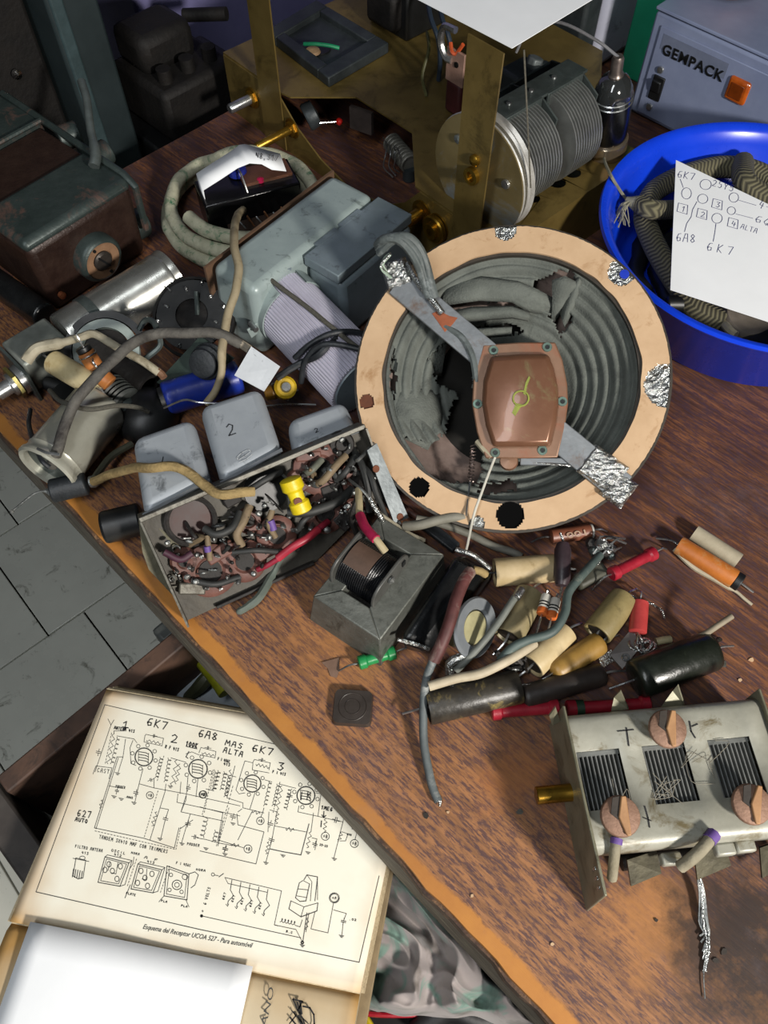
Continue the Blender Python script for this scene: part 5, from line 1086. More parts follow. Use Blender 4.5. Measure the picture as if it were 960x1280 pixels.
MB().prism([(0,0),(0,-WH),(WL*.60,-WH),(WL,-WH*.66),(WL,0)], -.002, 0, QM).build('base_plate', mat('dark_grimy_plate','4a463e','35322c',rough=.6,metal=.3,scale=60,bump=.3), rc)
MB().box((WL/2,.0012,.004), (WL+.002,.003,.014), QM).build('top_flange', m_chas, rc, bevel=.0005)
MB().box((WL*.36,-WH+.001,.002), (WL*.46,.002,.005), QM).build('lower_flange', m_grime, rc, bevel=.0004)
sa, sb, sc_ = at(174,650,.799), at(238,766,.7515), at(245,694,.777); sn_ = (sb-sa).cross(sc_-sa).normalized(); sn_ = sn_ if sn_.z > 0 else -sn_
MB().sheet([onp(*p,sa,sn_) for p in ((173,650),(178,690),(186,712),(237,767),(246,742),(245,692),(202,662))], .0012, sn_).build('bent_flange', mat('olive_zinc','66624f','4d4a3b',rough=.5,metal=.4,scale=60,bump=.3,dirt='4a3826',dirt_amt=.35), rc, smooth=0)
MB().hexa([QM @ V(p) for p in ((-.0012,-WH,-.001),(0,-WH,-.001),(0,.002,-.001),(-.0012,.002,-.001))], [QM @ V(p) for p in ((-.0012,-WH+.004,.024),(0,-WH+.004,.024),(0,.000,.010),(-.0012,.000,.010))]).build('side_flange', m_chas, rc)
MB().box((WL+.0006,-WH*.33,.006), (.0012,WH*.66,.014), QM).build('side_flange', m_chas, rc)
cans = [((163,545),(240,518),(262,598),(178,642)), ((247,505),(325,480),(352,560),(275,602)), ((357,522),(430,496),(448,536),(366,566))]
figs = ['1','2','2']
for i, q in enumerate(cans):
    P = [at(*p,.806 - (.006 if i == 2 else 0)) for p in q]
    if i == 2: P = [P[0] , P[1], P[2], P[3]]
    cx_ = (P[2]-P[3]).normalized()
    dn = V((0,0,-.034 if i != 2 else -.028)) ; sh = -(P[0]-P[3]).normalized()*.003
    o = MB().hexa([p + dn + sh*(1 if k < 2 else -.5) for k, p in enumerate(P)], P).build('shield_can', m_ifcan, rc, bevel=.007, seg=4, label=['grey shield can marked 1','tall grey shield can marked 2 in the middle','short grey shield can at the right'][i])
    MB().sheet([P[3]-cx_*.0+ZZ*.0002, P[2]+ZZ*.0002, P[2]+ZZ*.0002+(P[3]-P[0]).normalized()*.0022, P[3]+ZZ*.0002+(P[3]-P[0]).normalized()*.0022], .0012, ZZ).build('can_lip', mat('bright_edge','a5aaae','8d9296',rough=.35,metal=.6), o)
    K2 = Ink(P[0], (P[1]-P[0]).cross(P[3]-P[0]) if (P[1]-P[0]).cross(P[3]-P[0]).z > 0 else (P[3]-P[0]).cross(P[1]-P[0]), .0003)
    if i == 0: K2.line([(204,571),(202,580)], .0005)
    elif i == 1: K2.text('2', (285,545),(296,542),14,.0006,fill=1)
    else: K2.text('2', (394,541),(399,539),5,.0004,fill=1)
    K2.build('pencil_mark', m_pen, o)
    if i == 1:
        for dx, dy, rx_, ry_ in ((305,568,9,4),): 
            K3 = Ink(P[0], K2.n, .0004)
            K3.line([(296,572),(302,566),(310,562),(314,564),(306,570),(298,575)], .0006, True); K3.line([(299,578),(308,574),(315,568)], .0006); K3.build('stamped_mark', mat('pale_stamp','c2c6c8','b0b4b6',rough=.4), o)
def onc(x, y, h=.0): return onp(x, y, T_ + CN*h, CN)
# valve sockets and round fittings on the plate
def socket(x, y, R, m1=m_fib, m2=m_grime, pins=8, name='valve_socket'):
    F_ = frame(onc(x,y,.0003), CN)
    s = MB().lathe([(0,0),(R,0),(R,.003),(R*.85,.0045),(R*.55,.0045),(R*.45,.003),(0,.003)], 28, F_).build(name, m1, rc)
    MB().lathe([(0,.0028),(R*.42,.0028),(R*.42,.0040),(0,.0040)], 18, F_).build('centre', m2, s)
    for i in range(pins):
        a = i*2*math.pi/pins + x; M_ = F_ @ Matrix.Rotation(a,4,'Z') @ Matrix.Translation(V((R*.72,0,.004))) @ Matrix.Rotation(rnd.uniform(-.5,.7),4,'Y')
        MB().box((0,0,.003), (.0008,.0024,.006), M_).build('pin', m_sold, s)
        MB().lathe([(0,0),(.0016,.0005),(.0019,.0016),(.0012,.003),(0,.0034)], 8, M_ @ Matrix.Translation(V((0,0,.0045))) @ Matrix.Diagonal((rnd.uniform(.5,1.2),rnd.uniform(.5,1.3),rnd.uniform(.5,1.4),1))).build('solder_blob', m_sold if i % 3 else m_grime, s, jit=.0012)
    return s
F_ = frame(onc(238,650,.0003), CN)
s = MB().lathe([(.0125,-.0005),(.0150,-.0005),(.0155,.004),(.0140,.005),(.0125,.004)], 32, F_, close=True).build('socket_rim', m_grime, rc); MB().lathe([(0,.0002),(.0125,.0002),(.0125,.0012),(0,.0012)], 28, F_).build('socket_floor', mat('dark_red_shellac','3a1a12','26100b',rough=.55,bump=0), s)
F_ = frame(onc(332,612,.0003), CN); MB().lathe([(0,.0002),(.0135,.0002),(.0135,.0010),(0,.0010)], 28, F_).build('open_hole', m_blk, rc)
socket(398,585,.0165); socket(372,600,.0075,pins=4); socket(262,712,.0165); socket(305,700,.0135,pins=7); socket(345,668,.0125,pins=7); socket(425,555,.0085,m1=m_grime,pins=3); socket(405,640,.0135,pins=7); socket(230,700,.0085,pins=4); socket(310,650,.008,pins=5); socket(445,600,.0105,pins=6); socket(440,640,.0095,pins=5)
# wax capacitors, sleeved links and lugs across the plate
def link(pix, r, m, name='sleeved_link', n=7, wob=.0006): 
    pts = smooth_pts([onc(x,y,h) for x, y, h in pix], 5, wob, len(pix)); return MB().tube(pts, r, n).build(name, m, rc, smooth=60)
m_tan = mat('tan_sleeve','7d6c54','64553f',rough=.7,scale=90,dirt='4a3c2c',dirt_amt=.3); m_crim = mat('crimson_sleeve','8c1f34','701526',rough=.5); m_purp = mat('purple_sleeve','6a4f92','533b78',rough=.6); m_dgr = mat('dark_sleeve','2c2d2c','1e1f1e',rough=.6)
link([(432,570,.008),(420,582,.013),(405,600,.012),(398,605,.008)], .0024, m_tan); link([(402,575,.008),(390,588,.012),(380,593,.008)], .0022, mat('grey_green_sleeve','6a6c60','53554a',rough=.6))
link([(312,632,.006),(305,650,.010),(296,668,.011),(302,682,.008)], .0026, m_tan); link([(340,638,.008),(336,655,.010),(344,672,.008)], .0020, m_tan); link([(338,650,.0108),(342,662,.0105)], .0023, m_purp); link([(258,670,.009),(260,684,.010),(262,700,.008)], .0018, m_tan); link([(259,683,.0108),(260,690,.0105)], .0021, m_purp)
link([(240,692,.012),(225,700,.012),(205,690,.010)], .0022, mat('maroon_sleeve','4a2434','381a28',rough=.6)); link([(398,662,.012),(385,672,.016),(368,682,.016),(348,698,.012)], .0026, mat('red_sleeve','a82c3c','8a2030',rough=.45)); link([(348,698,.012),(335,706,.009),(322,712,.006)], .0018, m_crim); link([(410,652,.006),(402,658,.010),(394,665,.011)], .0022, m_crim)
link([(255,660,.008),(270,668,.013),(290,660,.012),(300,640,.006)], .0024, m_dgr); link([(350,690,.010),(320,688,.014),(290,690,.010)], .0018, m_dgr); link([(360,640,.010),(385,640,.015),(420,628,.014),(440,612,.008)], .0030, m_dgr); link([(300,620,.006),(330,600,.010),(352,590,.006)], .0020, m_dgr); link([(420,600,.006),(432,590,.012),(445,570,.008)], .0022, m_dgr); link([(240,725,.006),(270,730,.009),(300,722,.006)], .0020, m_dgr); link([(395,640,.008),(380,650,.012),(372,665,.008)], .0020, m_dgr)
for i in range(46):
    x = 205+rnd.random()*250; y = 705 - (x-205)*.47 + rnd.uniform(-30,38)
    r = rnd.uniform(.0013,.0026); p = onc(x, y, .002 + rnd.random()*.007); M_ = frame(p, CN + V((rnd.uniform(-.4,.4),rnd.uniform(-.4,.4),0)))
    k_ = rnd.random()
    if k_ < .55: MB().lathe([(0,-r),(r*.8,-r*.6),(r,.0),(r*.7,r*.8),(0,r)], 8, M_ @ Matrix.Diagonal((rnd.uniform(.6,1.7),rnd.uniform(.5,1.1),rnd.uniform(.6,1.2),1))).build('solder_blob', m_sold, rc, jit=.0016)
    elif k_ < .8: MB().box((0,0,0), (r*2.4,.0007,r*2.0), M_).build('tag_lug', m_sold if k_ < .7 else m_chas, rc)
    else: MB().ring(p, CN + V((rnd.uniform(-.8,.8),rnd.uniform(-.8,.8),0)), r*.95, .0005, 10, 5).build('eyelet', m_sold, rc)
for i in range(22):
    x = 215+rnd.random()*235; y = 705 - (x-205)*.47 + rnd.uniform(-28,34)
    link([(x,y,.003),(x+rnd.uniform(-10,10),y+rnd.uniform(-10,10),.010+rnd.random()*.005),(x+rnd.uniform(-24,24),y+rnd.uniform(-16,16),.003)], rnd.choice((.0005,.0006,.0012,.0016)), rnd.choice((m_steel,m_sold,m_dgr,m_grime,m_tan)), 'link_wire', 6, .001)
for i, (x, y, w_, h_) in enumerate(((290,625,20,12),(275,690,34,16),(370,625,22,20),(415,615,26,22),(330,690,24,16),(240,735,30,14),(430,650,20,22),(385,570,30,12))):
    p = onc(x,y,.003); MB().box((0,0,0), (w_/1900,h_/1900,.005), Matrix.Translation(p) @ QM.to_3x3().to_4x4() @ Matrix.Rotation(rnd.uniform(-.5,.5),4,'Z')).build('grimy_part', (m_grime,m_fib,m_chas)[i % 3], rc, bevel=.001)
# yellow dogbone resistor on top
a, b = onc(362,598,.0185), onc(378,640,.0185); DM = frame(a, b-a, CN); L_ = (b-a).length
yr = MB().lathe([(0,0),(.0052,0),(.0066,.0008),(.0068,.0065),(.0048,.0085),(.0046,L_-.008),(.0062,L_-.0065),(.0062,L_-.0008),(.005,L_),(0,L_)], 24, DM).build('yellow_resistor', mat('yellow_ceramic','d9c21a','c4ac10',rough=.45,scale=120,bump=.2), rc, label='bright yellow dogbone resistor')
MB().lathe([(0,.0),(.0026,.0),(.0024,.0008),(0,.0009)], 14, frame(DM @ V((.0044,.0010,L_*.63)), (DM.to_3x3() @ V((1,.2,0))))).build('brown_spot', mat('brown_spot','6a3418','502610',rough=.6), yr)
for z_, pp in ((.003,(352,592,.004)),(L_-.003,(385,646,.004))): MB().tube([DM @ V((0,0,z_)), onc(*pp)], .0009, 6).build('lead', m_sold, yr)
# other pieces around the chassis
a, b = at(64,614,.7625), at(108,604,.7625)
bp_ = thing('black_sleeve_plug', (a+b)/2, 'black sleeved plug with soldered wire ends at the bench edge', 'plug')
MB().cyl(a, b, .0078, 18).build('sleeve', m_bsl, bp_, bevel=.001); MB().tube(smooth_pts([a, a+(a-b)*.2+ZZ*.002, a+(a-b)*.5+ZZ*.001, at(14,640,.756)],4), [.0035,.003,.002,.0012,.0007,.0007,.0007,.0007,.0007,.0007,.0007,.0007,.0006], 6).build('bare_wire', m_sold, bp_)
MB().lathe([(0,-.004),(.004,-.002),(.0045,.001),(.003,.004),(0,.005)], 10, frame(b + (b-a).normalized()*.004, b-a)).build('solder_joint', m_sold, bp_, jit=.001); MB().lathe([(0,-.002),(.0016,0),(0,.003)], 8, frame(at(15,640,.757), ZZ)).build('solder_bead', m_sold, bp_)
m_tancord = mat('tan_cloth_cord','9a8458','7f6b44',rough=.85,scale=120,bump=.6,dirt='5f4c30',dirt_amt=.25)
tag(MB().tube(smooth_pts([at(117,602,.766),at(140,593,.782),at(165,585,.800),at(190,585,.812),at(215,583,.8135),at(235,590,.813),at(255,606,.813),at(275,617,.814),at(300,615,.813),at(318,614,.810)],6,.0009), .0030, 9).build('tan_cord', m_tancord, None), 'tan cloth cord lying across the first grey can', 'cord')
a, b = at(128,660,.7625), at(178,648,.7625)
t_ = thing('black_tubular_capacitor', (a+b)/2, 'glossy black tubular capacitor poking out left of the chassis', 'capacitor'); MB().cyl(a, b, .0105, 22).build('body', m_blk, t_, bevel=.002); MB().tube([b, b+(b-a)*.15], .001, 6).build('lead', m_sold, t_)
tag(MB().tube(smooth_pts([at(352,696,.760),at(342,716,.7545),at(325,745,.7545),at(310,758,.7535),at(296,766,.7525)],5), [.0020]*6+[.0028]*9+[.0024]*5+[.0012], 8).build('grey_green_tail', mat('grey_green_rubber','5d665e','4a524a',rough=.6), None), 'grey-green rubber wire tail lying in front of the chassis', 'wire')
st = thing('steel_strap', at(487,612,.76), 'flat grey steel strip with two holes leaning between chassis and speaker', 'strip')
Q = [at(*p) for p in ((458,562,.802),(472,553,.802),(512,648,.768),(492,654,.768))]; n_ = (Q[1]-Q[0]).cross(Q[3]-Q[0]).normalized(); n_ = n_ if n_.z > 0 else -n_
Q = [onp(x,y,Q[0],n_) for x, y in ((459,563),(471,554),(511,647),(493,654))]
MB().sheet(Q, .0015, n_).build('strip', mat('dull_zinc_strip','83898b','6e7476',rough=.4,metal=.6,scale=60), st, smooth=0)
for x, y in ((470,586),(500,646)): MB().lathe([(0,.0001),(.0024,.0001),(.0022,.0005),(0,.0005)], 14, frame(onp(x,y,Q[0],n_), n_)).build('rusty_hole', mat('rust','6a3a22','4a2816',rough=.8), st)
tag(MB().tube(smooth_pts([at(448,612,.792),at(449,630,.795),at(450,645,.796),at(458,660,.800),at(470,674,.802),at(482,690,.798)],5), .0022, 9).build('cream_lead', mat('cream_lead','a89a78','8d8062',rough=.65), None), 'cream lead running from chassis into the coil bobbin', 'wire')
tag(MB().tube(smooth_pts([at(450,644,.7965),at(455,656,.7995),at(463,667,.8015),at(470,674,.8025)],5), .0029, 9).build('crimson_sleeve', mat('bright_crimson','a31845','8a1238',rough=.5), None), 'bright crimson sleeve on the cream lead', 'sleeve')

# ------------------------------------------------------------------ torn loudspeaker
SPC = V((.0771,.3265,.8197)); SPN = V((-.152,-.4278,.891)).normalized(); SR = .0966
SPM = frame(SPC, SPN, V((1,0,0))); SPI = SPM.inverted()
def onS(x, y, h=0.0): return onp(x, y, SPC + SPN*h, SPN)
def locS(x, y, h=0.0): p = SPI @ onS(x, y, h); return (p.x, p.y)
def pixel(p):
    v = p - CAM; d = v.dot(FW); return (480 + FPX*v.dot(RT)/d, 640 - FPX*v.dot(UP)/d)
def inside(p, poly):
    r = False; j = len(poly)-1
    for i in range(len(poly)):
        a, b = poly[i], poly[j]
        if (a[1] > p[1]) != (b[1] > p[1]) and p[0] < (b[0]-a[0])*(p[1]-a[1])/(b[1]-a[1])+a[0]: r = not r
        j = i
    return r
m_card = mat('tan_cardboard', 'c2a482', 'b39472', rough=.8, scale=35, bump=.15, dirt='9a7650', dirt_amt=.18, dirt_scale=45)
m_cone = mat('grey_cone_paper', '646862', '50544f', rough=.95, scale=60, bump=.5, bscale=900, dirt='454844', dirt_amt=.3, dirt_scale=40)
m_pinkm = mat('dusty_pink_metal', '94827a', '7d6b63', rough=.6, metal=.2, scale=60, bump=.2, dirt='5c4c45', dirt_amt=.3)
m_foil = mat('silver_foil', 'c8cac8', '8e908e', rough=.22, metal=.95, scale=240, bump=.9)
m_silver = mat('silver_paint', '83878a', '6f7376', rough=.5, metal=.35, scale=70, bump=.25, dirt='6a5a50', dirt_amt=.2)
m_felt = mat('grey_felt', '5e625e', '4b4f4b', rough=1, scale=120, bump=.7)
sp = thing('loudspeaker', V((SPC.x, SPC.y, TZ)), 'large torn loudspeaker with tan cardboard ring and copper cover', 'loudspeaker')
# steel frame: rim and basket
MB().lathe([(.0775,-.0045),(.0968,-.0045),(.0972,-.0035),(.0972,-.0010),(.0775,-.0010)], 120, SPM, close=True).build('steel_rim', mat('dark_rim','4a443d','38332d',rough=.5,metal=.5), sp, smooth=35)
MB().lathe([(.0790,-.0020),(.0785,-.010),(.070,-.026),(.045,-.050),(.030,-.056),(.0,-.056),(0,-.058),(.031,-.058),(.047,-.0525),(.072,-.028),(.0805,-.011),(.0805,-.0045)], 72, SPM, close=True).build('basket', m_pinkm, sp)
MB().lathe([(0,-.046),(.030,-.050),(.052,-.0440),(.0525,-.0445),(.030,-.0510),(0,-.047)], 48, SPM).build('dark_hollow_disc', mat('hollow_shade_black','16140f','100e0b',rough=1), sp)  # black disc added so the hollow behind the torn cone looks shaded
# cardboard ring with notches and bolt holes
holes = [(632,288,14,'foil'), (777,341,17,'foil'), (834,482,27,'foil'), (456,503,10,'rust'), (518,617,13,'dark'), (638,662,17,'dark'), (596,655,10,'tin'), (497,352,16,'tin')]
hl = []
for x, y, r, k in holes:
    c_ = locS(x,y,0); rr = r/2000; d_ = math.hypot(*c_)
    if k in ('dark','rust') and d_ + rr > .0948: c_ = (c_[0]*(.0948-rr)/d_, c_[1]*(.0948-rr)/d_)
    hl.append((c_, rr))
mb = MB(); nA_, nR = 480, 16; r0, r1 = .0792, .0955; vs = []; fs = []; keep = {}
for i in range(nA_):
    a = 2*math.pi*i/nA_
    for j in range(nR+1):
        r = r0 + (r1-r0)*j/nR
        if j == 0: r += .0009*noise.noise(V((math.cos(a)*6, math.sin(a)*6, 0)))
        if j == nR: r += .0004*noise.noise(V((math.cos(a)*40, math.sin(a)*40, 3)))
        vs.append((r*math.cos(a), r*math.sin(a), 0))
for i in range(nA_):
    i2 = (i+1) % nA_
    for j in range(nR):
        q = (i*(nR+1)+j, i2*(nR+1)+j, i2*(nR+1)+j+1, i*(nR+1)+j+1); cx = sum(vs[k][0] for k in q)/4; cy = sum(vs[k][1] for k in q)/4
        if any((cx-h[0][0])**2 + (cy-h[0][1])**2 < h[1]**2 for h in hl): continue
        fs.append(q)
mb.add(vs, fs, SPM); o = mb.build('cardboard_ring', m_card, sp, smooth=0); md = o.modifiers.new('solid','SOLIDIFY'); md.thickness = .0018; md.offset = 0
for (x, y, r, k), (c_, rr) in zip(holes, hl):
    F_ = SPM @ Matrix.Translation(V((c_[0],c_[1],-.0006)))
    if k in ('foil','tin'):
        vs = []; fs = []; n = 14
        for i in range(n+1):
            for j in range(n+1):
                s, t = i/n*2-1, j/n*2-1; u_ = s*math.sqrt(1-t*t/2); v_ = t*math.sqrt(1-s*s/2)
                vs.append((u_*rr*1.05, v_*rr*1.05, .0012*noise.noise(V((u_*4+x,v_*4,0))) + .0008*noise.noise(V((u_*9+x,v_*9,5))) + .0006))
        for i in range(n):
            for j in range(n): a = i*(n+1)+j; fs.append((a,a+1,a+n+2,a+n+1))
        # keep the foil inside the outer rim
        vs = [(v[0]*min(1,(.0952-(c_[0]**2+c_[1]**2)**.5*0)/1e-9) if False else v[0], v[1], v[2]) for v in vs]
        Fi = SPM.inverted() @ F_
        def clip(v):
            p = Fi @ V(v); r_ = math.hypot(p.x,p.y)
            if r_ > .0954: p.x *= .0954/r_; p.y *= .0954/r_
            return SPM @ p
        MB().add([clip(v) for v in vs], fs).build('foil_patch', m_foil, sp, smooth=0)
    else: MB().lathe([(0,-.0002),(rr*.98,-.0002),(rr*.98,.0002),(0,.0002)], 20, F_).build('bolt_hole', mat('hole_black','050505','040404',rough=1,spec=.1,bump=0) if k == 'dark' else mat('rust','6a3a22','4a2816',rough=.8), sp)
MB().lathe([(0,.0012),(.0030,.0012),(.0028,.0018),(0,.0018)], 14, SPM @ Matrix.Translation(V((*locS(780,344),.0004)))).build('blue_hole', mat('blue_hole','1838c0','1430a0',rough=.4), sp)
# paper cone with tears
tears = [[(500,546),(512,585),(540,600),(592,606),(604,590),(606,540),(596,500),(585,462),(566,505),(556,540),(540,556)],
         [(655,378),(668,352),(690,342),(716,338),(722,350),(702,362),(708,378),(716,398),(702,420),(690,400),(676,384)],
         [(545,386),(580,374),(640,376),(650,384),(610,392),(560,396)], [(575,410),(640,404),(655,414),(600,424)],
         [(486,440),(492,432),(496,470),(494,500),(487,490)], [(536,445),(560,425),(592,430),(594,470),(576,492),(548,482)], [(600,604),(640,600),(650,612),(620,618),(600,616)]]
nA_, nR = 220, 64; vs = []; fs = []
def cz(r):
    t = (r-.020)/(.078-.020); z = -.046 + .040*t**1.15
    if r > .040: z += .0016*math.sin((r-.040)/.0062*2*math.pi)*min(1,(r-.040)/.006)*min(1,(.0785-r)/.003)
    return z
for i in range(nA_):
    a = 2*math.pi*i/nA_
    for j in range(nR+1):
        r = .020 + (.0785-.020)*j/nR; dent = 0
        k = noise.noise(V((math.cos(a)*r*45, math.sin(a)*r*45, 2)))
        dent = .0025*k*(1.6 if 1.2 < a < 4.2 else .3)
        vs.append((r*math.cos(a), r*math.sin(a), cz(r) + dent*min(1,(.0785-r)/.01)))
wv = [SPM @ V(v) for v in vs]; pv = [pixel(v) for v in wv]
for i in range(nA_):
    i2 = (i+1) % nA_
    for j in range(nR):
        q = (i*(nR+1)+j, i2*(nR+1)+j, i2*(nR+1)+j+1, i*(nR+1)+j+1)
        cx = sum(pv[k][0] for k in q)/4 + 5*noise.noise(wv[q[0]]*400); cy = sum(pv[k][1] for k in q)/4 + 5*noise.noise(wv[q[0]]*400+V((9,0,0)))
        if any(inside((cx,cy), t) for t in tears): continue
        fs.append(q)
mb = MB(); mb.v = wv; mb.f = fs; mb.mi = [0]*len(fs)
o = mb.build('paper_cone', m_cone, sp, smooth=70); md = o.modifiers.new('solid','SOLIDIFY'); md.thickness = .0006
# torn, curled flaps of cone paper
def flap(pix, curl, name='torn_flap', m=None):
    n = len(pix)//2; top = pix[:n]; bot = pix[n:][::-1]; K = 6; vs = []; fs = []
    for i in range(n):
        for k in range(K+1):
            t = k/K; x = top[i][0]*(1-t)+bot[i][0]*t; y = top[i][1]*(1-t)+bot[i][1]*t; h = top[i][2]*(1-t)+bot[i][2]*t + curl*math.sin(t*math.pi)
            p = onS(x+2*noise.noise(V((x*.1,y*.1,0))), y+2*noise.noise(V((x*.1,y*.1,7))), h); vs.append(p)
    for i in range(n-1):
        for k in range(K): a = i*(K+1)+k; fs.append((a,a+1,a+K+2,a+K+1))
    mb = MB().add(vs, fs); o = mb.build(name, m or m_cone, sp, smooth=70); md = o.modifiers.new('solid','SOLIDIFY'); md.thickness = .0008; return o
flap([(560,350,-.012),(600,345,-.010),(650,352,-.012),(672,362,-.014),(690,372,-.018),(690,395,-.028),(660,390,-.022),(640,378,-.016),(600,376,-.012),(552,382,-.010)], .003)
flap([(548,392,-.006),(590,384,-.006),(640,382,-.010),(662,390,-.014),(660,402,-.020),(640,398,-.014),(590,402,-.009),(545,402,-.008)], .004)
flap([(556,418,-.004),(600,410,-.006),(640,408,-.010),(640,420,-.014),(600,424,-.010),(560,430,-.008)], .003)
flap([(690,350,-.008),(706,345,-.007),(722,352,-.008),(716,372,-.020),(702,395,-.026),(690,405,-.030)], .004)
flap([(494,400,-.012),(520,380,-.016),(545,395,-.022),(560,425,-.030),(552,470,-.036),(520,470,-.026),(500,470,-.018),(489,460,-.012)], .003)
flap([(492,490,-.012),(515,480,-.020),(548,490,-.030),(554,530,-.028),(535,562,-.020),(505,548,-.012)], .004)
flap([(700,392,-.022),(710,360,-.014),(722,345,-.008),(728,352,-.008),(720,380,-.016),(706,410,-.026)], .003)
MB().tube(smooth_pts([onS(490,432,-.006), onS(484,460,-.006), onS(486,500,-.006), onS(500,545,-.006), onS(530,590,-.006)],5), .0016, 7).build('rim_glue', m_felt, sp)
# strap carrying the magnet: two arms
def bar(p, q, w, h0, h1, th, m, name):
    a, b = onS(*p,h0), onS(*q,h1); d = (b-a).normalized(); s = SPN.cross(d)*(w/2); n_ = d.cross(s).normalized()*th
    if n_.dot(SPN) < 0: n_ = -n_
    return MB().hexa([a-s-n_, b-s-n_, b+s-n_, a+s-n_], [a-s, b-s, b+s, a+s]).build(name, m, sp, bevel=.0006)
s1 = bar((498,352),(612,448),.0185,.0045,.0060,.003,m_silver,'strap_arm'); s2 = bar((690,538),(778,610),.0180,.0060,.0045,.003,m_silver,'strap_arm')
MB().sheet([onS(x,y,.0056+.0009*t) for x, y, t in ((540,392,0),(548,388,0),(562,395,0),(572,397,0),(566,405,0),(556,415,0),(550,406,0))], .0005, SPN).build('rust_patch', mat('orange_rust','a05a38','7d4228',rough=.8), s1)
def foilbox(px_, h, sx, sy, sz, rot, parent, m=None):
    n = 12; M_ = SPM @ Matrix.Translation(V((*locS(*px_),h))) @ Matrix.Rotation(rot,4,'Z'); vs = []; fs = []
    for i in range(n+1):
        for j in range(n+1):
            s, t = i/n-.5, j/n-.5; e = max(abs(s),abs(t))*2
            vs.append((s*sx, t*sy, sz*(1-max(0,(e-.7)/.3)**2) + .0016*noise.noise(V((s*7+h*100,t*7+px_[0],0))) + .0009*noise.noise(V((s*16,t*16+px_[0],3)))))
    for i in range(n):
        for j in range(n): a = i*(n+1)+j; fs.append((a,a+1,a+n+2,a+n+1))
    return MB().add(vs, fs, M_).build('crumpled_foil', m or m_foil, parent, smooth=0)
foilbox((497,345),.0035,.017,.018,.004,.3,s1); foilbox((752,588),.0045,.024,.020,.0022,-.65,s2); foilbox((772,612),.0030,.016,.018,.0028,-.65,s2)
MB().tube(smooth_pts([onS(509,330,.004),onS(522,352,.0075),onS(540,375,.0085),onS(553,392,.0075)],4), .0022, 8).build('solder_seam', m_foil, s1)
# housing and copper cover
hp = [(604,431),(650,428),(694,428),(703,450),(709,480),(710,505),(706,535),(697,572),(650,573),(607,573),(596,540),(590,505),(592,470)]
def coverpoly(s, h, cx=651, cy=501): return [onS(cx+(x-cx)*s, cy+(y-cy)*s, h) for x, y in hp]
def loft(layers):
    n = len(hp); vs = [p for L_ in layers for p in L_]; k = len(layers)
    fs = [tuple(range(n))[::-1], tuple(range((k-1)*n, k*n))]
    for q in range(k-1): fs += [(q*n+i, q*n+(i+1) % n, (q+1)*n+(i+1) % n, (q+1)*n+i) for i in range(n)]
    return MB().add(vs, fs)
loft([coverpoly(.90,-.034), coverpoly(.95,.0030)]).build('magnet_housing', mat('black_magnet','26282a','1a1c1d',rough=.5,scale=60), sp, bevel=.001)
m_cop = mat('patinated_copper', '8d6e58', '765642', rough=.42, metal=.3, scale=24, bump=.12, dirt='8c5238', dirt_amt=.4, dirt_scale=16)
cv = loft([coverpoly(1.0,.0032), coverpoly(1.0,.0060)]).build('copper_cover', m_cop, sp, bevel=.0008)
hp_full = hp
dm = loft([coverpoly(.80,.0058), coverpoly(.795,.0098), coverpoly(.76,.0122), coverpoly(.70,.0130)]).build('cover_dome', mat('dome_copper','85604a','704c38',rough=.34,metal=.35,scale=18,bump=.1,dirt='8a8a62',dirt_amt=.34,dirt_scale=20,coat=.2), cv, smooth=60)
sm_ = dm.modifiers.new('bevel','BEVEL'); sm_.width = .002; sm_.segments = 3; sm_.limit_method = 'ANGLE'
m_verd = mat('green_patina','8c9440','767e34',rough=.7,scale=200)
gs = MB().ring(onS(651,498,.0133), SPN, .0046, .0006, 20, 6).build('green_stamp', m_verd, cv)
MB().sheet([onS(x,y,.0134) for x, y in ((654,492),(657,478),(661,470),(663,472),(659,482),(657,494))], .0003, SPN).build('stamp_arrow', m_verd, gs); MB().sheet([onS(x,y,.0134) for x, y in ((645,504),(640,516),(644,520),(650,510),(655,506))], .0003, SPN).build('stamp_tail', m_verd, gs)
for x, y in ((617,438),(684,434),(597,505),(703,502),(619,566),(678,563)):
    F_ = SPM @ Matrix.Translation(V((*locS(x,y,.006),.0060))); s = MB().lathe([(.0030,0),(.0028,.0008),(.0016,.0008),(.0014,.0003),(0,.0003)], 14, F_).build('cover_screw', mat('verdigris_screw','6f8a80','4f5a50',rough=.5,metal=.4), cv); MB().lathe([(0,.0004),(.0013,.0004),(.0012,.0006),(0,.0006)], 10, F_).build('screw_hole', m_blk, s)
# leads, spring and string on the speaker
m_gsl = mat('slate_grey_sleeve','59605f','454b4a',rough=.6,scale=90,bump=.4,dirt='7d8484',dirt_amt=.3)
for k, dx in enumerate((-5,0,5)):
    MB().tube(smooth_pts([onS(474+dx*.4,312+dx,.018),onS(484+dx,300,.028),onS(503+dx,298-dx*.4,.030),onS(520+dx,315-dx*.5,.024),onS(532+dx*.8,345,.014),onS(540+dx*.6,372,.008)],5,.0008,k), .0030, 9).build('sleeved_lead', m_gsl, sp)
for k in range(7): MB().tube(smooth_pts([onS(488,318,.024), onS(482-k,322+k*2,.020), onS(477+2*k,330+3*k,.010+.001*k)],3,.001,k), .0009, 5).build('frayed_strand', m_foil if k % 2 else mat('pale_green_strand','9fb0a0','7d8d7d',rough=.7), sp)
MB().tube(smooth_pts([onS(548,405,.003),onS(575,420,.005),onS(590,445,.006),onS(596,478,.004)],5), .0022, 8).build('sleeved_lead', m_gsl, sp)
pts = []
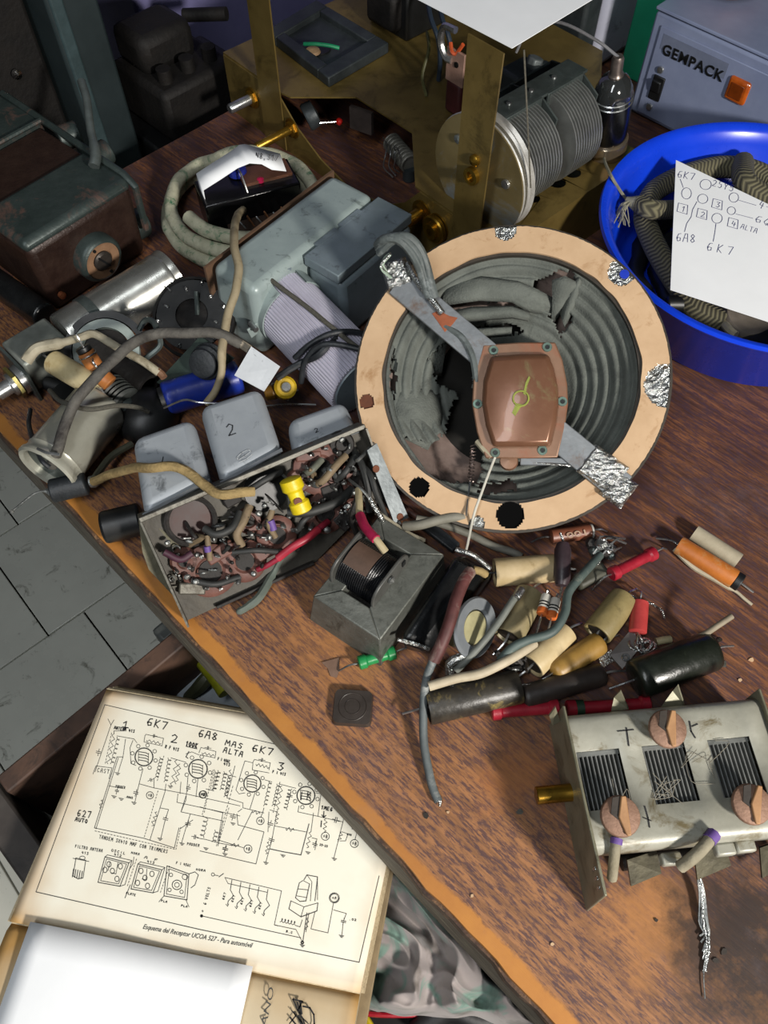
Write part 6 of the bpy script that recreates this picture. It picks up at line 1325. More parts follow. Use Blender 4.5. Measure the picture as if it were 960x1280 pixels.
for i in range(90):
    t = i/89; a = t*11*2*math.pi; c_ = onS(592,556,-.004)*(1-t) + onS(588,602,-.004)*t; pts.append(c_ + SPM.to_3x3() @ V((.0017*math.cos(a), 0, .0017*math.sin(a))))
MB().tube(pts, .00045, 5).build('coil_spring', mat('spring_wire','8a7a74','6d5f5a',rough=.35,metal=.8), sp)
MB().tube(smooth_pts([onS(597,552,.002),onS(604,560,.004),onS(614,572,.004)],3), .0022, 7).build('pale_end', mat('cream_sleeve','b0a890'), sp)
tag(MB().tube(smooth_pts([onS(619,572,.006),onS(604,610,.006),onS(592,645,.006),at(582,690,.754)],4,.0004), .0008, 6).build('white_string', mat('white_string','c9c6ba','aaa79b',rough=.9), None), 'pale twisted string hanging from the copper cover to the bench', 'string')
MB().tube(smooth_pts([onS(588,602,-.004),onS(585,622,.0),onS(583,645,.004)],3,.0004), .0007, 5).build('spring_tail', m_steel, sp)
MB().box((0,0,0), (.038,.0045,.003), SPM @ Matrix.Translation(V((*locS(690,577,.002),.0015))) @ Matrix.Rotation(-.03,4,'Z')).build('silver_bracket', m_silver, sp, bevel=.0006)
MB().tube([onS(660,578,.002),onS(718,582,.003)], .0009, 6).build('bracket_wire', m_foil, sp)
MB().lathe([(0,0),(.0058,0),(.0052,.004),(0,.005)], 16, SPM @ Matrix.Translation(V((*locS(636,577,.0),.0005)))).build('copper_lug', m_cop, sp)

# ------------------------------------------------------------------ output transformer and black block
TX = V((math.cos(math.radians(55)), math.sin(math.radians(55)), 0)); TY = V((-TX.y, TX.x, 0))
to = at(475,800,.780); to.z = TZ
XM = Matrix((tuple(TX), tuple(TY), tuple(ZZ))).transposed().to_4x4(); XM.translation = to
m_iron = mat('grey_iron_frame','6d6f69','575953',rough=.5,metal=.45,scale=60,bump=.35,dirt='42443f',dirt_amt=.3,dirt_scale=70)
tr = thing('output_transformer', XM @ V((.03,.025,0)), 'grey iron-framed audio transformer with black winding lying in the middle', 'transformer')
LX, LY, HZ = .066, .047, .030
def tbar(b, t, name='frame_bar'): return MB().hexa([XM @ V(p) for p in b], [XM @ V(p) for p in t]).build(name, m_iron, tr, bevel=.0008)
tbar([(-.004,-.003,0),(LX+.002,-.003,0),(LX-.012,.016,0),(.012,.016,0)], [(.000,.000,HZ),(LX,.000,HZ),(LX-.012,.016,HZ+.002),(.012,.016,HZ+.002)])
tbar([(-.004,-.003,0),(.012,.016,0),(.012,LY-.012,0),(-.004,LY+.003,0)], [(.000,.000,HZ),(.012,.016,HZ+.002),(.012,LY-.012,HZ+.002),(.000,LY,HZ)])
tbar([(-.004,LY+.003,0),(.012,LY-.012,0),(LX-.012,LY-.012,0),(LX+.002,LY+.003,0)], [(.000,LY,HZ),(.012,LY-.012,HZ+.001),(LX-.012,LY-.012,HZ+.001),(LX,LY,HZ)])
tbar([(LX+.002,LY+.003,0),(LX-.012,LY-.012,0),(LX-.012,.016,0),(LX+.002,-.003,0)], [(LX,LY,HZ),(LX-.012,LY-.012,HZ+.001),(LX-.012,.016,HZ+.001),(LX,0,HZ)])
MB().box((LX/2,LY/2+.002,.010), (LX-.022,LY-.026,.020), XM).build('core', m_grime, tr)
m_wind = mat('black_winding','17181b','0e0f11',rough=.3,scale=200,bump=.2)
w0, w1 = XM @ V((.031,.016,.030)), XM @ V((.031,LY-.004,.030)); WM = frame(w0, w1-w0, ZZ); wl = (w1-w0).length
prof = [(0,0)] + [(.0148 + (.0006 if i % 2 else 0), wl*i/40) for i in range(41)] + [(0,wl)]
MB().lathe(prof, 36, WM).build('winding', m_wind, tr, smooth=30)
MB().lathe([(.0153,wl*.35),(.0158,wl*.35),(.0158,wl*.95),(.0153,wl*.95)], 24, WM, a0=-.6, a1=.5, close=True).build('brown_paper', mat('brown_wrap','5b4538','47352a',rough=.7), tr)
fl_ = rrect(.034,.036,.010)
for z_, nm in ((-.0022,'bobbin_flange'),(wl,'bobbin_flange')):
    o = MB().prism(fl_, 0, .0020, WM @ Matrix.Translation(V((0,0,z_)))).build(nm, mat('grey_bakelite','4f4f4c','3d3d3a',rough=.45,scale=60), tr, bevel=.0006)
    if z_ < 0:
        MB().box((.011,.0115,-.0007), (.0045,.0030,.0006), WM @ Matrix.Translation(V((0,0,z_)))).build('flange_slot', m_blk, o)
        MB().lathe([(0,0),(.0022,.0005),(.0026,.002),(0,.0035)], 8, frame(WM @ V((.013,-.002,z_)), -(w1-w0))).build('solder_blob', m_sold, o, jit=.0008)
for p in ((.052,LY-.004,HZ+.003),(.020,LY-.002,HZ+.002)): MB().lathe([(0,-.002),(.003,-.001),(.0034,.001),(0,.003)], 9, frame(XM @ V(p), ZZ)).build('solder_blob', m_sold, tr, jit=.001)
bq = [(497,800,.775),(536,812,.768),(612,712,.770),(570,688,.778)]
tb_ = thing('black_wax_block', at(550,760,TZ), 'black wax-coated capacitor block beside the transformer frame', 'capacitor block')
top = [at(*p) for p in bq]; bot = [V((p.x,p.y,TZ+.0005)) for p in [at(500,812,TZ), at(545,824,TZ), at(622,716,TZ), at(584,698,TZ)]]
MB().hexa(bot, top).build('body', mat('black_pitch','161718','0e0f10',rough=.25,scale=60,bump=.25), tb_, bevel=.006, seg=3)
MB().tube([top[1]+ZZ*.001, top[1]*.55+top[0]*.45+ZZ*.002, top[0]+ZZ*.001], .0012, 6).build('metal_edge', m_foil, tb_)
MB().tube(smooth_pts([top[3]+ZZ*.001, top[3]*.5+top[2]*.5+ZZ*.006, top[2]+ZZ*.0015],4), .0016, 7).build('clip', m_foil, tb_)

# ------------------------------------------------------------------ loose components on the bench
def dogbone(name, a, b, r, m, label, cat='resistor', waist=.76, lead=True, caps=None, lm=None):
    t = thing(name, (a+b)/2 - ZZ*r, label, cat); M_ = frame(a, b-a, ZZ); L_ = (b-a).length; e = min(.30*L_, r*1.3)
    MB().lathe([(0,0),(r*.85,0),(r,.0006),(r,e*.8),(r*waist,e),(r*waist,L_-e),(r,L_-e*.8),(r,L_-.0006),(r*.85,L_),(0,L_)], 24, M_).build('body', m, t, smooth=40)
    d = (b-a).normalized()
    if lead:
        for p, s in ((a,-1),(b,1)):
            z = min(.0, (TZ+.0012) - p.z + .002)
            MB().tube(smooth_pts([p, p + d*s*.006 + ZZ*.001, V(((p+d*s*.012).x, (p+d*s*.012).y, TZ+.0016))],4), .0006, 6).build('lead', lm or m_steel, t)
    return t, M_, L_
def tubular(name, a, b, r, m, label, cat='capacitor', endm=None, r2=None, lead=(1,1), bev=.0012, recess=True):
    t = thing(name, (a+b)/2 - ZZ*r, label, cat); M_ = frame(a, b-a, ZZ); L_ = (b-a).length; q = r if r2 is None else r2
    if recess: prof = [(0,.0018),(r*.80,.0018),(r*.86,.0),(r*.97,.0),(r,.0010),(q,L_-.0010),(q*.97,L_),(q*.86,L_),(q*.80,L_-.0018),(0,L_-.0018)]
    else: prof = [(0,0),(r*.7,.0004),(r*.93,.0016),(r,.004),(q,L_-.004),(q*.93,L_-.0016),(q*.7,L_-.0004),(0,L_)]
    MB().lathe(prof, 32, M_).build('body', m, t, smooth=50, jit=.0004)
    if recess and endm:
        for z0_, rr in ((.0016,r),(L_-.0022,q)): MB().lathe([(0,z0_),(rr*.79,z0_),(rr*.79,z0_+.0007),(0,z0_+.0007)], 24, M_).build('end_seal', endm, t)
    d = (b-a).normalized()
    for p, s, k in ((a,-1,lead[0]),(b,1,lead[1])):
        if k: MB().tube(smooth_pts([p - d*s*.002, p + d*s*.005, V(((p+d*s*.011).x + .003*s, (p+d*s*.011).y, max(TZ+.0014, p.z-.004)))],4), .0007, 6).build('lead', m_steel, t)
    return t, M_, L_
R0 = lambda x, y, r: at(x, y, TZ + r + .0003)
m_wax = mat('tan_wax_paper','baa682','9f8b64',rough=.55,scale=45,bump=.2,dirt='7c663c',dirt_amt=.32,dirt_scale=40)
m_wax2 = mat('olive_wax_paper','897b52','6f623e',rough=.5,scale=45,bump=.2,dirt='4a4028',dirt_amt=.35,dirt_scale=45)
m_wax3 = mat('amber_wax_paper','9c7a3c','7f602a',rough=.45,scale=40,bump=.2,dirt='4c3a1c',dirt_amt=.35,dirt_scale=35)
m_seal = mat('dark_pitch_seal','2e261e','1f1914',rough=.6)
m_green = mat('green_lacquer','1f8a4a','17733c',rough=.35,scale=60); m_redl = mat('red_lacquer','9c2030','7f1624',rough=.35,scale=80,dirt='5a1019',dirt_amt=.25)
dogbone('green_resistor', R0(448,829,.0042), R0(494,815,.0040), .0042, m_green, 'bright green dogbone resistor under the transformer corner')
t_ = thing('mica_square', at(441,886,TZ), 'dark square mica-like plate with rounded corners on the bare wood', 'plate')
SQ = Matrix.Translation(at(441,886,TZ)) @ Matrix.Rotation(math.radians(-4),4,'Z')
MB().prism(rrect(.0225,.0205,.003), .0002, .0042, SQ, [(x*.94,y*.94) for x, y in rrect(.0225,.0205,.003)]).build('plate', mat('dark_brown_resin','3a332e','2c2622',rough=.4,scale=60), t_)
for k in (.34,.62): MB().lathe([(.0075*k/.62,.0041),(.0079*k/.62,.0045),(.0083*k/.62,.0041)], 28, SQ, close=True).build('moulded_ring', mat('dark_brown_resin','3a332e'), t_)
MB().sheet([at(x,y,TZ+.0008) for x, y in ((402,828),(424,822),(424,838),(421,847),(413,845),(410,836))], .0006, ZZ)
o = MB().sheet([at(x,y,TZ+.0009) for x, y in ((402,828),(424,822),(424,838),(421,847),(413,845),(410,836))], .0007, ZZ).build('brown_chip', mat('brown_chip','7a6050','634c3e',rough=.6), None, smooth=0); tag(o, 'small torn brown fibre chip near the transformer', 'chip')
tubular('wax_capacitor', R0(618,716,.0088), R0(693,710,.0088), .0088, m_wax, 'plump tan wax capacitor behind the grey ring washer', endm=m_seal)
a, b = at(704,676,.772), at(702,734,.766)
t_ = thing('brown_pillow_part', (a+b)/2, 'dark purple-brown pillow-shaped part standing against the tan capacitor', 'capacitor'); M_ = frame(a, b-a, V((1,0,0))); L_ = (b-a).length
MB().lathe([(0,0),(.0035,.0015),(.0052,.006),(.0052,L_-.006),(.0036,L_-.001),(0,L_)], 14, M_).build('body', mat('purple_brown_resin','382c30','292024',rough=.4), t_); MB().tube([a, a+V((-.002,.004,.003))], .0009, 6).build('lead', m_foil, t_); MB().tube([b, V((b.x,b.y-.004,TZ+.001))], .0009, 6).build('lead', m_foil, t_)
t_, M_, L_ = dogbone('brown_printed_resistor', R0(688,671,.0050), R0(738,664,.0050), .0050, mat('brown_lacquer','7d4a35','653a29',rough=.45,scale=50), 'brown resistor printed 100 below the speaker ring', waist=.97)
MB().lathe([(0,L_),(.0048,L_),(.0047,L_+.0012),(0,L_+.0012)], 20, M_).build('white_end', mat('pale_end_paint','b8b4ac','9c9890',rough=.5), t_)
type_text('printed_value', '100', mat('cream_print','c4a890','b0947c',rough=.6), t_, at(731,662,TZ+.0107), at(702,667,TZ+.0107)-at(731,662,TZ+.0107), ZZ, .0125, .0042)
dogbone('red_resistor', at(764,718,.7615), at(818,691,.7575), .0045, m_redl, 'red dogbone resistor pointing at the orange capacitor')
a, b = R0(848,681,.0062), R0(918,724,.0062)
t_, M_, L_ = tubular('orange_capacitor', a, b, .0062, mat('orange_label','b86c2a','9c581e',rough=.5,scale=50,dirt='a89068',dirt_amt=.38), 'orange labelled tubular capacitor with rolled pale paper at right', endm=m_seal)
MB().cyl(M_ @ V((0,0,L_)), M_ @ V((0,0,L_+.0045)), .0058, 20).build('black_end', m_blk, t_, bevel=.0006)
a2, b2 = R0(862,676,.0050), R0(918,712,.0048)
o = thing('pale_paper_tube', (a2+b2)/2 - ZZ*.005, 'pale rolled paper tube lying behind the orange capacitor', 'tube'); MB().lathe([(.0045,0),(.0052,0),(.0052,(b2-a2).length),(.0045,(b2-a2).length)], 24, frame(a2+V((.004,.006,0)), b2-a2), close=True).build('paper', mat('pale_paper_roll','a89e88','8e846e',rough=.7,scale=50), o)
tag(MB().tube(smooth_pts([at(843,686,.7555),at(866,708,.7535),at(890,722,.7530),at(918,738,.7525),at(930,748,.7522),at(940,756,.7518)],4), [.0018]*12+[.0010]*9, 7).build('pale_paper_strip', mat('pale_paper_roll','a89e88'), None), 'curled pale strip under the orange capacitor', 'strip')
# solder clump
t_ = thing('soldered_joint_cluster', at(750,692,TZ), 'lumpy grey cluster of soldered lugs near the red resistor', 'joint')
for i in range(16):
    x, y = 738+rnd.random()*36, 676+rnd.random()*26; r = rnd.uniform(.002,.0045)
    MB().lathe([(0,-r),(r,-.4*r),(r*.9,.4*r),(0,r)], 8, frame(at(x,y,TZ+r+rnd.random()*.008), V((rnd.uniform(-1,1),rnd.uniform(-1,1),1)))).build('lug', rnd.choice((m_sold,m_foil,m_zinc,m_grime)), t_, jit=.0012)
for i in range(7): MB().tube(smooth_pts([at(735+rnd.random()*30,680+rnd.random()*20,TZ+.008), at(740+rnd.random()*40,670+rnd.random()*20,TZ+.014), at(745+rnd.random()*40,672+rnd.random()*30,TZ+.004)],3), .0007, 5).build('lead', m_steel, t_)
tag(MB().box((0,0,0), (.022,.010,.008), Matrix.Translation(R0(738,720,.0042)) @ Matrix.Rotation(.5,4,'Z')).build('olive_block', mat('olive_grey_block','4d4d42','3a3a31',rough=.6), None, bevel=.002), 'olive-grey block beside the soldered cluster', 'part')
a, b = at(800,752,.7615), at(797,791,.7600); t_, M_, L_ = dogbone('red_square_resistor', a, b, .0052, mat('brick_red','a83a38','8d2c2b',rough=.45,scale=70), 'brick-red barrel resistor standing among bent leads', waist=1.0)
for i, (p, q) in enumerate((((800,752),(826,762)),((800,752),(776,742)),((797,791),(806,812)),((826,762),(830,772)))): MB().tube(smooth_pts([at(*p,.7605), at((p[0]+q[0])/2,(p[1]+q[1])/2-3,.763), at(*q,.757)],3), .0008, 6).build('bent_lead', m_foil, t_)
for i in range(4): MB().ring(at(795+i*5,806+3*(i%2),.757+.001*i), V((rnd.uniform(-1,1),.3,1)), .0042, .0009, 14, 6).build('wire_loop', m_foil, t_)
t_ = thing('metal_tag_plate', at(783,815,TZ), 'grey metal solder tag plate with a hole beside the red barrel resistor', 'tag plate')
Q = [R0(*p,.004) for p in ((762,818),(790,786),(796,815),(778,836))]; MB().sheet([p + ZZ*(.004 if i in (1,2) else 0) for i, p in enumerate(Q)], .0012, ZZ).build('plate', mat('grey_tag','6f6a68','575351',rough=.5,metal=.4), t_, smooth=0)
MB().ring(at(782,822,.7575), ZZ, .0018, .0006, 14, 6).build('eyelet', m_steel, t_); MB().sheet([R0(*p,.002) for p in ((748,822),(764,812),(768,826),(752,836))], .001, ZZ).build('bent_tab', m_foil, t_, smooth=0)
t_, M_, L_ = tubular('printed_wax_capacitor', R0(746,792,.0088), R0(780,748,.0088), .0088, m_wax2, 'olive wax capacitor with faded print between the cream and red parts', endm=m_seal)
tubular('olive_wax_capacitor', R0(634,796,.0092), R0(663,742,.0092), .0092, mat('grey_olive_wax','8f8462','75694b',rough=.5,scale=40,bump=.2,dirt='3e3624',dirt_amt=.35), 'grey-olive wax capacitor behind the ring washer', endm=m_seal)
m_whr = mat('white_ceramic','cfcbc0','b4b0a6',rough=.4); m_orr = mat('orange_band','d06a30','b85a24',rough=.45)
for i, (x, y, lab) in enumerate(((680,757,'small white resistor with orange end, left one of the pair'),(692,762,'small white resistor with orange end, right one of the pair'))):
    a, b = at(x+3,y-13,.774), at(x-3,y+11,.7745); t_ = thing('banded_resistor', (a+b)/2, lab, 'resistor', 'pair of small white banded resistors'); M_ = frame(a, b-a, ZZ); L_ = (b-a).length
    MB().lathe([(0,0),(.0026,0),(.0030,.0008),(.0030,L_*.7),(.0030,L_*.7)], 18, M_).build('body', m_whr, t_); MB().lathe([(.0030,L_*.7),(.0032,L_*.72),(.0032,L_*.97),(.0026,L_),(0,L_)], 18, M_).build('orange_end', m_orr, t_)
    for z in (.40,.55): MB().lathe([(.0030,L_*z),(.00312,L_*z),(.00312,L_*(z+.06)),(.0030,L_*(z+.06))], 18, M_, close=True).build('black_band', m_blk, t_)
    MB().tube(smooth_pts([b, b+(b-a)*.3, V((b.x-.002,b.y-.008,.757))],3), .0006, 5).build('lead', m_steel, t_); MB().tube(smooth_pts([a, a-(b-a)*.25+ZZ*.001, V((a.x+.004,a.y+.006,.765))],3), .0006, 5).build('lead', m_steel, t_)
t_, M_, L_ = tubular('cream_wax_capacitor', R0(664,832,.0088), R0(708,790,.0074), .0086, mat('cream_ivory_wax','c2b08a','a8946c',rough=.5,scale=40,bump=.15,dirt='7c6238',dirt_amt=.22,dirt_scale=35), 'cream ivory capacitor with open end facing the dark tube', endm=m_seal, r2=.0074)
tubular('amber_wax_capacitor', R0(690,842,.0070), R0(752,802,.0068), .0070, m_wax3, 'amber-yellow wax capacitor, scorched at one end', recess=False)
tubular('black_wax_capacitor', R0(792,850,.0115), R0(893,812,.0110), .0115, mat('black_green_wax','1c201a','12150f',rough=.3,scale=50,bump=.35,dirt='2c3328',dirt_amt=.3), 'fat black wax capacitor at the right above the tuning capacitor', recess=False)
t_, M_, L_ = tubular('mottled_black_capacitor', R0(534,884,.0098), R0(648,858,.0092), .0098, mat('mottled_black_wax','3a352c','1d1b18',rough=.4,scale=60,bump=.3,dirt='8a7a48',dirt_amt=.33,dirt_scale=55), 'long mottled black and ochre capacitor lying below the white wire', endm=m_seal)
tubular('dark_brown_tube', R0(652,872,.0068), R0(756,842,.0068), .0068, mat('dark_brown_wax','332b26','231d19',rough=.5,scale=50,bump=.3), 'dark brown wax tube in shadow behind the red resistors', recess=False)
dogbone('crimson_resistor', R0(614,890,.0048), R0(698,884,.0048), .0048, m_redl, 'crimson resistor with flanged end, left behind the tuning capacitor', lead=False)
t_, M_, L_ = dogbone('crimson_resistor', R0(708,886,.0048), R0(812,880,.0048), .0048, m_redl, 'crimson resistor with green band, right behind the tuning capacitor', lead=False)
MB().lathe([(.0040,L_*.10),(.0046,L_*.10),(.0046,L_*.20),(.0040,L_*.20)], 20, M_, close=True).build('green_band', mat('dark_green_band','24402c','1a3020',rough=.5), t_)
# grey ring washer with cream core
t_ = thing('ring_electrolytic', at(594,790,TZ), 'oval grey ring washer with cream core leaning between capacitors', 'capacitor')
RN = V((.62,-.22,.75)).normalized(); RC_ = at(594,784,.772); RW = frame(RC_, RN, V((.55,.8,0)))
MB().lathe([(.0095,-.0015),(.0155,-.0015),(.0160,0),(.0150,.0015),(.0100,.0015),(.0092,0)], 40, RW @ Matrix.Diagonal((1.22,.95,1,1)), close=True).build('grey_ring', mat('grey_rubber_ring','74787a','62666a',rough=.5,scale=40), t_)
MB().lathe([(0,-.016),(.0092,-.016),(.0092,-.001),(.0085,.0),(0,.0003)], 32, RW @ Matrix.Diagonal((1.2,.95,1,1))).build('cream_core', mat('cream_core','a8a27c','8d8764',rough=.6,scale=60,dirt='5f5a40',dirt_amt=.25), t_)
MB().tube(smooth_pts([RW @ V((-.018,-.004,-.003)), RW @ V((-.024,-.002,-.008)), V(((RW @ V((-.030,0,0))).x,(RW @ V((-.030,0,0))).y,TZ+.002))],3), .0028, 8).build('foil_tail', m_foil, t_)
# wires among the components
tag(wire('cream_wire', [(536,858,.7745),(570,848,.776),(600,842,.777),(630,828,.777),(652,815,.775),(668,804,.772)], .0028, mat('cream_wire_sleeve','b8ac94','9d917a',rough=.65)), 'cream wire curving over the mottled black capacitor', 'wire')
tag(wire('green_grey_wire', [(625,826,.773),(640,810,.778),(660,800,.780),(690,790,.782),(706,766,.782),(710,742,.780),(722,725,.778),(740,705,.772),(750,694,.768)], .0026, mat('green_grey_rubber','4d5a56','3c4845',rough=.6,scale=60,dirt='7a7c70',dirt_amt=.2)), 'green-grey rubber wire snaking between the wax capacitors', 'wire')
tag(wire('grey_strand_wire', [(570,838,.765),(588,820,.772),(606,800,.776),(625,775,.778),(640,752,.780),(650,738,.778)], .0022, mat('grey_sleeve_pale','6d706a','585b55',rough=.6)), 'grey wire with bare bright end beside the ring washer', 'wire')
tag(wire('bare_strands', [(645,748,.7815),(648,743,.7815),(652,737,.780)], .0024, m_foil), 'bright bare strands at the tip of the grey wire', 'wire tip')
tag(wire('maroon_wire', [(588,714,.786),(580,726,.788),(570,750,.788),(562,778,.786),(552,805,.782),(542,826,.776)], [.0040]*4+[.0036]*10+[.0030]*12, mat('maroon_sleeve_old','5d3230','44221f',rough=.6,scale=70,dirt='8a7a70',dirt_amt=.3), k=5) if False else wire('maroon_wire', [(588,714,.786),(580,726,.788),(570,750,.788),(562,778,.786),(552,805,.782),(542,826,.776)], .0036, mat('maroon_sleeve_old','5d3230','44221f',rough=.6,scale=70,dirt='8a7a70',dirt_amt=.3)), 'dark maroon sleeved wire hanging over the black block', 'wire')
tag(wire('grey_tail_wire', [(542,824,.7765),(534,845,.772),(530,870,.766),(529,900,.761),(530,930,.757),(535,960,.7545),(541,985,.7530),(548,1002,.7525)], .0024, mat('grey_blue_sleeve','5c6364','484e4f',rough=.6,scale=70,dirt='8a8c88',dirt_amt=.25)), 'grey-blue wire tail lying down across the bare wood', 'wire')
tag(MB().tube(smooth_pts([at(546,998,.7530),at(550,1003,.7522),at(549,1008,.7520)],3), [.0022,.0020,.0016,.0012,.0010,.0008,.0006], 6).build('bare_wire_tip', m_foil, None), 'bare silver strands at the end of the grey tail', 'wire tip')
tag(wire('maroon_pale_end', [(592,712,.785),(600,714,.784),(607,718,.780)], .0024, m_tancord), 'tan end of the maroon wire on the black block', 'wire tip')
tag(wire('curled_cream_wire', [(846,808,.757),(862,800,.760),(880,793,.767),(897,782,.772),(915,770,.774)], .0018, mat('tan_grey_wire','8a7f6c','726856',rough=.7)), 'thin tan wire with raised tip behind the fat black capacitor', 'wire')
tag(wire('cream_stub', [(820,802,.757),(830,800,.7575),(838,799,.757)], .0024, mat('cream_stub','a59a78','8a7f60',rough=.6)), 'short cream sleeve stub beside the fat black capacitor', 'sleeve')
tag(wire('grey_long_wire', [(520,648,.760),(552,655,.7575),(588,668,.7545),(615,682,.7532),(640,690,.7530),(652,696,.7528)], .0026, mat('grey_long_sleeve','6f6d64','5b594f',rough=.65)), 'long grey wire lying on the wood below the speaker ring', 'wire')
tag(wire('grey_bent_lead', [(505,658,.768),(525,656,.772),(548,650,.775),(572,646,.777),(592,650,.774),(602,658,.768)], .0032, mat('stone_sleeve','7f7c70','69665b',rough=.65)), 'thick stone-grey lead along the lower speaker rim', 'wire')
tag(wire('pale_thin_lead', [(470,640,.775),(490,654,.770),(512,668,.764),(530,676,.758)], .0018, m_wh), 'thin pale lead below the steel strip', 'wire')
tag(wire('silver_lead', [(462,622,.790),(468,634,.788),(476,646,.784),(480,656,.776)], .0018, m_foil), 'silver solder-tipped lead next to the steel strip', 'wire')
tag(MB().box((0,0,0), (.030,.008,.004), Matrix.Translation(R0(548,668,.004)) @ Matrix.Rotation(-.75,4,'Z')).build('black_strip', m_bsl, None, bevel=.001), 'flat black strip on the wood between transformer and speaker', 'strip')
tag(wire('brown_wire_under_speaker', [(500,630,.757),(520,645,.7545),(545,655,.7535)], .0022, mat('red_brown_sleeve','6a4438','55342a',rough=.6)), 'red-brown wire under the lower left speaker rim', 'wire')
t_ = thing('dark_fibre_tangle', at(655,830,TZ), 'tangle of dark frayed fibres in front of the cream capacitor', 'tangle')
for i in range(14): MB().tube(smooth_pts([at(610+rnd.random()*50,815+rnd.random()*25,TZ+.004), at(620+rnd.random()*50,815+rnd.random()*25,TZ+.010), at(620+rnd.random()*50,825+rnd.random()*20,TZ+.003)],3,.001,i), rnd.choice((.0006,.0009,.0013)), 5).build('fibre', rnd.choice((m_grime,m_bsl,m_seal,m_foil)), t_)
CRL = ['crumb at the bare middle of the bench', 'crumb below the grey wire tail', 'dark crumb right of the trailing strands', 'second crumb right of the trailing strands', 'crumb right of the fat black capacitor', 'crumb at the tip of the fat black capacitor', 'tiny crumb right of the grey wire tail end', 'crumb near the right edge above the tuning capacitor', 'speck above the right end of the tuning capacitor', 'speck on the wood below the tuning capacitor end plate', 'speck on the wood near the lower front edge', 'speck left of the trailing strands']
for i in range(12):   # chips and crumbs on the wood
    x, y, r = ((650,1015,5),(532,1020,5),(905,1190,6),(895,1200,5),(905,830,5),(900,800,4),(560,1015,3),(940,825,4),(925,850,3),(690,1180,3),(590,1120,3),(820,1150,3))[i]
    n = 6; pts = [at(x+r*rnd.uniform(.5,1.2)*math.cos(a*math.pi/3), y+r*rnd.uniform(.4,1)*math.sin(a*math.pi/3), TZ+.0007) for a in range(n)]
    tag(MB().sheet(pts, .0005, ZZ).build('crumb', rnd.choice((m_chas,m_card,m_seal)), None, smooth=0), CRL[i], 'debris', 'crumbs on the bench')

# ------------------------------------------------------------------ three-gang tuning capacitor
GX = V((math.cos(math.radians(5.2)), math.sin(math.radians(5.2)), 0)); GY = V((-GX.y, GX.x, 0)); GT = .785
go_ = at(742,1062,GT); go_.z = TZ
NM = Matrix((tuple(GX), tuple(GY), tuple(ZZ))).transposed().to_4x4(); NM.translation = go_; NI = NM.inverted(); GH = GT - TZ
m_cad = mat('dusty_cadmium', '9a998d', '88877b', rough=.42, metal=.12, scale=40, bump=.2, dirt='62583f', dirt_amt=.34, dirt_scale=52)
m_cadd = mat('dull_cadmium_side', '86836f', '6f6c58', rough=.45, metal=.3, scale=50, bump=.2, dirt='4a4434', dirt_amt=.3)
m_rust = mat('rust_brown_screw', '8a6c5a', '705443', rough=.65, metal=.3, scale=120, bump=.4, dirt='4a3020', dirt_amt=.3)
gc_ = thing('gang_capacitor', NM @ V((.05,.03,0)), 'dusty three-gang tuning capacitor with three rusty trimmer screws', 'tuning capacitor')
GLX, GLY = .104, .067
def gl(x, y, z=GT): p = NI @ at(x, y, z); return (p.x, p.y)
wins = [[(727,946),(770,941),(788,1001),(736,1010)], [(806,938),(853,933),(873,994),(821,1003)], [(885,930),(936,925),(957,984),(906,991)]]
boxes = []
for w in wins:
    L_ = [gl(*p) for p in w]; boxes.append((sum(p[0] for p in L_)/4, sum(p[1] for p in L_)/4))
ww, wh = .0225, .0290
top = MB()
xs = [0]
for cx, cy in boxes: xs += [cx-ww/2, cx+ww/2]
xs += [GLX]; cyw = sum(b[1] for b in boxes)/3; ya, yb = cyw-wh/2, cyw+wh/2; t = .0014
def gb(x0, x1, y0, y1, z0, z1): top.box(((x0+x1)/2,(y0+y1)/2,(z0+z1)/2), (x1-x0,y1-y0,z1-z0), NM)
# one plate with three windows: shared grid of faces
ysg = [.004, ya, yb, GLY-.006]; vs = []; fs = []
for y in ysg:
    for x in xs: vs.append((x,y,GH))
nx_ = len(xs)
for j in range(3):
    for i in range(nx_-1):
        if j == 1 and i % 2 == 1: continue
        fs.append((j*nx_+i, j*nx_+i+1, (j+1)*nx_+i+1, (j+1)*nx_+i))
# rounded far edge and near edge, then down the sides
k = len(vs)
for r_, (yc, sgn) in enumerate(((GLY-.006,1),(.004,-1))):
    rows = [[r_ and i or 3*nx_+i for i in range(nx_)]]
    for a in (22.5,45,67.5,90):
        base = len(vs)
        for x in xs: vs.append((x, yc + sgn*.006*math.sin(math.radians(a)), GH - .006 + .006*math.cos(math.radians(a))))
        rows.append(list(range(base, base+nx_)))
    base = len(vs)
    for x in xs: vs.append((x, yc + sgn*.006, GH-.024 if sgn > 0 else GH-.012))
    rows.append(list(range(base, base+nx_)))
    for q in range(len(rows)-1):
        for i in range(nx_-1): fs.append((rows[q][i], rows[q][i+1], rows[q+1][i+1], rows[q+1][i]))
o = MB().add(vs, fs, NM).build('frame_cover', m_cad, gc_, smooth=40); md = o.modifiers.new('solid','SOLIDIFY'); md.thickness = .0014; md.offset = -1
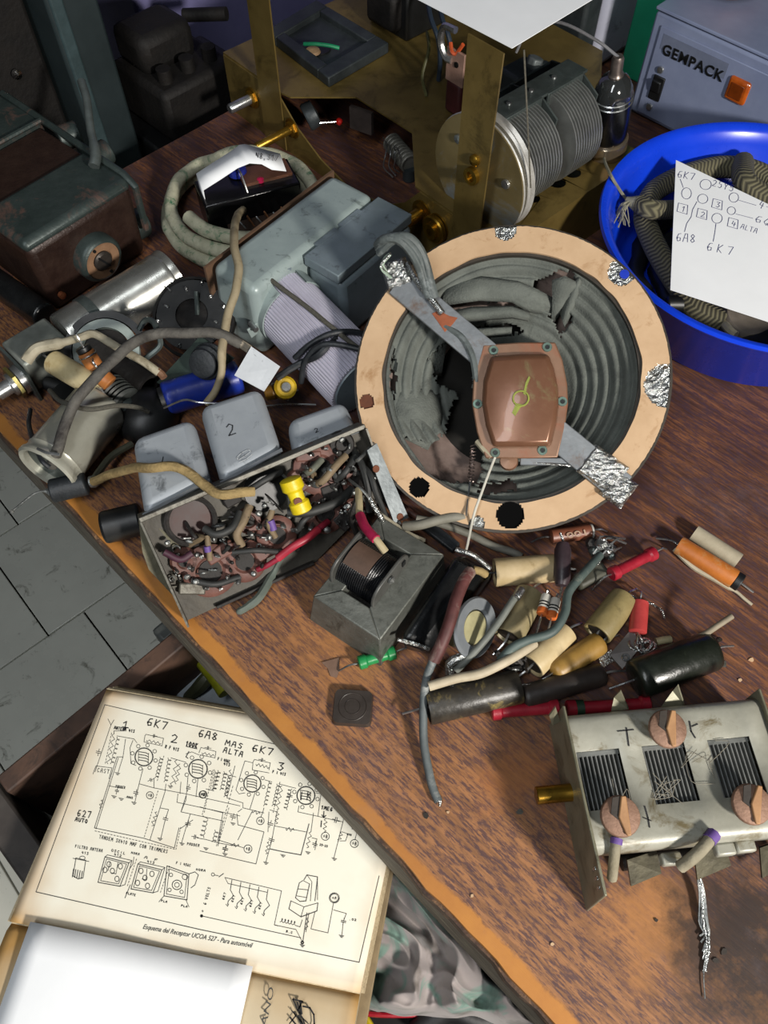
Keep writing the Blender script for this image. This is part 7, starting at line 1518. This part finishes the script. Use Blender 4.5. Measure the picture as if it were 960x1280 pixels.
# end plates
MB().hexa([NM @ V(p) for p in ((-.0016,-.024,.0005),(0,-.024,.0005),(0,GLY+.004,.0005),(-.0016,GLY+.004,.0005))], [NM @ V(p) for p in ((-.0016,-.021,GH+.008),(0,-.021,GH+.008),(0,GLY+.003,GH+.004),(-.0016,GLY+.003,GH+.004))]).build('end_plate', m_cadd, gc_, bevel=.0006)
MB().box((GLX+.0008,GLY/2,GH/2+.001), (.0016,GLY+.006,GH+.004), NM).build('end_plate', m_cadd, gc_, bevel=.0006)
e_ = [o_ for o_ in gc_.children if o_.name.startswith('end_plate')]
for q in (0,.0042,.0084): MB().box((-.0018,-.017+q,GH+.001), (.0006,.0014,.0045), NM).build('punched_slot', m_foil, gc_)
for x in (.0385,.0720): MB().box((x,GLY/2,.014), (.0012,GLY-.006,.026), NM).build('partition', m_cadd, gc_)
MB().box((GLX/2,GLY/2,.0012), (GLX,GLY-.004,.0016), NM).build('base', m_seal, gc_)
# stator and rotor plates visible in the windows
for cx, cy in boxes:
    n = 10
    for i in range(n):
        x = cx - ww/2 + ww*(i+.6)/n
        MB().box((x,cyw,GH-.0105), (.0007,wh+.010,.016), NM).build('plate', m_alu, gc_)
    MB().box((cx,yb-.0010,GH-.0035), (ww,.0022,.0022), NM).build('comb_bar', m_alu, gc_)
MB().cyl(NM @ V((-.020,.030,.020)), NM @ V((.002,.030,.020)), .0046, 18).build('rotor_shaft', m_gold, gc_, bevel=.0006)
# trimmer screws with slotted, lifted heads
for x, y in ((834,908),(775,1017),(939,1002)):
    p = NI @ at(x,y,GT+.008); M_ = NM @ Matrix.Translation(V((p.x,p.y,GH+.0002))) @ Matrix.Rotation(.15,4,'X')
    s = MB().lathe([(0,0),(.0040,0),(.0040,.0035),(.0092,.0055),(.0098,.0068),(.0094,.0085),(.0060,.0100),(0,.0102)], 26, M_).build('trimmer_screw', m_rust, gc_, bevel=.0003)
    MB().prism([(-.0018,-.001),(.0032,-.0085),(.0052,-.0078),(.0006,.0095),(-.0018,.0090)], .0098, .0118, M_ @ Matrix.Rotation(rnd.uniform(-.3,.3)-.3,4,'Z')).build('screw_ridge', mat('tan_rust','a57c54','8a6442',rough=.6), s, bevel=.0006)
    MB().prism([(-.0052,.0015),(-.0022,-.0015),(.0008,.0090),(-.0030,.0086)], .0100, .0107, M_).build('screw_slot', m_seal, s)
cw = MB()
for i in range(9):
    cx_, cy_ = rnd.choice(((880,962),(850,955),(900,945),(835,985),(775,985)))
    q_ = [at(cx_+rnd.uniform(-22,22), cy_+rnd.uniform(-22,22), GT+.0004+rnd.random()*.0015) for _ in range(4)]
    cw.tube(smooth_pts(q_,4), .00016, 4)
cw.build('dust_threads', mat('dust_thread','8a8578','6f6a5e',rough=1), gc_, kind='stuff')
# pen marks on the cover
gi = Ink(NM @ V((0,0,GH)), ZZ, .0003)
gi.line([(783,910),(786,932)], .0008); gi.line([(772,914),(792,912)], .0006); gi.line([(862,902),(864,914),(869,922)], .0008); gi.line([(865,908),(872,905)], .0006); gi.line([(806,1008),(810,1022),(812,1034)], .0007); gi.line([(804,1022),(814,1026)], .0005); gi.build('pen_marks', m_pen, gc_)
# lugs under the near and far edges
def tab(q, z0, z1, m=m_cadd, name='mounting_tab'):
    P = [at(x,y,z) for (x,y), z in zip(q,(z0,z0,z1,z1))]; n_ = (P[1]-P[0]).cross(P[3]-P[0]).normalized(); n_ = n_ if n_.z > 0 else -n_
    return MB().sheet(P, .0012, n_).build(name, m, gc_, smooth=0)
tab([(784,1075),(821,1063),(827,1092),(789,1108)], TZ+.018, TZ+.009, mat('dark_olive_metal','4a4636','38352a',rough=.35,metal=.6)); tab([(868,1066),(905,1053),(914,1082),(872,1100)], TZ+.020, TZ+.011, mat('dark_olive_metal','4a4636')); tab([(950,1060),(985,1048),(990,1075),(953,1098)], TZ+.018, TZ+.009, mat('dark_olive_metal','4a4636'))
for q in (((768,870),(776,862),(786,885),(764,888)), ((842,862),(848,855),(856,880),(826,884)), ((686,893),(694,882),(700,900),(690,905))):
    P = [at(*p,z) for p, z in zip(q,(GT-.002,GT+.006,GT-.008,GT-.008))]; n_ = (P[1]-P[0]).cross(P[2]-P[0]).normalized(); MB().sheet(P, .001, n_).build('upright_lug', m_cadd, gc_, smooth=0)
for q, z in (((905,1062),TZ+.026),((930,1058),TZ+.026),((838,1074),TZ+.024)):
    MB().box((0,0,0), (.010,.006,.006), Matrix.Translation(at(*q,z)) @ NM.to_3x3().to_4x4()).build('insulator_block', m_cad, gc_, bevel=.0012)
MB().cyl(NM @ V((.020,-.004,.006)), NM @ V((.084,-.002,.006)), .004, 12).build('tie_rod', m_seal, gc_)
# leads soldered to the capacitor
def glead(pix, r, tip, lab):
    tag(wire('cloth_lead', pix, r, mat('dusty_cloth_lead','8d8672','746d5a',rough=.85,scale=90,bump=.5)), lab, 'lead')
    p = pix[0]; q = pix[1]
    tag(wire('purple_sleeve', [p, ((p[0]*.65+q[0]*.35),(p[1]*.65+q[1]*.35),p[2]*.65+q[2]*.35+.0002)]+[((p[0]*.5+q[0]*.5),(p[1]*.5+q[1]*.5),p[2]*.5+q[2]*.5+.0002)], r*1.15, m_purp), tip, 'sleeve')
glead([(771,1048,GT+.002),(769,1062,GT+.001),(767,1080,GT-.006),(765,1098,GT-.014)], .0026, 'faded purple sleeve tip below the left rusty screw', 'dusty cloth lead hanging at the left front of the tuning capacitor')
glead([(893,1042,GT+.002),(880,1058,GT+.003),(866,1072,GT+.002),(850,1084,GT-.004)], .0030, 'faded purple sleeve tip on the slanting middle lead', 'dusty cloth lead slanting across the front of the tuning capacitor')
sw_ = thing('stranded_wire_end', at(880,1150,TZ), 'bare twisted wire strands trailing from the tuning capacitor onto the wood', 'wire')
for i in range(9):
    e = rnd.uniform(-4,4); l = rnd.uniform(-40,8)
    MB().tube(smooth_pts([at(874+e*.5,1095,TZ+.009), at(878+e,1118,TZ+.005), at(880+e*1.6,1150,TZ+.0022+.0006*(i%4)), at(884+e,1180+l*.4,TZ+.0018), at(880+e*1.2,1208+l,TZ+.0012)],4,.0009,i*3), .0006, 5).build('strand', m_foil if i % 2 else m_sold, sw_)
MB().tube(smooth_pts([at(880,1205,TZ+.0014),at(879,1225,TZ+.0012),at(881,1248,TZ+.0009)],4,.0006), .0003, 5).build('fine_strand', m_sold, sw_)

# ------------------------------------------------------------------ dark pieces added so the gaps in the clutter read as shaded
a, b = at(134,486,.770), at(158,506,.768); BWM = frame(a, b-a, ZZ); L_ = (b-a).length
prof = [(0,0)] + [(.0105 + (.0022 if i % 2 else 0), L_*i/12) for i in range(13)] + [(0,L_)]
t_ = thing('ribbed_bellows', (a+b)/2 - ZZ*.013, 'dark grey ribbed bellows between the cream capacitor and pale can', 'bellows'); MB().lathe(prof, 26, BWM).build('body', mat('dark_grey_rubber','3c3f3d','2b2e2c',rough=.45), t_, smooth=30); MB().cyl(b, b+(b-a)*.25, .006, 14).build('neck', m_zinc, t_, bevel=.0008)
tag(MB().lathe([(.0,.0003),(.021,.0003),(.0225,.004),(.021,.012),(.015,.019),(.006,.0225),(0,.023)], 36, Matrix.Translation(at(186,526,TZ))).build('black_dome_cap', m_blk, None, smooth=60), 'glossy black dome cap behind the first grey shield can', 'cap')
a, b = at(150,462,.766), at(186,486,.764)
t_ = thing('black_gap_tube', (a+b)/2 - ZZ*.0115, 'short black tube added to darken the gap under the dirty white wire', 'tube'); MB().lathe([(.0085,0),(.0110,0),(.0110,(b-a).length),(.0085,(b-a).length)], 28, frame(a, b-a), close=True).build('sleeve', m_soot, t_); MB().lathe([(0,.002),(.0084,.002),(.0084,.004),(0,.004)], 20, frame(a, b-a)).build('plug', m_grime, t_)
tag(MB().box((0,0,0), (.030,.016,.010), Matrix.Translation(at(92,498,.7555)) @ Matrix.Rotation(-.6,4,'Z')).build('black_terminal_strip', m_blk, None, bevel=.0015), 'black terminal strip under the cream tubular capacitor', 'terminal strip')
t_ = thing('lead_bundle', at(455,600,TZ), 'bundle of dark sleeved leads between the chassis and the speaker', 'leads')
for i, (p, r, m_) in enumerate((([(440,560,.792),(452,580,.796),(458,605,.790),(462,640,.775)], .0022, m_dgr), ([(446,575,.790),(462,592,.795),(470,615,.788),(484,650,.768)], .0018, m_dgr), ([(452,590,.786),(448,620,.790),(440,645,.780),(446,668,.762)], .0020, m_grime), ([(460,560,.780),(466,590,.784),(478,620,.776),(500,655,.756)], .0016, m_dgr), ([(436,600,.788),(452,612,.794),(468,630,.786),(478,648,.770)], .0010, m_sold))):
    MB().tube(smooth_pts([at(*q) for q in p],5,.0008,i), r, 7).build('lead', m_, t_)
for i in range(8):
    x, y = 440+rnd.random()*45, 585+rnd.random()*70; r = rnd.uniform(.0015,.003)
    MB().lathe([(0,-r),(r,-.3*r),(r*.8,.5*r),(0,r)], 8, frame(at(x,y,.775+rnd.random()*.012), V((rnd.uniform(-1,1),rnd.uniform(-1,1),1)))).build('solder_tip', rnd.choice((m_sold,m_grime)), t_, jit=.001)
